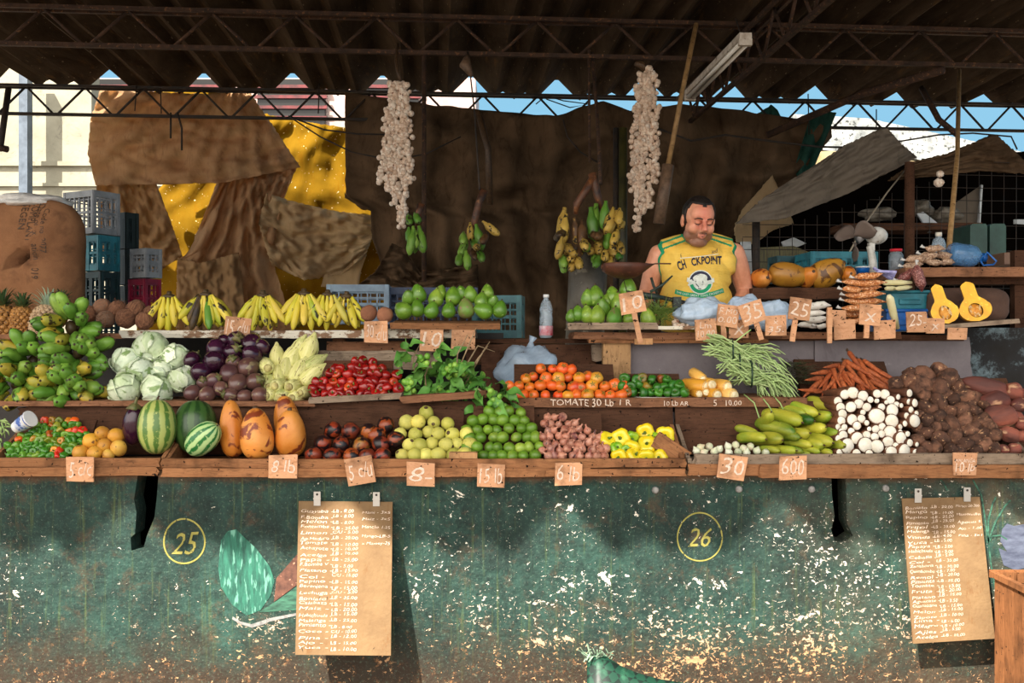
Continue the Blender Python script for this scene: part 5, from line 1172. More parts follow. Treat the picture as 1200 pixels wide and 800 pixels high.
col_crate(940, 1018, 296, 330, 5.75, R(3), C_TEAL, 'teal slatted crate behind the fan and papayas', cells=(8, 4), vertical=True)
col_crate(905, 944, 300, 332, 6.0, R(6), mat('dull_teal_plastic', '#24525a', '#1a3c42', 12), 'dull teal crate left of the slatted teal crate')

# burlap sack with stencilled words
def cushion(name, c, w_, d_, h_, mt, parent=None, fn=None, n=28):
    def sh(d):
        q = (abs(d.x)**4+abs(d.z)**4+.0001)**.25; q2 = (d.x*d.x+d.z*d.z)**.5
        return (q2/q*1.0 if q > 1e-3 else 1)*(1+.03*noise.noise(d*3+Vector((w_*9, 0, 0)))+.015*noise.noise(d*9))
    return MB().ball((0, 0, 0), (w_/2, d_/2, h_/2), n, fn=sh).build(name, mt, parent, loc=c)
s = N('burlap'); v = s.vec((1, 1, 1), False)
c = s.mix(s.gate(s.noise(v, 5, 6, .7), .35, .65), '#94694a', '#7c563c'); c = s.mix(s.math('MULTIPLY', s.gate(s.noise(v, 3.2, 5, .6, .5), .55, .68), .75), c, '#3e2a20')
s.fin(c, .95, .1); s.bump(s.noise(v, 260, 2), .4, .004); M_BURL = s.m
YS = 5.7
r = empty('burlap_sack', P(42, 385, YS), label='big brown burlap sack with faded upside stencilling behind the pineapples', cat='sack')
sk = cushion('sackcloth', P(38, 305, YS)-r.location, S(122, YS), .34, S(142, YS), M_BURL, r)
def shirt_text(mb, lines, bvh, M, oy=-.004):
    pass
sk_b = None
bpy.context.view_layer.update()
tree = BVHTree.FromPolygons([v.co+sk.location+r.location for v in sk.data.vertices], [tuple(p.vertices) for p in sk.data.polygons])
mb = MB()
for txt, px, y0, sz, wd in (('COMPLANT', 47, 237, 13, 50), ('Date of expiration: 2019', 55, 241, 10, 88), ('SEGEN', 36, 240, 12, 32), ('Code no. 2077', 63, 247, 9, 52)):
    vs, fs = text_geo(txt, S(sz, YS), 0, .03, seed=px); w0 = max(v.x for v in vs); k = S(wd, YS)/w0; out = []
    for v in vs:
        p = P(px, y0, YS); x, z = p.x-v.y*-1*1.0, p.z-v.x*k
        hit = tree.ray_cast(Vector((x, YS-1, z)), Vector((0, 1, 0)))
        out.append(Vector((x, (hit[0].y if hit[0] else YS-.17)-.003, z)))
    mb.add([o-r.location for o in out], fs)
mb.build('stencilled_words', mat('faded_stencil', '#4a3626', '#3a2a1e', 60, var=0), r, False)
M_BAGW = film('white_bag_film', '#d9d6d2', .85, .3, 24); M_BAGB = film('pale_blue_bag_film', '#b9cfe6', .75, .2, 20); M_BAGT = film('clear_bag_film', '#b4cbe2', .5, .15, 9); M_BAGC = film('snack_bag_film', '#e8d8c8', .28, .15, 60)
def crumple(name, c, r3, mt, parent=None, seed=0, knot=None, amp=.35):
    mb = MB().ball((0, 0, 0), r3, 30, fn=lambda d: 1+amp*noise.noise(d*1.8+Vector((seed, 0, 0)))+.12*abs(noise.noise(d*5+Vector((seed, 3, 0))))+.05*noise.noise(d*14)-(.15*(d.z < -.6)))
    if knot: mb.tube([Vector(knot)*.7, Vector(knot), Vector(knot)*1.12+Vector((.01, 0, .01))], [r3[0]*.22, r3[0]*.07, r3[0]*.14], 8)
    return mb.build(name, mt, parent, loc=c)
tag(crumple('plastic_sheet', P(36, 238, 5.75), (S(46, 5.75), .16, S(9, 5.75)), M_BAGW, seed=3), 'crumpled greyish plastic lying on top of the burlap sack', 'plastic bag')
tag(crumple('plastic_bag', P(620, 436, 4.9), (S(36, 4.9), .1, S(30, 4.9)), M_BAGT, seed=5, knot=(.01, -.01, .15)), 'translucent knotted plastic bag standing behind the tomatoes', 'plastic bag')
tag(crumple('plastic_bag', P(826, 366, 4.78), (S(32, 4.78), .07, S(17, 4.78)), M_BAGB, seed=8), 'crumpled pale blue plastic bag right of the garlic cloves', 'plastic bag')
tag(crumple('plastic_bag', P(872, 368, 4.86), (S(26, 4.8), .06, S(21, 4.8)), M_BAGB, seed=11), 'pale blue plastic bag under the man\'s forearm, behind the signs', 'plastic bag')
tag(crumple('plastic_bag', P(908, 372, 4.84), (S(22, 4.8), .06, S(20, 4.8)), M_BAGB, seed=14), 'pale lilac blue bag left of the wrapped white roots', 'plastic bag')

# garlic braids hung from the front truss
gbm = [garlic_bulb_mesh(.019, 10, i) for i in range(3)]
def braid(px, y0, strands, Y, label, seed):
    random.seed(seed); r = empty('garlic_braid', P(px, y0, Y), label=label, cat='garlic braid'); o0 = r.location; pts = []
    for (x0, y0_, x1, y1_) in strands:
        mb = MB(); a, b = P(x0, y0_, Y), P(x1, y1_, Y); n = int((b-a).length/.025)
        mb.tube([a.lerp(b, q/8)-o0+Vector((.01*math.sin(q), .02*math.cos(q*1.3), 0)) for q in range(9)], .009, 6).build('plaited_stalk', mat('garlic_straw', '#a88a64', '#7c6244', 60), r)
        for q in range(n):
            for e in range(2):
                p = a.lerp(b, (q+.5)/n); an = rnd(-2.6, -.5); rr = rnd(.018, .04)
                pts.append((p+Vector((math.cos(an)*rr, math.sin(an)*rr, rnd(-.008, .008))), Vector((math.cos(an), math.sin(an), rnd(-.7, .1)))))
    pts.sort(key=lambda t: t[0].y); rest = MB()
    for i, (p, d) in enumerate(pts):
        q = Vector((0, 0, -1)).rotation_difference(d); sc = rnd(.8, 1.2)
        if i < 100:
            o = bpy.data.objects.new('garlic_bulb', gbm[i % 3]); COL.objects.link(o); o.parent = r; o.location = p-o0; o.rotation_euler = q.to_euler(); o.scale = (sc,)*3
        else:
            me = gbm[i % 3]; rest.add([v.co*sc for v in me.vertices], [tuple(f.vertices) for f in me.polygons], 0, Matrix.Translation(p-o0) @ q.to_matrix().to_4x4())
    o = rest.build('garlic_bulbs', M_GAR, r); o['kind'] = 'stuff'; return r
braid(465, 90, [(460, 96, 447, 215), (465, 96, 462, 240), (470, 96, 470, 268), (475, 98, 481, 215), (462, 100, 455, 225), (473, 100, 474, 255)], 7.45, 'long braid of garlic bulbs hanging left, in front of the dark curtain', 3)
MB().tube([P(466, 52, 7.6)-Vector((0, .0, 0)), P(464, 72, 7.5), P(466, 84, 7.45), P(470, 96, 7.45)], .012, 6).build('twine', M_DRYSTEM)
bpy.data.objects['twine'].name = 'hanging_twine'; tag(bpy.data.objects['hanging_twine'], 'brown twine holding the left garlic braid', 'twine')
braid(755, 78, [(752, 86, 742, 225), (757, 80, 752, 250), (762, 80, 745, 272), (766, 84, 768, 215), (748, 100, 740, 215), (760, 84, 762, 245)], 7.45, 'long braid of garlic bulbs hanging right, beside the seller\'s head', 4)
o = MB().tube([P(744, 74, 7.45), P(752, 76, 7.45), P(758, 84, 7.45)], [.02, .03, .02], 7).build('twine', M_DRYSTEM); o.name = 'hanging_twine'; tag(o, 'frayed straw knot holding the right garlic braid', 'twine')
o = MB().tube([P(548, 66, 7.4), P(545, 76, 7.35), P(553, 90, 7.35)], [.02, .045, .012], 8).build('cloth_rag', mat('rag_cloth', '#7a5f4a', '#54402f', 30)); tag(o, 'knotted brown rag hooked over the truss chord', 'rag')

# plantain bunches hung in the air
def seg_bunch(label, fs, stalks, Y, ox, oy, sc, seed, base_sk):
    random.seed(seed); cx, cy = ox+stalks[0][0][0]/sc, oy+stalks[0][0][1]/sc
    r = empty('plantain_bunch', P(cx, cy, Y), label=label, cat='plantain bunch'); o0 = r.location
    for st in stalks: MB().tube([P(ox+x/sc, oy+y/sc, Y+.03)-o0 for x, y in st], [.03]+[.026]*(len(st)-2)+[.014], 9).build('stalk', mat('bunch_stalk', '#6b4024', '#33221a', 14, c3='#8a5a34', s3=30), r)
    for i, f_ in enumerate(list(fs)+[(x0+rnd(-40, 40), y0+rnd(20, 60), x1+rnd(-30, 30), y1+rnd(10, 50), k_) for x0, y0, x1, y1, k_ in (fs[::2] if len(fs) > 20 else [])]):
        x0, y0, x1, y1 = f_[:4]; sk = {'y': M_PLS, 'g': M_PLG, 'b': mat('brown_plantain_skin', '#6b4a2c', '#3a281a', 20, c3='#a8803c', s3=40), 'k': M_BLK}[f_[4]]
        yy = Y-.02-.10*(i % 4)/3-(.06 if y0 > 450 else 0); a, b = P(ox+x0/sc, oy+y0/sc, yy+.02), P(ox+x1/sc, oy+y1/sc, yy-.02)
        Ln = (b-a).length; d = b-a; want = max(Ln, .13)
        if Ln < want: d = d+Vector((0, -math.sqrt(max(0, want*want-Ln*Ln)), 0)); a = a+Vector((0, math.sqrt(max(0, want*want-Ln*Ln))*.7, 0))
        o = fing_obj(r, .15, .027, [.9, 1.2, .7][i % 3], sk, a-o0, d, roll=rnd(-.6, .6)+(0 if x1 < x0 else PI), name='plantain'); k = d.length/.15; o.scale = (max(1, k*.9), max(1, k*.9), k)
    return r
BIG = [(135, 290, 165, 545, 'y'), (230, 370, 190, 570, 'b'), (290, 390, 235, 600, 'b'), (130, 520, 40, 680, 'y'), (150, 580, 235, 625, 'y'), (175, 640, 150, 712, 'y'), (130, 640, 95, 765, 'g'), (235, 660, 322, 742, 'y'), (400, 260, 310, 520, 'g'),
       (475, 240, 390, 450, 'g'), (540, 290, 400, 480, 'y'), (570, 290, 605, 430, 'y'), (545, 430, 592, 545, 'y'), (600, 390, 625, 465, 'y'), (375, 480, 350, 535, 'b'), (430, 480, 432, 555, 'b'), (385, 550, 368, 622, 'y'), (500, 460, 430, 610, 'g'),
       (535, 520, 482, 640, 'y'), (580, 540, 545, 632, 'y'), (400, 625, 330, 712, 'g'), (455, 600, 430, 680, 'g'), (530, 640, 430, 722, 'y'), (575, 620, 535, 692, 'g'), (120, 470, 85, 500, 'k'), (280, 590, 300, 650, 'b'), (220, 650, 150, 715, 'y'), (320, 560, 350, 600, 'g'), (460, 590, 400, 670, 'y'), (250, 440, 210, 560, 'y'), (160, 560, 150, 660, 'y'), (300, 520, 250, 640, 'y'), (420, 520, 390, 610, 'y')]
seg_bunch('large hanging bunch of spotted yellow and green plantains on a forked stalk', BIG, [[(360, 20), (380, 100), (400, 200), (430, 300)], [(370, 60), (300, 170), (240, 260), (230, 340)]], 6.3, 640, 200, 6.667, 5, None)
SM1 = [(715, 200, 700, 245, 'g'), (745, 195, 735, 235, 'g'), (720, 265, 700, 345, 'g'), (735, 275, 745, 400, 'g'), (745, 280, 770, 385, 'g'), (760, 260, 812, 385, 'g'), (740, 260, 725, 370, 'g')]
seg_bunch('small hanging bunch of green plantains beside the left garlic braid', SM1, [[(775, 155), (762, 200), (752, 260)]], 7.0, 300, 200, 4, 6, None)
SM2 = [(1000, 245, 1030, 325, 'y'), (1025, 255, 1095, 362, 'g'), (1060, 240, 1158, 290, 'y'), (975, 285, 945, 350, 'g'), (995, 315, 922, 395, 'g'), (1010, 320, 1050, 350, 'g'), (960, 380, 925, 450, 'g'), (990, 375, 960, 468, 'g'), (1015, 365, 1012, 430, 'b'), (1045, 365, 1038, 432, 'g'), (1080, 290, 1085, 330, 'b'), (1030, 350, 1020, 370, 'y')]
seg_bunch('hanging plantain bunch on a long brown stalk in the middle', SM2, [[(1070, 90), (1045, 150), (1028, 220), (1015, 330)]], 6.9, 300, 200, 4, 7, None)

# rods, poles and cords
def rod(name, pts, Ys, r_, mt, label, cat='pole'):
    if isinstance(Ys, (int, float)): Ys = [Ys]*len(pts)
    return tag(MB().tube([P(x, y, Y) for (x, y), Y in zip(pts, Ys)], r_, 8).build(name, mt), label, cat)
M_BAM = mat('bamboo', '#a98455', '#8a6a40', 20, c3='#6a4a2c', s3=40, rough=.6)
rod('steel_rod', [(497, 56), (497, 330)], 7.6, .017, M_RUST, 'rusty rod hanging straight down right of the left garlic braid', 'rod')
rod('steel_rod', [(694, 62), (700, 140), (704, 215)], [7.7, 7.6, 6.6], .014, M_RUST, 'thin rusty rod from the truss to the large plantain bunch', 'rod')
rod('steel_rod', [(690, 58), (691, 190)], 7.68, .010, M_RUST, 'thinner rusty rod just left of the plantain bunch rod', 'rod')
rod('steel_rod', [(548, 60), (556, 130), (562, 222)], [7.6, 7.3, 6.9], .006, M_DARKST, 'thin wire holding the middle plantain bunch', 'wire')
rod('wooden_pole', [(816, 28), (800, 105), (783, 193)], [7.6, 7.5, 7.4], .019, M_BAM, 'slanting pale wooden pole hooked on the truss above the seller')
rod('cloth_strip', [(783, 193), (778, 225), (772, 262)], 7.4, .045, mat('rag_cloth', '#7a5f4a', '#54402f', 30), 'brown rag hanging from the lower end of the slanting pole', 'rag')
rod('bamboo_pole', [(1124, 82), (1122, 180), (1112, 292)], [7.3, 6.5, 5.5], .015, M_BAM, 'long thin bamboo pole standing at the right before the wire mesh')
rod('timber_post', [(730, 150), (730, 420)], 8.0, .035, mat('mossy_post', '#4a4420', '#2c2814', 8), 'dark mossy yellow post behind the right garlic braid', 'post')
rod('timber_post', [(722, 150), (722, 420)], 8.05, .025, M_DARKST, 'black post next to the mossy yellow one', 'post')
rod('concrete_pillar', [(690, 292), (688, 345), (684, 420)], 6.6, .13, mat('pillar_concrete', '#6b6459', '#4a443c', 6, c3='#8d8474', s3=12), 'grey weathered pillar under the large plantain bunch', 'pillar')
rod('timber_post', [(886, 255), (886, 345)], 7.4, .03, M_DARKST, 'dark post right of the seller in front of the bright gap', 'post')
rod('timber_pole', [(560, 130), (572, 175), (574, 240)], 8.9, .03, M_DRYSTEM, 'dark branch leaning against the curtain in the middle', 'pole')
rod('wooden_beam', [(900, 158), (1010, 110), (1105, 82)], [9.3, 8.6, 7.9], .035, M_RUST, 'reddish slanting beam below the rear roof edge at the right', 'beam')
rod('steel_rod', [(1080, 103), (1100, 140), (1122, 158)], [8.5, 8.2, 8.0], .025, M_RUST, 'short slanting rusty strut at the right under the roof', 'rod')
rod('steel_rod', [(0, 176), (10, 104)], [9.2, 9.4], .03, M_DARKST, 'black slanting strut at the left edge by the pale wall', 'rod')
rod('wall_bracket', [(-8, 171), (9, 175)], 9.0, .03, M_RUST, 'brown bracket end at the left picture edge', 'bracket')
rod('steel_rod', [(200, 132), (200, 162)], 9.4, .01, M_DARKST, 'short black wire end hanging from the rear truss', 'wire')
rod('steel_rod', [(208, 132), (213, 150), (213, 176)], 9.4, .01, M_DARKST, 'longer bent wire end hanging from the rear truss', 'wire')
rod('electric_wire', [(338, 136), (380, 152), (420, 157), (470, 158)], 9.45, .008, M_DARKST, 'black wire sagging along the top of the yellow sheet', 'wire')
rod('electric_wire', [(338, 136), (375, 160), (412, 178), (460, 188), (500, 180), (540, 160)], 9.4, .007, M_DARKST, 'second black wire sagging lower over the dark curtain', 'wire')
rod('electric_wire', [(770, 150), (810, 165), (850, 158), (900, 165), (960, 172), (1010, 173)], 9.3, .01, M_DARKST, 'black wire running under the roof right of the garlic', 'wire')
rod('electric_wire', [(660, 140), (665, 160), (680, 178), (700, 190)], 9.3, .008, M_DARKST, 'thin wire curling down the dark curtain', 'wire')
rod('electric_wire', [(628, 122), (640, 112), (660, 118), (690, 122), (668, 126), (640, 116)], 9.9, .006, M_DARKST, 'tangled wire against the blue gap in the middle', 'wire')
rod('electric_wire', [(1052, 166), (1100, 158), (1140, 156), (1185, 160), (1192, 175)], 9.4, .008, M_DARKST, 'black wire looping before the blue sky at the right', 'wire')
rod('stay_cord', [(1060, 200), (1040, 225), (1012, 265), (985, 315)], [6.9, 6.6, 6.2, 5.8], .005, mat('cord', '#9a8c78'), 'pale cord slanting down to the crates behind the fan', 'cord')
for i, ps in enumerate([((160, 100), (158, 130)), ((188, 103), (189, 133)), ((374, 98), (373, 133)), ((1027, 128), (1027, 152)), ((947, 110), (948, 160))]):
    rod('hanging_wire', list(ps), 9.6, .006, M_DARKST, 'thin hanging wire on the rear truss, %s' % ['leftmost', 'second from the left', 'above the yellow sheet', 'above the slate peak', 'at the curtain edge'][i], 'wire')
# fluorescent batten
a, b = P(874, 42, 5.9), P(808, 110, 7.2); d = (b-a).normalized()
r = empty('fluorescent_lamp', a, label='unlit white fluorescent batten lamp hung slanting below the roof', cat='lamp')
mb = MB(); mb.bar((0, 0, 0), b-a, .075, .04); mb.build('housing', mat('dirty_white_enamel', '#c9c0b4', '#9a8c7c', 14, c3='#5b4a3c', s3=30, var=0), r, False)
sd_ = d.cross(Vector((0, 0, 1))).normalized()
for e in (-1, 1):
    MB().tube([d*.03+sd_*.022*e+Vector((0, 0, -.035)), (b-a)-d*.03+sd_*.022*e+Vector((0, 0, -.035))], .013, 10).build('tube', plain('tube_glass', '#d8d4cc', .3), r)
    MB().bar(d*(.0 if e < 0 else (b-a).length-.03)+Vector((0, 0, -.035)), d*(.03 if e < 0 else (b-a).length)+Vector((0, 0, -.035)), .08, .04).build('end_cap', mat('dirty_white_enamel', '#c9c0b4'), r, False)
rod('hanging_wire', [(862, 22), (870, 46)], [6.2, 5.95], .004, M_DARKST, 'wire holding the near end of the lamp', 'wire')

# right hand store: dark back, wire mesh, clutter
tag(MB().prism([px2([(868, 262), (940, 225), (1060, 190), (1225, 175), (1225, 420), (868, 420)], 8.6)], .05).build('back_panel', mat('sooty_boards', '#0b0705', '#060403', 5, var=0, spec=.02, rough=1), loc=(0, 8.6, 0), smooth=False), 'sooty dark boards closing the store at the right', 'panel')  # near-black boards stand in for the shaded depth of the store
mb_o = empty('wire_mesh_panel', P(1090, 290, 6.9), label='rusty wire mesh screen across the store at the right', cat='wire mesh'); o0 = mb_o.location; v_ = MB(); h_ = MB(); YM = 6.9
tl = lambda x: 262-(x-925)*.30 if x < 1100 else 200
for k in range(24):
    x = 870+k*14.6; v_.tube([P(x, max(185, tl(x)), YM)-o0, P(x+rnd(-1, 1), 360, YM)-o0], .0026, 4)
for k in range(11):
    y = 190+k*14.6; xs = 870 if y > 262 else 925+(262-y)/.30
    if xs < 1205: h_.tube([P(xs, y, YM)-o0, P(1212, y+2, YM)-o0], .0026, 4)
v_.build('upright_wire', M_DARKST, mb_o); h_.build('cross_wire', M_DARKST, mb_o)
rod('timber_post', [(1066, 190), (1066, 345)], 6.8, .035, W_DARK, 'dark post in the wire mesh behind the bags', 'post')
for (pl, Y, m_, lb) in [([(1075, 250), (1082, 248), (1110, 270), (1088, 272)], 7.3, mat('white_paper', '#c9cfd2', '#b0b4b6', 10), 'slanting white sheet of paper behind the wire mesh'),
                        ([(1108, 246), (1150, 217), (1148, 262), (1138, 264), (1110, 258)], 7.9, T_PEAK, 'grey triangular sheet with bright edge behind the mesh'),
                        ([(1150, 216), (1152, 217), (1149, 263), (1146, 263)], 7.85, mat('white_paper', '#c9cfd2'), 'narrow bright strip on the edge of the grey sheet'),  # white strip stands in for light in a narrow gap
                        ([(868, 283), (880, 283), (882, 330), (878, 338), (868, 320)], 7.9, mat('white_paper', '#c9cfd2'), 'bright gap sheet right of the seller\'s arm'),  # white sheet stands in for light between the posts
                        ([(916, 283), (930, 278), (945, 285), (935, 289), (918, 289)], 8.2, mat('white_paper', '#c9cfd2'), 'small bright patch above the papayas'),  # white patch stands in for light from behind
                        ([(1189, 257), (1204, 257), (1204, 263), (1189, 262)], 7.3, mat('white_paper', '#c9cfd2'), 'small white box end at the right picture edge')]:
    tag(MB().prism([px2(pl, Y)], .02).build('paper_sheet', m_, smooth=False, loc=(0, Y, 0)), lb, 'sheet')
tag(MB().prism([px2([(888, 290), (930, 288), (960, 300), (960, 330), (885, 330)], 7.6)], .02).build('slatted_screen', mat('olive_slats', '#5b5428', '#2c2a14', 20, stretch=(14, 1, .5)), smooth=False, loc=(0, 7.6, 0)), 'olive coloured slatted screen behind the papayas', 'screen')
for i, (x, y, rx, ry, lb) in enumerate([(1078, 245, 14, 10, 'leftmost'), (1108, 252, 16, 9, 'largest'), (1030, 252, 20, 8, 'low pale one behind the fan')]):
    tag(crumple('plastic_bag', P(x, y, 7.4), (S(rx, 7.4), .1, S(ry, 7.4)), mat('dim_bag', '#7c7468', '#5b5449', 20), seed=20+i), 'dim grey bag on the ledge behind the wire mesh, '+lb, 'plastic bag')
tag(plank('board', P(1060, 268, 7.3), (S(160, 7.3), .3, .05), W_DARK), 'dark ledge behind the wire mesh', 'board')
o0_ = empty('wooden_box', P(1158, 302, 6.0), label='dark green painted box behind the water jug', cat='box')
for e, (a, b) in enumerate([(1137, 1157), (1160, 1179)]): MB().prism([px2([(a, 264), (a+3, 262), (b-2, 262), (b, 265), (b, 302), (a, 302)], 6.0)], .25, M=Matrix.Translation(Vector((0, 6.0, 0))-o0_.location)).build('panel', mat('dark_green_board', '#2c4a42', '#1f3630', 8), o0_, False)
tag(bev(MB().box((0, 0, 0), (S(40, 5.3), .2, S(14, 5.3))).build('cardboard_box', mat('brown_carton', '#7a5b48', '#654a3a', 12), smooth=False, loc=P(1186, 304.5, 5.35))), 'low brown carton on the upper right shelf', 'box')
tag(MB().ball((0, 0, 0), (.035, .03, .03), 12, amp=.3).ball((.01, 0, .06), (.025, .025, .025), 10, amp=.3).build('garlic_bulb', M_GAR, loc=P(1100, 214, 6.7)), 'small pale bulbs hanging on the mesh at the upper right', 'garlic')

# fan
s_ = P(1020, 320, 5.35); r = empty('table_fan', s_, label='old white table fan with bare grey blades facing left', cat='fan')
M_EN = mat('chipped_white_enamel', '#d4d2cc', '#b8b4aa', 20, c3='#7a6a58', s3=40, t3=.64, rough=.4, var=0)
L_ = lambda x, y, dy=0: P(x, y, 5.35)-s_+Vector((0, dy, 0))
MB().tube([L_(1022, 324), L_(1023, 308), L_(1021, 296), L_(1019, 288)], [.03, .022, .02, .018], 12).build('stand', M_EN, r)
MB().ball((0, 0, 0), (S(14, 5.35), .05, S(10.5, 5.35)), 22, fn=lambda d: 1-.12*max(0, -d.x)).build('motor_housing', M_EN, r, loc=L_(1026, 276))
MB().box((0, 0, 0), (.03, .03, .04)).build('bracket', M_EN, r, False, loc=L_(1021, 289))
hub = MB().tube([L_(1012, 277), L_(1004, 280)], [.016, .03], 14).build('hub', plain('fan_grey', '#7c7a7a', .4), r)
for k in range(3):
    a = k*2*PI/3+.5; mb = MB(); vs = []
    for u in range(7):
        for w2 in range(5):
            rr = .02+.105*u/6; aa = a+(w2/4-.5)*1.2*math.sin(PI*(.2+.65*u/6)); q = Vector((-.012+.03*(w2/4-.5)*2, math.cos(aa)*rr, math.sin(aa)*rr)); q = Matrix.Rotation(.55, 3, 'Z') @ q; vs.append(q+L_(1004, 280))
    mb.add(vs, [(u*5+w2, u*5+w2+1, (u+1)*5+w2+1, (u+1)*5+w2) for u in range(6) for w2 in range(4)])
    o = mb.build('blade', plain('fan_blade', '#6a5c54', .5), r); o.modifiers.new('t', 'SOLIDIFY').thickness = .003
# jar, bottles, jug, tubs
M_GLS = film('jar_glass', '#9aa6b0', .35, .08, 9); M_PET = film('clear_pet', '#c2d4e2', .32, .08, 8); M_PETB = film('blue_water_jug', '#5f8fc0', .5, .1, 7)
r = empty('glass_jar', P(1050, 318, 5.15), label='glass jar with red lid beside the fan', cat='jar')
MB().rev([(0, 0), (.034, 0), (.037, .01), (.037, .085), (.028, .1), (.028, .105)], 20).build('glass', M_GLS, r); MB().rev([(0, .002), (.03, .002), (.03, .055), (0, .055)], 16).build('contents', mat('dark_beans', '#241a1a', '#3a2c2a', 80), r)
MB().rev([(0, .104), (.031, .104), (.031, .118), (0, .119)], 20).build('lid', plain('red_lid', '#b3202c', .35), r)
r = empty('water_bottle', P(640, 396, 5.0), label='clear plastic water bottle with white cap and red label on the ledge', cat='bottle')
h = S(51, 5.0); MB().rev([(0, 0), (.030, 0), (.034, .01), (.033, h*.3), (.034, h*.45), (.031, h*.55), (.034, h*.66), (.026, h*.8), (.012, h*.9), (.012, h*.95)], 20).build('body', M_PET, r)
MB().rev([(.0345, h*.06), (.0355, h*.07), (.0355, h*.27), (.0345, h*.28)], 20).build('paper_label', mat('red_white_label', '#d9d4dc', '#c02a44', 16, c3='#3a4a9a', s3=18, t3=.55, var=0), r)
MB().rev([(0, h*.93), (.0145, h*.93), (.0145, h), (0, h)], 16).build('cap', plain('white_cap', '#e6e6e6', .4), r)
r = empty('plastic_bottle', P(1100, 300, 5.4), label='clear bottle with cream cap standing behind the beige bags', cat='bottle')
MB().rev([(0, 0), (.036, 0), (.038, .06), (.03, .09), (.014, .105), (.014, .112)], 18).build('body', M_PET, r); MB().rev([(0, .108), (.017, .108), (.017, .13), (0, .13)], 14).build('cap', plain('cream_cap', '#d8cfc0', .4), r)
r = empty('water_jug', P(1130, 299, 5.1), label='large clear blue water jug lying on its side on the upper shelf', cat='jug')
Mx = Matrix.Rotation(R(97), 4, 'Y'); MB().rev([(0, -.085), (.045, -.083), (.06, -.06), (.058, -.02), (.06, .02), (.052, .055), (.028, .08), (.02, .088)], 24, 0, Mx, fn=lambda a, z, q: q*(1+.02*math.sin(z*160))).build('body', M_PETB, r)
MB().rev([(0, .085), (.024, .085), (.024, .112), (0, .113)], 18, 0, Mx).build('cap', C_BLUE, r)
hd = [Vector((.07, -.03, -.03)), Vector((.10, -.04, .012)), Vector((.145, -.045, -.035)), Vector((.13, -.045, -.052)), Vector((.085, -.03, -.055)), Vector((.07, -.03, -.03))]
MB().tube(hd, .005, 8).build('handle', C_BLUE, r)
r = empty('plastic_tub', P(1011, 321, 5.3), label='small blue tub with white rim left of the fan stand', cat='tub')
MB().rev([(0, 0), (.032, 0), (.036, .03), (.036, .034), (0, .034)], 18).build('body', C_BLUE, r); MB().rev([(.03, .033), (.039, .033), (.039, .04), (0, .04)], 18).build('rim', plain('white_cap', '#e6e6e6'), r)
r = empty('paper_fan', P(1030, 324, 5.0), label='sheaf of lilac white folded papers below the fan', cat='papers')
for k in range(6): MB().prism([[(0, 0), (.004, .012), (.10, -.012-.012*k+.02), (.098, -.024-.012*k+.02)]], .012, M=Matrix.Translation((-.02, .01*k-.03, .02+.004*k))).build('folded_paper', mat('lilac_paper', '#b9b6e0', '#8f8ac4', 60), r, False)
# teal and blue totes
def tote(px0, px1, py0, py1, Y, mt, label):
    w_ = S(px1-px0, Y); h_ = S(py1-py0, Y); r = empty('plastic_tote', P((px0+px1)/2, py1, Y), label=label, cat='tote')
    o = MB().box((0, .12, h_*.45), (w_*.94, .24, h_*.9)).build('body', mt, r, False); bev(o, .008)
    o = MB().box((0, .12, h_*.93), (w_, .26, h_*.16)).build('rim', mt, r, False); bev(o, .006)
    o = MB().box((.01, -.004, h_*.42), (w_*.5, .01, h_*.3)).box((.01, -.008, h_*.52), (w_*.42, .008, h_*.06)).build('moulded_panel', mt, r, False); bev(o, .003); return r
tote(1037, 1090, 362, 388, 4.92, C_BLUE, 'bright blue plastic tote under the teal one'); tote(1038, 1090, 340, 363, 4.94, C_TEAL, 'teal plastic tote stacked on the blue one')
# snack bags: twisted film sausages of peanuts
s = N('peanut_filling'); v = s.vec(); c = s.ramp(s.noise(v, 130, 3, .6), [(.35, '#8a4a20'), (.5, '#c9793c'), (.62, '#e6b888'), (.7, '#f0dcc4')]); s.fin(c, .35, .5); s.bump(s.noise(v, 130, 2), .8, .006); M_NUT = s.m
s = N('beige_filling'); v = s.vec(); c = s.ramp(s.noise(v, 120, 3, .6), [(.35, '#6a4a38'), (.5, '#a8876c'), (.65, '#c9b098')]); s.fin(c, .35, .5); s.bump(s.noise(v, 120, 2), .8, .006); M_BEI = s.m
s = N('red_bean_filling'); v = s.vec(); c = s.ramp(s.noise(v, 150, 3, .6), [(.35, '#4a1c1c'), (.55, '#8a4a44'), (.68, '#c9a098')]); s.fin(c, .3, .6); s.bump(s.noise(v, 150, 2), .8, .006); M_RBN = s.m
def bagroll(px, py, Y, lpx, hpx, a, mt, label, group, tip=True, name='snack_bag'):
    L = S(lpx, Y); h_ = S(hpx, Y)/2; r = empty(name, P(px, py, Y), (0, R(-a), 0), label=label, cat='bag', group=group); pts = []; rad = []
    for k in range(13):
        t = k/12; pts.append((-L/2+L*t, 0, .003*math.sin(t*7+px))); rad.append(h_*max(.12, min(1, 5.5*t if not tip else 4*t+.2, (1-t)*3.4+.05))*(1+.07*math.sin(k*2.3+py)))
    MB().tube(pts, rad, 12).build('filling', mt, r)
    MB().tube([(-L/2+.004, 0, 0), (-L/2-.012, 0, .004), (-L/2-.02, .004, .01)], [.003, .006, .010], 7).build('twisted_end', M_BAGW, r); return r
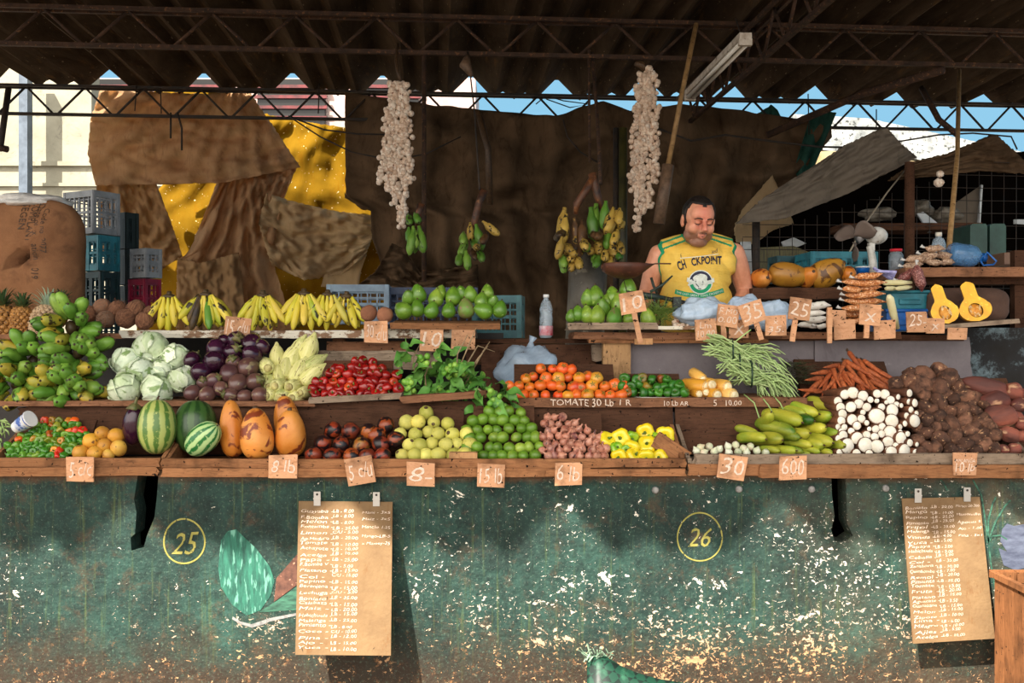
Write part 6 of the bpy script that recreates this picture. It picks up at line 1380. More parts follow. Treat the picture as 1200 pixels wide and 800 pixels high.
for i, (x, y, l, h, a) in enumerate([(1018, 323, 34, 8, 8), (1013, 331, 54, 8.5, -1), (1020, 337, 26, 8, 3), (999, 339, 24, 8, 0), (1014, 345, 48, 8.5, 2), (1014, 353, 50, 8.5, -2), (1008, 360, 44, 8, 3), (1026, 364, 20, 7, 0), (1000, 368, 26, 8, 4), (1024, 371, 22, 7, 0), (1000, 376, 24, 7, 6)]):
    bagroll(x, y, 4.76+.03*(i % 3), l, h, a, M_NUT, 'clear bag of orange brown peanuts in the stack behind the signs', 'peanut bags')
for i, (x, y, l, h, a) in enumerate([(1096, 291, 24, 8, -3), (1090, 299, 22, 9, -6), (1106, 299, 20, 9, 3), (1074, 303, 26, 9, 8), (1094, 307, 22, 8, -3), (1110, 307, 18, 8, 2), (1070, 311, 24, 9, 6), (1083, 303, 20, 9, 0)]):
    bagroll(x, y, 4.98+.03*(i % 3), l, h, a, M_BEI, 'clear bag of beige nuts in the pile on the upper right shelf', 'beige nut bags')
bagroll(1077, 326, 4.9, 32, 13, -78, M_RBN, 'bag of red brown beans hanging over the edge of the upper right shelf', None); bagroll(1064, 322, 4.95, 26, 11, 25, M_RBN, 'bag of red brown beans lying left of the hanging one', None)
M_WHR = mat('white_peeled_root', '#e6e2da', '#cfc9be', 20, c3='#a8a090', s3=40, rough=.4, var=.1)
for i, (x, y, l, h, a) in enumerate([(958, 358, 32, 9, 2), (953, 367, 32, 8, 5), (957, 374, 30, 8, 0), (948, 381, 28, 7, -2), (964, 382, 14, 6, 0)]):
    bagroll(x, y, 4.84+.02*(i % 2), l, h, a, M_WHR, 'white peeled roots wrapped in film in the small stack right of the bags', 'wrapped white roots', name='wrapped_root')
M_CRM = mat('cream_root', '#e8e0b4', '#d9cf98', 20, rough=.45, var=.1)
def stick(pts, Y, r_, label):
    o = MB().tube([P(x, y, Y+j*.02) for j, (x, y) in enumerate(pts)], [r_*.6]+[r_]*(len(pts)-2)+[r_*.55], 12).build('peeled_root', M_CRM); tag(o, label, 'root')
stick([(1036, 332), (1039, 331), (1055, 331), (1068, 331)], 4.86, .014, 'cream coloured peeled root lying level above the teal tote')
stick([(1038, 338), (1040, 338), (1046, 338), (1052, 338)], 4.85, .012, 'short cream root below the level one, left'); stick([(1050, 338), (1053, 338), (1062, 337), (1068, 336)], 4.86, .012, 'short cream root below the level one, right')
stick([(1042, 347), (1043, 350), (1047, 368), (1052, 385)], 4.72, .019, 'tall cream root leaning on the totes')
# squash halves
def squash(px, py, Y, h_px, lean, label, seed, wide=1.0):
    h_ = S(h_px, Y); r = empty('squash_half', P(px, py, Y), label=label, cat='squash', group=None); prof = []
    for k in range(25):
        t = k/24; neck = .15+.0*t; nk = .165*(1-max(0, t-.45)*1.2)*(max(0, 1-((.12-t)/.12)**2)**.5 if t < .12 else 1); u_ = (t-.70)/.30; bl = .345*math.sqrt(max(0, 1-u_*u_)); k_ = .05
        w_ = (math.log(math.exp(min(nk, 1)/k_)+math.exp(bl/k_))*k_-(.02 if t < .6 else 0))*wide*(max(0, 1-((t-.94)/.06)**2)**.5 if t > .94 else 1)*(max(0, 1-((.1-t)/.1)**2)**.5 if t < .1 else 1); prof.append((w_*h_, (1-t)*h_))
    n = 16; vs = []
    for w_, z in prof:
        for j in range(n+1):
            a = PI*j/n; vs.append((w_*math.cos(a), w_*math.sin(a)*1.05, z))
    mb = MB().add(vs, [(i*(n+1)+j, i*(n+1)+j+1, (i+1)*(n+1)+j+1, (i+1)*(n+1)+j) for i in range(24) for j in range(n)])
    mb.build('rind', mat('squash_rind', '#c98f2c', '#b87a24', 20, var=0, rough=.4), r)
    cz = h_*.27; cr = h_*.155
    fv = [(w_, .0, z) for w_, z in prof]+[(-w_, .0, z) for w_, z in prof[::-1]]; hole = [(cr*math.cos(a)*wide, 0, cz+cr*1.15*math.sin(a)) for a in [2*PI*k/24 for k in range(24)]]
    tri = geometry.tessellate_polygon([[Vector((a, c, 0)) for a, b, c in fv], [Vector((a, c, 0)) for a, b, c in hole][::-1]])
    fl = fv+hole[::-1]
    MB().add(fl, [tuple(t) for t in tri]).build('flesh', mat('squash_flesh', '#f0b812', '#e8a20c', 24, c3='#f4cf3c', s3=60, rough=.35, var=0, spec=.5), r, False)
    MB().ball((0, 0, 0), (cr*1.03*wide, cr*.8, cr*1.2), 20, fn=lambda d: 1).build('seed_cavity', mat('squash_fibre', '#c9781c', '#e0a040', 60, c3='#a85a14', s3=90, var=0, bump=1), r, loc=(0, cr*.55, cz))
    random.seed(seed)
    for k in range(26):
        a = rnd(0, 6.28); q = rnd(0, .85)**.6; MB().ball((0, 0, 0), (.0045, .0016, .0075), 8).build('seed', mat('squash_seed', '#e0c08c', '#c99a5c', 60), r, loc=(cr*q*math.cos(a)*wide, -.001-.004*rnd(0, 1), cz+cr*q*math.sin(a)*1.1))
        o = bpy.data.objects[-1] if False else None
    r.rotation_euler = (R(-16), R(lean), 0); return r
squash(1112, 379, 4.70, 50, -12, 'left cut squash half, narrower, leaning on the brown bag', 5, .95)
squash(1148, 376, 4.71, 50, -12, 'right cut squash half, wider with pale seed cavity', 6, 1.12)
tag(cushion('burlap_bag', P(1134, 358, 4.92), S(96, 4.92), .16, S(42, 4.92), mat('brown_bag', '#5b4236', '#46332a', 8, rough=.9)), 'brown cloth bag behind the cut squash halves', 'bag')

# balance scale in front of the seller
s_ = P(748, 375, 4.87); r = empty('balance_scale', s_, label='old dark balance scale with a rusty brown scoop pan before the seller', cat='scale'); L_ = lambda x, y, Y=4.87: P(x, y, Y)-s_
mb = MB(); n = 26; vs = []
for i in range(n+1):
    t = i/n; cx_, cy_ = 706+(786-706)*t, 309+3*t; w_ = math.sin(PI*min(1, t*1.15+.12))**.7*(1-t**5) if t < .98 else .03
    for j in range(11):
        a = PI*j/10; vs.append(L_(cx_, cy_+(12 if t < .55 else 12*(1-(t-.55)/.5))*math.sin(a)*w_*1.5-2.5*t, 4.83)+Vector((0, -math.cos(a)*.11*max(.1, w_), 0)))
mb.add(vs, [(i*11+j, i*11+j+1, (i+1)*11+j+1, (i+1)*11+j) for i in range(n) for j in range(10)])
o = mb.build('scoop_pan', mat('rusty_pan', '#5a3324', '#43261b', 12, c3='#7a4c34', s3=30, var=0, rough=.55), r); o.modifiers.new('t', 'SOLIDIFY').thickness = .005
M_IRON = mat('green_black_iron', '#28362f', '#1c2422', 20, c3='#4a5a4c', s3=50, var=0, rough=.5)
MB().tube([L_(735, 343), L_(765, 347), L_(778, 349)], [.012, .016, .010], 10).build('beam', M_IRON, r)
MB().tube([L_(778, 349), L_(800, 354), L_(812, 360)], .011, 8).build('graduated_arm', mat('dark_graduated_arm', '#1a1716', '#2c2624', 20), r)
MB().box((0, 0, 0), (S(9, 4.95), .05, S(16, 4.95))).build('sliding_weight', M_IRON, r, False, loc=L_(793, 356, 4.85))
MB().tube([L_(763, 325), L_(766, 335), L_(770, 343)], .007, 8).tube([L_(788, 323), L_(776, 334), L_(762, 342)], [.004, .007, .008], 8).build('fork', M_IRON, r)
MB().tube([L_(760+8*math.cos(a), 356+7*math.sin(a)) for a in [k*PI/8 for k in range(14)]], .006, 7).tube([L_(774+7*math.cos(a), 352+8*math.sin(a)) for a in [k*PI/8 for k in range(12)]], .006, 7).build('hook', M_IRON, r)
MB().tube([L_(752, 345), L_(750, 378)], .012, 8).build('pillar', M_IRON, r)
MB().tube([L_(718, 303), L_(728, 318), L_(735, 343)], .002, 5).build('chain', M_RUST, r)

# cup and small things in the left tray
r = empty('foam_cup', P(25, 497, 4.2), label='white foam cup with blue print lying on the chillies', cat='cup')
Mx = Matrix.Rotation(R(62), 4, 'Y') @ Matrix.Rotation(R(0), 4, 'X'); Mx = Matrix.Rotation(R(-18), 4, 'Z') @ Mx
MB().rev([(0, -.035), (.024, -.035), (.0255, -.03), (.034, .05), (.037, .052), (.037, .057), (.033, .057)], 24, 0, Mx).build('body', mat('cup_white', '#e6e4e2', '#d8d8dc', 10, var=0), r)
MB().rev([(.0285, -.012), (.0295, -.01), (.0325, .03), (.0325, .032)], 24, 0, Mx).build('printed_band', mat('cup_print', '#8a9ac0', '#d0d4e0', 22, c3='#3a5aa0', s3=26, t3=.5, var=0), r)
MB().rev([(.034, .044), (.0355, .046), (.036, .05)], 24, 0, Mx).build('blue_ring', plain('cup_blue', '#3a5aa0'), r)

# ------------------------------------------------------------------ price signs
M_CARD = wood('sign_plywood', '#b98560', '#cb9a76', '#a06c4a', grain=(6, 6, 14), rough=.8)
M_CHALK = mat('chalk_white', '#e2d2c4', '#c9ae98', 90, rough=.9, var=0)
def sign(px, py, w_, h_, rot, lines, Y, label, stick=None, sz=None):
    r = empty('price_sign', P(px, py, Y), (R(rnd(-3, 3)), R(-rot), R(rnd(-2, 2))), label=label, cat='price sign'); W, H = S(w_, Y), S(h_, Y)
    j = lambda: rnd(-.03, .03)*W
    MB().prism([[(-W/2+j(), -H/2+j()), (W/2+j(), -H/2+j()), (W/2+j(), H/2+j()), (-W/2+j(), H/2+j())]], .008).build('card', M_CARD, r, False)
    mb = MB(); n = len(lines)
    for i, t in enumerate(lines):
        if not t: continue
        hh = H*.8/n; z = H*.4-hh*(i+.86); k = S(sz[i], Y) if sz else hh*1.1
        put_text(mb, t, k, 0, z, -.0015, shear=.15, wob=.12, seed=px+i, width=min(W*.84, k*.62*len(t)), center=True, bold=-.004)
    if mb.v: mb.build('chalk_writing', M_CHALK, r, False)
    MB().ball((W*.0, -.003, H*.36), (.003, .003, .003), 6).build('nail', M_DARKST, r)
    if stick:
        a, b = stick; o = MB().bar((P(*a, Y)-r.location), (P(*b, Y)-r.location), S(6, Y), .012, up=(0, 1, 0)); e = r.rotation_euler.to_matrix().inverted()
        o.v = [e @ (v+Vector((0, .012, 0))) for v in o.v]; o.build('stake', M_CARD, r, False)
    return r
random.seed(77)
YT = 4.045
sign(94, 550, 32, 29, 0, ['5 c/c'], YT, 'price sign chalked 5 under the yellow mangoes'); sign(332, 547, 33, 28, 0, ['8 lb'], YT, 'price sign chalked 8 lb under the papayas')
sign(422, 551, 33, 31, 10, ['5 c/u'], YT, 'tilted price sign chalked 5 under the dark mangoes'); sign(493, 556, 33, 28, -3, ['8-'], YT, 'price sign chalked 8 under the guavas')
sign(575, 557, 32, 27, 0, ['15 lb'], YT, 'price sign chalked 15 under the limes'); sign(666, 555, 32, 27, 0, ['6 lb'], YT, 'price sign chalked 6 lb under the onions')
sign(858, 548, 32, 29, -8, ['30'], YT, 'tilted price sign chalked 30 under the small white onions'); sign(929, 548, 31, 28, 0, ['600'], YT, 'price sign chalked 600 under the cucumbers'); sign(1131, 543, 28, 26, 0, ['MALANGA', '10 lb'], YT, 'price sign chalked 10 lb under the taro heap', sz=(6, 14))
YU = 4.70
sign(441, 389, 28, 25, 0, ['30 c/u'], YU, 'price sign chalked 30 under the mameys'); sign(278, 384, 30, 26, -6, ['15 c/u'], YU, 'price sign chalked 15 tucked behind the eggplants')
sign(506, 398, 28, 26, 0, ['10'], YU, 'faded price sign below the left avocado heap'); sign(543, 397, 28, 25, 0, [''], YU, 'blank tan card right of the faded sign, behind the pale twigs')
sign(741, 355, 29, 25, 10, ['10'], 4.58, 'price sign chalked 10 on a stake in front of the right avocados', stick=((742, 360), (751, 402)))
tag(MB().box((0, 0, 0), (S(20, 4.66), .05, S(7, 4.66))).build('wood_block', W_TAN, smooth=False, loc=P(754, 400, 4.66)), 'pale wood block holding the stake of the 10 sign', 'block')
sign(827, 386, 25, 25, 5, ['Lm', '10.00'], 4.62, 'price sign chalked 10.00 left of the bags'); sign(866, 385, 24, 22, 0, ['x'], 4.66, 'plain tan sign low behind two tilted ones')
sign(853, 370, 26, 25, -6, ['F.M0', '0.00'], 4.63, 'price sign chalked with letters above the low plain one', stick=((848, 380), (849, 396)))
sign(881, 366, 28, 26, 18, ['35'], 4.60, 'strongly tilted price sign chalked 35 on a slanting stake', stick=((885, 372), (893, 398)))
sign(909, 381, 25, 23, 0, ['x', '35.'], 4.63, 'price sign chalked 35 right of the tilted one'); sign(937, 362, 25, 25, -8, ['25'], 4.61, 'tilted price sign chalked 25 on a stake', stick=((933, 372), (929, 400)))
sign(980, 373, 22, 20, 0, [''], 4.68, 'blank tan sign behind the bare stake'); sign(990, 386, 25, 23, 2, [''], 4.62, 'blank tan sign left of the peanut bags sign')
sign(1020, 369, 25, 25, -4, ['x'], 4.60, 'tan sign on a stake in front of the peanut bags', stick=((1017, 378), (1016, 396))); sign(1037, 386, 25, 22, 3, [''], 4.63, 'blank tan sign in front of the tall cream root')
sign(1075, 377, 25, 24, 2, ['25-'], 4.60, 'price sign with pale numbers left of the squash halves'); sign(1096, 382, 22, 18, 0, ['x'], 4.64, 'plain tan sign half hidden under the left squash half'); sign(1122, 391, 23, 14, 0, [''], 4.64, 'low tan card under the squash shelf')
tag(MB().bar(P(972, 360, 4.6), P(972, 402, 4.6), S(5.5, 4.6), .012, up=(0, 1, 0)).build('stake', M_CARD, smooth=False), 'bare wooden stake between two blank signs', 'stake')

# ------------------------------------------------------------------ hanging price lists
s = N('hardboard'); v = s.vec((1, 1, 1), False)
c = s.mix(s.gate(s.noise(v, 5, 7, .7), .3, .7), '#7f6648', '#654e36'); c = s.mix(s.gate(s.noise(s.vec((2, 1, .6), False), 14, 6, .75), .56, .7), c, '#6a4a2c'); c = s.mix(s.gate(s.noise(s.vec((3, 1, 1), False), 9, 4, .6, 1), .7, .74), c, '#3a2a1c')
s.fin(c, .8, .2); s.bump(s.noise(v, 60, 4), .3); M_HB = s.m
def pricelist(corners, out, left, right, label, seed):
    (x0, y0), (x1, y1), (x2, y2), (x3, y3) = corners            # top left, top right, bottom right, bottom left
    Y = YC-.02; r = empty('price_list_board', P((x0+x1)/2, (y0+y1)/2, Y), label=label, cat='price list'); o0 = r.location
    TL, TR, BR, BL = P(x0, y0, Y), P(x1, y1, Y), P(x2, y2, Y-out), P(x3, y3, Y-out)
    def at(u, v_, off=0):
        p = (TL*(1-u)+TR*u)*(1-v_)+(BL*(1-u)+BR*u)*v_; return p-o0+Vector((0, off, 0))
    n = 10; fv = [at(i/n, j/n) for j in range(n+1) for i in range(n+1)]; bv = [q+Vector((0, .006, 0)) for q in fv]; m = n+1; N1 = m*m
    fs = [(j*m+i, j*m+i+1, (j+1)*m+i+1, (j+1)*m+i) for j in range(n) for i in range(n)]; fs += [tuple(a+N1 for a in f[::-1]) for f in fs]
    ed = [i for i in range(m)]+[j*m+n for j in range(1, m)]+[n*m+i for i in range(n-1, -1, -1)]+[j*m for j in range(n-1, 0, -1)]
    fs += [(ed[k], ed[(k+1) % len(ed)], ed[(k+1) % len(ed)]+N1, ed[k]+N1) for k in range(len(ed))]
    MB().add(fv+bv, fs).build('board', M_HB, r, False)
    W = (TR-TL).length; H = (BL-TL).length; mb = MB()
    def wr(t, u0, wd, v_, sz, sd):
        vs, f2 = text_geo(t, sz, .15, .13, seed=sd, bold=-.008)
        if not vs: return
        xm = min(q.x for q in vs); wx = max(q.x for q in vs)-xm; k = wd*W/wx
        mb.add([at(u0+(q.x-xm)*k/W, v_-(q.y)/H+.006*math.sin(sd*1.7+q.x*8), -.002) for q in vs], f2)
    L = len(left)
    for i, (a, b) in enumerate(left):
        v_ = .075+.905*i/(L-1)*.985; wr(a, .03, min(.34, .052*len(a)), v_, H*.030, seed+i); wr(b, .37, .27 if len(b) > 9 else .22, v_, H*.030, seed+i+50)
    for i, a in enumerate(right): wr(a, .68, .30, .075+.052*i, H*.026, seed+i+90)
    mb.build('chalk_writing', M_CHALK, r, False)
    for u in (.2, .83):
        p = at(u, 0, -.006); MB().box(p+Vector((0, 0, .012)), (.028, .003, .058)).box(p+Vector((0, -.003, .012)), (.031, .002, .006)).build('metal_clip', plain('zinc', '#b8b4ae', .35, .5, .7), r, False)
        MB().ball(p+Vector((0, -.003, .03)), (.005, .003, .005), 8).build('rivet', M_DARKST, r)
    return r
LB = ['8.00', '8.00', '8.00', '25.00', '5.00', '20.00', '10.00', '10.00', '10.00', '25.00', '5.00', '15.00', '15.00', '15.00', '15.00', '5.00', '35.00', '15.00', '20.00', '15.00', '25.00', '8.00', '10.00', '12.00', '15.00', '10.00']
NM = ['Guayaba', 'F.Bomba', 'Melon', 'Fontamba', 'Limon', 'Ap.Maduro', 'Tomate', 'Achayote', 'Acelga', 'Papa', 'F.Bomba V', 'Platano', 'Col', 'Pepino', 'Berenjena', 'Lechuga', 'Boniato', 'Calabaza', 'Maiz', 'Habichuela', 'Malanga', 'Pimiento', 'Coco', 'Pina', 'Ajo', 'Yuca']
pricelist([(350, 587), (460, 588), (458, 768), (346, 767)], .14, [(n_+' -', ('LB - ' if i not in (4, 12, 15, 22) else 'C/U - ')+LB[i]) for i, n_ in enumerate(NM)], ['Mani - 3x5', 'Maiz - 3x5', 'Mancha 1.25', 'Mango-LB-5', 'x Mamey-25'], 'left chalked price list board, hung straight by two metal clips', 11)
NM2 = ['Boniato', 'Mango', 'Pepino', 'Pimiento', 'Frijol', 'Malanga', 'Vianda', 'Yuca', 'Papaya', 'Habichuela', 'Cebolla', 'Col', 'Zanahoria', 'Quimbombo', 'Remol', 'Pimienta', 'Tomate', 'Fruta', 'Platano', 'Aguacate', 'Guanabana', 'Melon', 'Zapote', 'Lima', 'Milagro', 'Ajies', 'Acelga']
L2 = ['20.00', '10.00', '25.00', '25.00', '23.00', '15.00', '4.00', '5.00', '3.00', '5.00', '5.00', '35.00', '30.00', '7.00', '20.00', '25.00', '15.00', '20.00', '15.00', '3.50', '15.00', '15.00', '10.00', '6.00', '10.00', '5.00', '10.00']
pricelist([(1057, 584), (1148, 582), (1166, 748), (1070, 754)], .075, [(n_+' -', 'LB - '+L2[i]) for i, n_ in enumerate(NM2)], ['Maracu 20-300', 'Mamoncillo', 'Aguacate 5', 'Ajo - 1.00', 'Piña - 3x1'], 'right chalked price list board, hanging tilted by two metal clips', 31)

# wooden crate and woven basket at the bottom edge
r = empty('wooden_crate', P(1215, 870, 3.7), label='slatted wooden crate standing at the bottom right corner', cat='crate'); o0 = r.location
W_NEW = wood('crate_wood', '#6a4428', '#835636', '#50321e', grain=(20, 20, 2))
xl = CX(1167, 3.95); zt = CZ(671, 3.95); H_ = .62; W_C = .42; c_ = lambda x, y, z: Vector((xl+x, 3.65+y, zt+z))-o0
for k in range(4): MB().box(c_(0, .037+.075*k, -H_/2), (.014, .068, H_)).build('slat', W_NEW, r, False)
for k in range(5): MB().box(c_(.045+.083*k, -.01, -H_/2), (.076, .014, H_)).box(c_(.045+.083*k, .31, -H_/2), (.076, .014, H_)).build('slat', W_NEW, r, False)
MB().box(c_(-.004, .15, -.008), (.024, .33, .022)).box(c_(W_C/2, -.02, -.008), (W_C+.03, .014, .03)).box(c_(W_C/2, .32, -.008), (W_C+.03, .014, .03)).box(c_(W_C, .15, -.008), (.02, .33, .022)).build('rim', W_NEW, r, False)
MB().box(c_(W_C/2, .15, -H_+.01), (W_C, .3, .015)).box(c_(W_C, .15, -H_/2), (.014, .3, H_)).build('bottom', W_NEW, r, False)
r = empty('woven_basket', P(745, 830, 3.75), label='dark green woven palm basket with frayed rim at the bottom edge', cat='basket'); o0 = r.location
s = N('woven_palm'); v = s.vec((1, 1, 1), False); ck_ = s.n('TexChecker'); ck_.inputs['Scale'].default_value = 34; mp = s.n('Mapping'); mp.inputs['Rotation'].default_value = (0, R(28), 0); s.l(s.tc.outputs['Object'], mp.inputs[0]); s.l(mp.outputs[0], ck_.inputs['Vector'])
c = s.mix(ck_.outputs['Fac'], '#163a2c', '#0f1f1a'); c = s.mix(s.gate(s.noise(v, 14, 4), .55, .7), c, '#2c5a44'); s.fin(c, .5, .4); s.bump(ck_.outputs['Fac'], .6, .004)
top = [(688, 772), (700, 764), (712, 768), (725, 776), (745, 784), (770, 791), (800, 797), (830, 803)]
vs = []; n = 40; T = edge(top, n)
for j in range(9):
    t = j/8
    for i, q in enumerate(T): vs.append(P(q.x-(i < 8)*0-6*t*(1-i/n), q.y+t*70, 3.78)-o0+Vector((0, -.10*math.sin(PI*.5*min(1, t*1.6))-.04*math.sin(PI*i/n), 0)))
o = MB().add(vs, [(j*(n+1)+i, j*(n+1)+i+1, (j+1)*(n+1)+i+1, (j+1)*(n+1)+i) for j in range(8) for i in range(n)]).build('woven_side', s.m, r); o.modifiers.new('t', 'SOLIDIFY').thickness = .008
random.seed(9); mb = MB()
for k in range(46):
    x = rnd(684, 716); y = rnd(764, 776); a = P(x, y, 3.78+rnd(-.03, .02))-o0; d = Vector((rnd(-.6, .5), rnd(-.4, .4), rnd(-.2, 1))).normalized()*rnd(.015, .04)
    mb.bar(a, a+d, .006, .002)
mb.build('frayed_strands', mat('frayed_palm', '#5a7a64', '#8a9a84', 40), r, False)
# ------------------------------------------------------------------ the seller
def remeshed(mb, voxel, smooth_n, name, fac=.5):
    me = mb.mesh('tmp', weld=False); o = bpy.data.objects.new('tmp', me); COL.objects.link(o)
    bm = bmesh.new(); bm.from_mesh(me); bmesh.ops.recalc_face_normals(bm, faces=bm.faces); bm.to_mesh(me); bm.free()
    m = o.modifiers.new('r', 'REMESH'); m.mode = 'VOXEL'; m.voxel_size = voxel
    m = o.modifiers.new('s', 'SMOOTH'); m.factor = fac; m.iterations = smooth_n
    bpy.context.view_layer.update()
    out = bpy.data.meshes.new_from_object(o.evaluated_get(bpy.context.evaluated_depsgraph_get())); out.name = name
    bpy.data.objects.remove(o); return out
def cap(mb, a, b, ra, rb, n=14):
    a, b = Vector(a), Vector(b); k = 7; pts = [a.lerp(b, i/k) for i in range(k+1)]; rad = [ra+(rb-ra)*i/k for i in range(k+1)]
    mb.tube(pts, rad, n); mb.ball(a, ra*.99, n); mb.ball(b, rb*.99, n)
def ell(mb, c, r, M=None, n=18): mb.ball((0, 0, 0), r, n, M=(M or Matrix()) @ Matrix.Translation(c))
YM_ = 5.13
Q_ = lambda x, y, Y=YM_: P(x, y, Y)
HC = P(818.5, 258.5, 5.03)
HM = Matrix.Translation(HC) @ Matrix.Rotation(R(7), 4, 'Z') @ Matrix.Rotation(R(17), 4, 'X') @ Matrix.Rotation(R(3), 4, 'Y')
def head(mb):
    H = lambda c, r: ell(mb, c, r, HM)
    H((0, .012, .032), (.077, .097, .084)); H((0, -.040, .040), (.064, .052, .052)); H((0, -.018, -.042), (.068, .070, .066)); H((0, -.052, -.094), (.034, .030, .026))
    for e in (-1, 1):
        H((e*.038, -.054, -.030), (.032, .034, .034)); H((e*.050, -.022, -.070), (.026, .036, .030)); H((e*.082, .012, -.004), (.008, .019, .031)); H((e*.079, .006, -.026), (.009, .012, .014))
        H((e*.030, -.0785, .004), (.0165, .0125, .0115))
        mb.tube([HM @ Vector(q) for q in ((e*.006, -.092, .021), (e*.028, -.093, .027), (e*.050, -.080, .021))], [.009, .0095, .007], 8)
        H((e*.0145, -.110, -.034), (.0095, .012, .009))
    mb.tube([HM @ Vector(q) for q in ((0, -.088, .022), (0, -.103, .002), (0, -.121, -.021), (0, -.124, -.031))], [.0095, .0105, .0145, .0145], 10)
    mb.tube([HM @ Vector(q) for q in ((-.022, -.083, -.060), (-.009, -.095, -.0565), (0, -.094, -.058), (.009, -.095, -.0565), (.022, -.083, -.060))], [.004, .0065, .006, .0065, .004], 8)
    mb.tube([HM @ Vector(q) for q in ((-.019, -.083, -.066), (0, -.094, -.0715), (.019, -.083, -.066))], [.005, .008, .005], 8)
    H((0, -.040, -.104), (.048, .040, .026))
NB = Q_(817, 294, 5.17)
def torso(mb, d=0):
    T = lambda c, r: mb.ball(c, (r[0]+d, r[1]+d, r[2]+d), 24)
    T(Q_(815, 303, 5.15), (.165, .105, .10)); T(Q_(816, 325, 5.13), (.172, .125, .12)); T(Q_(815, 350, 5.12), (.178, .142, .13)); T(Q_(815, 380, 5.14), (.172, .13, .14))
    for e, x in ((-1, 783), (1, 849)): T(Q_(x, 293, 5.15), (.055, .068, .040)); T(Q_(x, 308, 5.13), (.05, .062, .07))
    a, b = Q_(806, 286, 5.17), Q_(776, 291, 5.15); mb.tube([a, a.lerp(b, .5), b], [.052+d, .046+d, .036+d], 14); a, b = Q_(829, 285, 5.17), Q_(857, 290, 5.15); mb.tube([a, a.lerp(b, .5), b], [.052+d, .046+d, .036+d], 14)
SHL, SHR = Q_(772, 298, 5.15), Q_(861, 296, 5.15); ELL_, ELR = Q_(757, 347, 5.20), Q_(873.5, 343, 5.20); WRL, WRR = Q_(748, 360, 5.0), Q_(865, 362, 5.02)
body = MB(); head(body); torso(body, -.004)
cap(body, HM @ Vector((0, .012, -.05)), NB, .058, .066)
for s0, e0, w0 in ((SHL, ELL_, WRL), (SHR, ELR, WRR)):
    cap(body, s0, s0.lerp(e0, .35), .052, .056); cap(body, s0.lerp(e0, .35), e0, .056, .043); cap(body, e0, e0.lerp(w0, .35), .044, .045); cap(body, e0.lerp(w0, .35), w0, .045, .029)
def hand(mb, w, d, side):
    d = d.normalized(); up = Vector((0, 0, 1)); x = d.cross(up).normalized(); mc = w+d*.05
    M = Matrix((x, d, up)).transposed().to_4x4(); M.translation = mc; mb.ball((0, 0, 0), (.042, .05, .017), 14, M=M)
    for k in range(4):
        b = mc+x*(k-1.5)*.021+d*.036; ln = [.068, .078, .073, .056][k]
        p1 = b+d*ln*.45-up*.006; p2 = p1+d*ln*.3-up*.018; p3 = p2+d*ln*.12-up*.02
        mb.tube([b, p1, p2, p3], [.0095, .009, .0082, .006], 8); mb.ball(p3, .0062, 8)
    t0 = w+d*.025+x*side*.032; t1 = t0+d*.028+x*side*.022-up*.008; t2 = t1+d*.028-up*.012; mb.tube([t0, t1, t2], [.012, .0105, .008], 8); mb.ball(t2, .008, 8)
hand(body, WRL, Vector((.35, -.75, -.25)), -1); hand(body, WRR, Vector((-.45, -.7, -.25)), 1)
hip = Q_(815, 392, 5.15); fz = .36
for e in (-1, 1):
    h0 = hip+Vector((e*.09, 0, -.06)); k0 = Vector((h0.x+e*.02, 5.16, .86)); f0 = Vector((k0.x, 5.20, fz+.07))
    cap(body, h0, k0, .095, .062); cap(body, k0, f0, .06, .042); cap(body, f0+Vector((0, .02, -.03)), f0+Vector((0, -.16, -.04)), .036, .028)
me = remeshed(body, .0042, 4, 'body')
person = empty('person', Vector((hip.x, 5.16, fz)), label='man in a sleeveless yellow shirt with green trim standing behind the stall, looking down', cat='person')
s = N('skin'); att = s.n('Attribute'); att.attribute_name = 'zone'
ax = s.sep(att.outputs['Color']); v = s.vec((1, 1, 1), False)
c = s.mix(s.gate(s.noise(v, 16, 4), .35, .65), '#d99a7c', '#c48466')
c = s.mix(s.math('MULTIPLY', ax[2], .5), c, '#c9665a'); c = s.mix(s.math('MULTIPLY', ax[1], .72), c, '#604638'); c = s.mix(s.math('MULTIPLY', ax[0], .85), c, '#b96c62')
s.fin(c, .45, .4); s.b.inputs['Subsurface Weight'].default_value = .08; s.b.inputs['Subsurface Radius'].default_value = (.012, .006, .003)
s.bump(s.noise(v, 200, 3), .15, .002)
body_o = link('body', me, s.m, person); body_o.location = -person.location
ca = me.color_attributes.new('zone', 'FLOAT_COLOR', 'POINT'); HI = HM.inverted(); cols = []
for v_ in me.vertices:
    p = HI @ v_.co; lip = beard = red = 0
    if abs(p.x) < .11 and -.14 < p.z < .13 and p.y < .12:
        if p.y < -.078 and abs(p.x) < .021 and -.076 < p.z < -.0535: lip = .75*max(0, 1-max(0, abs(p.x)/.021-.6)*2.5)
        if p.z < -.030 and not lip:
            b = min(1, (-.030-p.z)/.025)
            if p.z > -.055 and abs(p.x) > .030: b *= max(0, 1-(p.z+.055)/.02)
            if p.z < -.118: b *= max(0, 1+(p.z+.118)/.02)
            beard = b
        if p.z > -.03 and p.y < -.05: red = max(0, 1-abs(p.x)/.07)
    cols += [lip, beard, red, 1]
ca.data.foreach_set('color', cols)
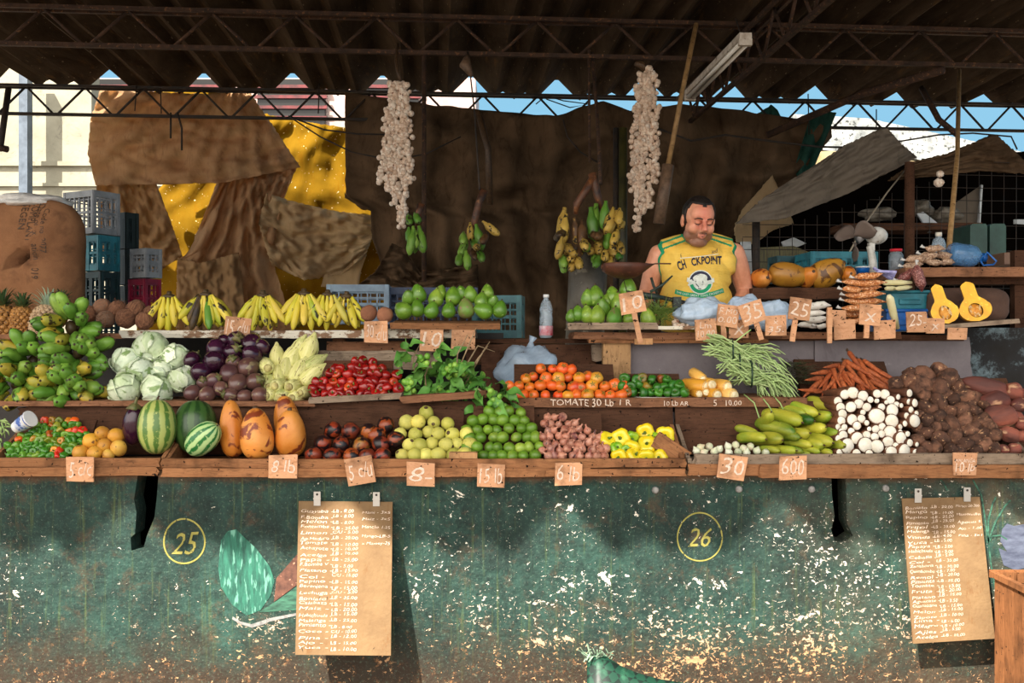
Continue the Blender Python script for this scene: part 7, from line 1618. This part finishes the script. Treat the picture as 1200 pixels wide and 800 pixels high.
# hair, brows, eyelids, mouth
M_HAIR = mat('black_hair', '#16110f', '#241b17', 60, stretch=(4, 4, 1), rough=.45, bump=.8, bs=300, var=0)
def in_head(o): o.matrix_parent_inverse = Matrix(); o.matrix_basis = Matrix.Translation(-person.location) @ HM; return o
mb = MB(); n = 44; m_ = 32; vs = []; keep = set()
for i in range(m_+1):
    th = PI*i/m_*.78
    for j in range(n):
        a = 2*PI*j/n; d = Vector((math.sin(th)*math.sin(a), -math.sin(th)*math.cos(a), math.cos(th)))
        k = 1+.025*noise.noise(d*6)+.012*noise.noise(d*20)
        vs.append(Vector((d.x*.0835*k, .013+d.y*.104*k, .034+d.z*.092*k)))
def hairy(p):
    if p.y < -.02:
        line = .094-.30*max(0, abs(p.x)-.02)*0+.0*p.x-(.9*max(0, abs(p.x)-.058))*2.6
        if abs(p.x) < .014: line -= .012
        return p.z > line
    if p.y < .0: return p.z > -.022 or p.z > .0
    return p.z > -.035-.03*(p.y > .03)-(0 if abs(p.x) < .06 else -.015)
fs = []
for i in range(m_):
    for j in range(n):
        f = (i*n+j, i*n+(j+1) % n, (i+1)*n+(j+1) % n, (i+1)*n+j)
        if all(hairy(vs[q]) for q in f): fs.append(f)
o = in_head(MB().add(vs, fs).build('hair', M_HAIR, person)); o.modifiers.new('t', 'SOLIDIFY').thickness = .008
for e in (-1, 1):
    in_head(MB().tube([(e*.012, -.1005, .0235), (e*.024, -.1025, .0275), (e*.038, -.098, .027), (e*.051, -.087, .020)], [.0028, .0038, .0034, .0015], 8).build('eyebrow', M_HAIR, person))
    in_head(MB().tube([(e*.0155, -.0872, -.0005), (e*.023, -.0912, -.0045), (e*.031, -.0922, -.0055), (e*.039, -.0895, -.004), (e*.0455, -.084, .000)], [.001, .0019, .0021, .0019, .001], 6).build('eyelashes', plain('lash_dark', '#1c1210', .6), person))
    in_head(MB().tube([(e*.016, -.0875, -.0025), (e*.031, -.0925, -.0085), (e*.045, -.084, -.002)], [.0006, .0022, .0006], 6).build('eye', mat('eye_white', '#b09a8c', '#8c7264', 60, var=0), person))
    in_head(MB().ball((e*.0095, -.120, -.0425), (.0035, .004, .0016), 8).build('nostril', plain('nostril_dark', '#3a1c16', .7), person))
in_head(MB().tube([(-.017, -.0905, -.0625), (0, -.0985, -.0645), (.017, -.0905, -.0625)], [.0006, .0026, .0006], 8).build('mouth_opening', plain('mouth_dark', '#3a1614', .6), person))
# trousers
tr_ = MB()
for e in (-1, 1):
    h0 = hip+Vector((e*.09, 0, -.06)); k0 = Vector((h0.x+e*.02, 5.16, .86)); f0 = Vector((k0.x, 5.20, fz+.09)); cap(tr_, h0, k0, .108, .078); cap(tr_, k0, f0, .076, .062)
tr_.ball(hip+Vector((0, 0, -.02)), (.19, .15, .13), 22)
o = link('trousers', remeshed(tr_, .012, 4, 'trousers'), mat('dark_denim', '#2a3140', '#1d222e', 30, var=0), person); o.location = -person.location
# shirt
M_YEL = N('yellow_jersey'); v = M_YEL.vec((1, 1, 1), False)
M_YEL.fin(M_YEL.mix(M_YEL.gate(M_YEL.noise(v, 9, 5), .35, .65), '#e8c25c', '#dcb048'), .8, .2); M_YEL.bump(M_YEL.math('ADD', M_YEL.noise(M_YEL.vec((.6, 1, 2.4), False), 11, 4, .55, 1.2), M_YEL.math('MULTIPLY', M_YEL.noise(v, 300, 2), .1)), .55, .02); M_YEL = M_YEL.m
M_TRIM = mat('green_trim', '#1c9a6a', '#178358', 20, rough=.8, var=0)
sb = MB(); torso(sb, .011); sme = remeshed(sb, .0042, 8, 'shirt')
bm = bmesh.new(); bm.from_mesh(sme)
def capd(p, a, b):
    t = max(0, min(1, (p-a).dot(b-a)/(b-a).length_squared)); return (p-a.lerp(b, t)).length
for v_ in bm.verts:      # folds across the belly and from the armholes
    p = v_.co; f_ = 0
    if p.y < 5.14:
        q = (p.z-1.78); f_ = .006*math.sin((p.z*1.0+abs(p.x-Q_(815, 330).x)*.35)*95+2*noise.noise(p*7))*max(0, noise.noise(p*5+Vector((3, 0, 0)))+.25)
        f_ += .004*noise.noise(Vector((p.x*9, 1, p.z*22)))
    v_.co += v_.normal*f_
cam0 = Vector((0, 0, EYE))
def topx(p): return (600+p.x/p.y*F, 400-(p.z-EYE)/p.y*F)
def segd(x, y, a, b):
    ax_, ay = a; bx_, by_ = b; t = max(0, min(1, ((x-ax_)*(bx_-ax_)+(y-ay)*(by_-ay))/((bx_-ax_)**2+(by_-ay)**2))); return math.hypot(x-ax_-(bx_-ax_)*t, y-ay-(by_-ay)*t)
nc = [(798, 268), (800, 275), (805, 282), (812, 286.5), (820, 287), (827, 283), (832, 275), (834, 266)]
kill = []
for f in bm.faces:
    p = f.calc_center_median(); x, y = topx(p); dn = min(segd(x, y, a, b) for a, b in zip(nc, nc[1:]))
    inside = 799 < x < 833 and y < 287 and inpoly(x, y, nc+[(834, 240), (798, 240)])
    if inside or p.z < Q_(815, 390).z: kill.append(f); continue
    da = min(capd(p, SHL, SHL.lerp(ELL_, .6)), capd(p, SHR, SHR.lerp(ELR, .6)))
    if da < .05: kill.append(f); continue
    g_ = da < .070 or dn < 1.9
    if p.y < 5.2 and (segd(x, y, (803, 275), (771, 286)) < 1.1 or segd(x, y, (805, 281), (773, 293)) < 1.1 or segd(x, y, (831, 274), (858, 281)) < 1.1 or segd(x, y, (832, 279), (857, 288)) < 1.1): g_ = True
    f.material_index = 1 if g_ else 0
bmesh.ops.delete(bm, geom=kill, context='FACES'); bm.to_mesh(sme); bm.free()
shirt = link('shirt', sme, [M_YEL, M_TRIM], person); shirt.location = -person.location; m = shirt.modifiers.new('t', 'SOLIDIFY'); m.thickness = .003; m.offset = -1
stree = BVHTree.FromPolygons([v_.co for v_ in sme.vertices], [tuple(p.vertices) for p in sme.polygons])
def onshirt(x, y, lift=.0015):
    d = (P(x, y, 1)-cam0); h_ = stree.ray_cast(cam0+d*4, d.normalized()); p = h_[0] if h_[0] else P(x, y, 5.0); return p-d.normalized()*lift
def print_poly(name, polys, mt, lift):
    mb = MB()
    for vs, fs in polys: mb.add([onshirt(x, y, lift) for x, y in vs], fs)
    return mb.build(name, mt, shirt, False)
def arc(cx, cy, r0, r1, a0, a1, n=24):
    vs = []; 
    for i in range(n+1):
        a = R(a0+(a1-a0)*i/n); vs += [(cx+r0*math.cos(a), cy-r0*math.sin(a)), (cx+r1*math.cos(a), cy-r1*math.sin(a))]
    return vs, [(2*i, 2*i+1, 2*i+3, 2*i+2) for i in range(n)]
def ribbon(pts, w_, n=24):
    T = edge(pts, n); vs = []
    for i, q in enumerate(T):
        t = (T[min(n, i+1)]-T[max(0, i-1)]).normalized(); nx = Vector((-t.y, t.x)); vs += [(q.x-nx.x*w_/2, q.y-nx.y*w_/2), (q.x+nx.x*w_/2, q.y+nx.y*w_/2)]
    return vs, [(2*i, 2*i+1, 2*i+3, 2*i+2) for i in range(n)]
def words(t, pts, size, width, seed=0, shear=0, bold=0, wob=.03):
    vs, fs = text_geo(t, size, shear, wob, seed=seed, bold=bold, res=3); xm = min(q.x for q in vs); W = max(q.x for q in vs)-xm; T = edge(pts, 60); out = []
    for q in vs:
        u = (q.x-xm)/W*60; i = min(59, int(u)); b = T[i].lerp(T[i+1], u-i); t_ = (T[i+1]-T[i]).normalized(); out.append((b.x+t_.y*q.y, b.y-t_.x*q.y))
    return out, fs
M_NAVY = mat('navy_print', '#1a1c34', '#262a44', 60, var=0); M_WPR = mat('white_print', '#dfe3dc', '#c4cbc0', 60, var=0)
print_poly('lettering', [words('CH', [(795.5, 316.5), (805, 313.5)], 14.5, 11, 1, bold=.03), words('CKPOINT', [(811, 311.5), (822, 309.5), (846, 309)], 13, 36, 2, bold=.03), words('f', [(798.5, 303), (801, 301.5)], 8, 3, 3, .4), words('ied', [(834, 297.5), (842, 295)], 6.5, 10, 4, .4)], M_NAVY, .002)
print_poly('small_lettering', [ribbon([(797, 302.5), (820, 300.5), (842, 297.5)], .8)], M_WPR, .002)
print_poly('emblem_disc', [arc(821, 330.5, 0, 14.2, 0, 360, 40), ribbon([(805, 327.5), (811, 328.5)], 5, 4), ribbon([(831, 329), (837, 328)], 5, 4)], M_WPR, .005)
print_poly('emblem_upper_ring', [arc(821, 330.5, 8, 13, 12, 168)], M_NAVY, .007)
print_poly('emblem_lower_ring', [arc(821, 330.5, 9, 13, 192, 350)], M_TRIM, .007)
print_poly('emblem_figure', [ribbon([(815, 327), (816.5, 323.5), (820, 322), (824, 323), (826, 326)], 1.4, 10), ribbon([(815, 329), (816, 333), (819, 336)], 1.1, 8), ribbon([(822, 327), (824, 330), (823, 334)], .8, 8), ribbon([(818, 337.5), (822, 338.5)], 1.0, 4)], mat('grey_print', '#5a6068', '#454a52', 60, var=0), .0075)
print_poly('emblem_ribbon', [ribbon([(806, 334), (814, 331), (828, 333), (836, 330)], 1.6, 16)], M_WPR, .008)
bandp = [(791, 341.5), (805, 345), (822, 346.5), (836, 344), (848, 340)]
print_poly('green_band', [ribbon(bandp, 5.4, 40)], M_TRIM, .002)
print_poly('band_lettering', [words('THE LAST GREAT WALL CROSSING', [(792, 343), (805, 346.3), (822, 347.8), (836, 345.3), (847.5, 341.5)], 3.6, 54, 5)], M_WPR, .0028)
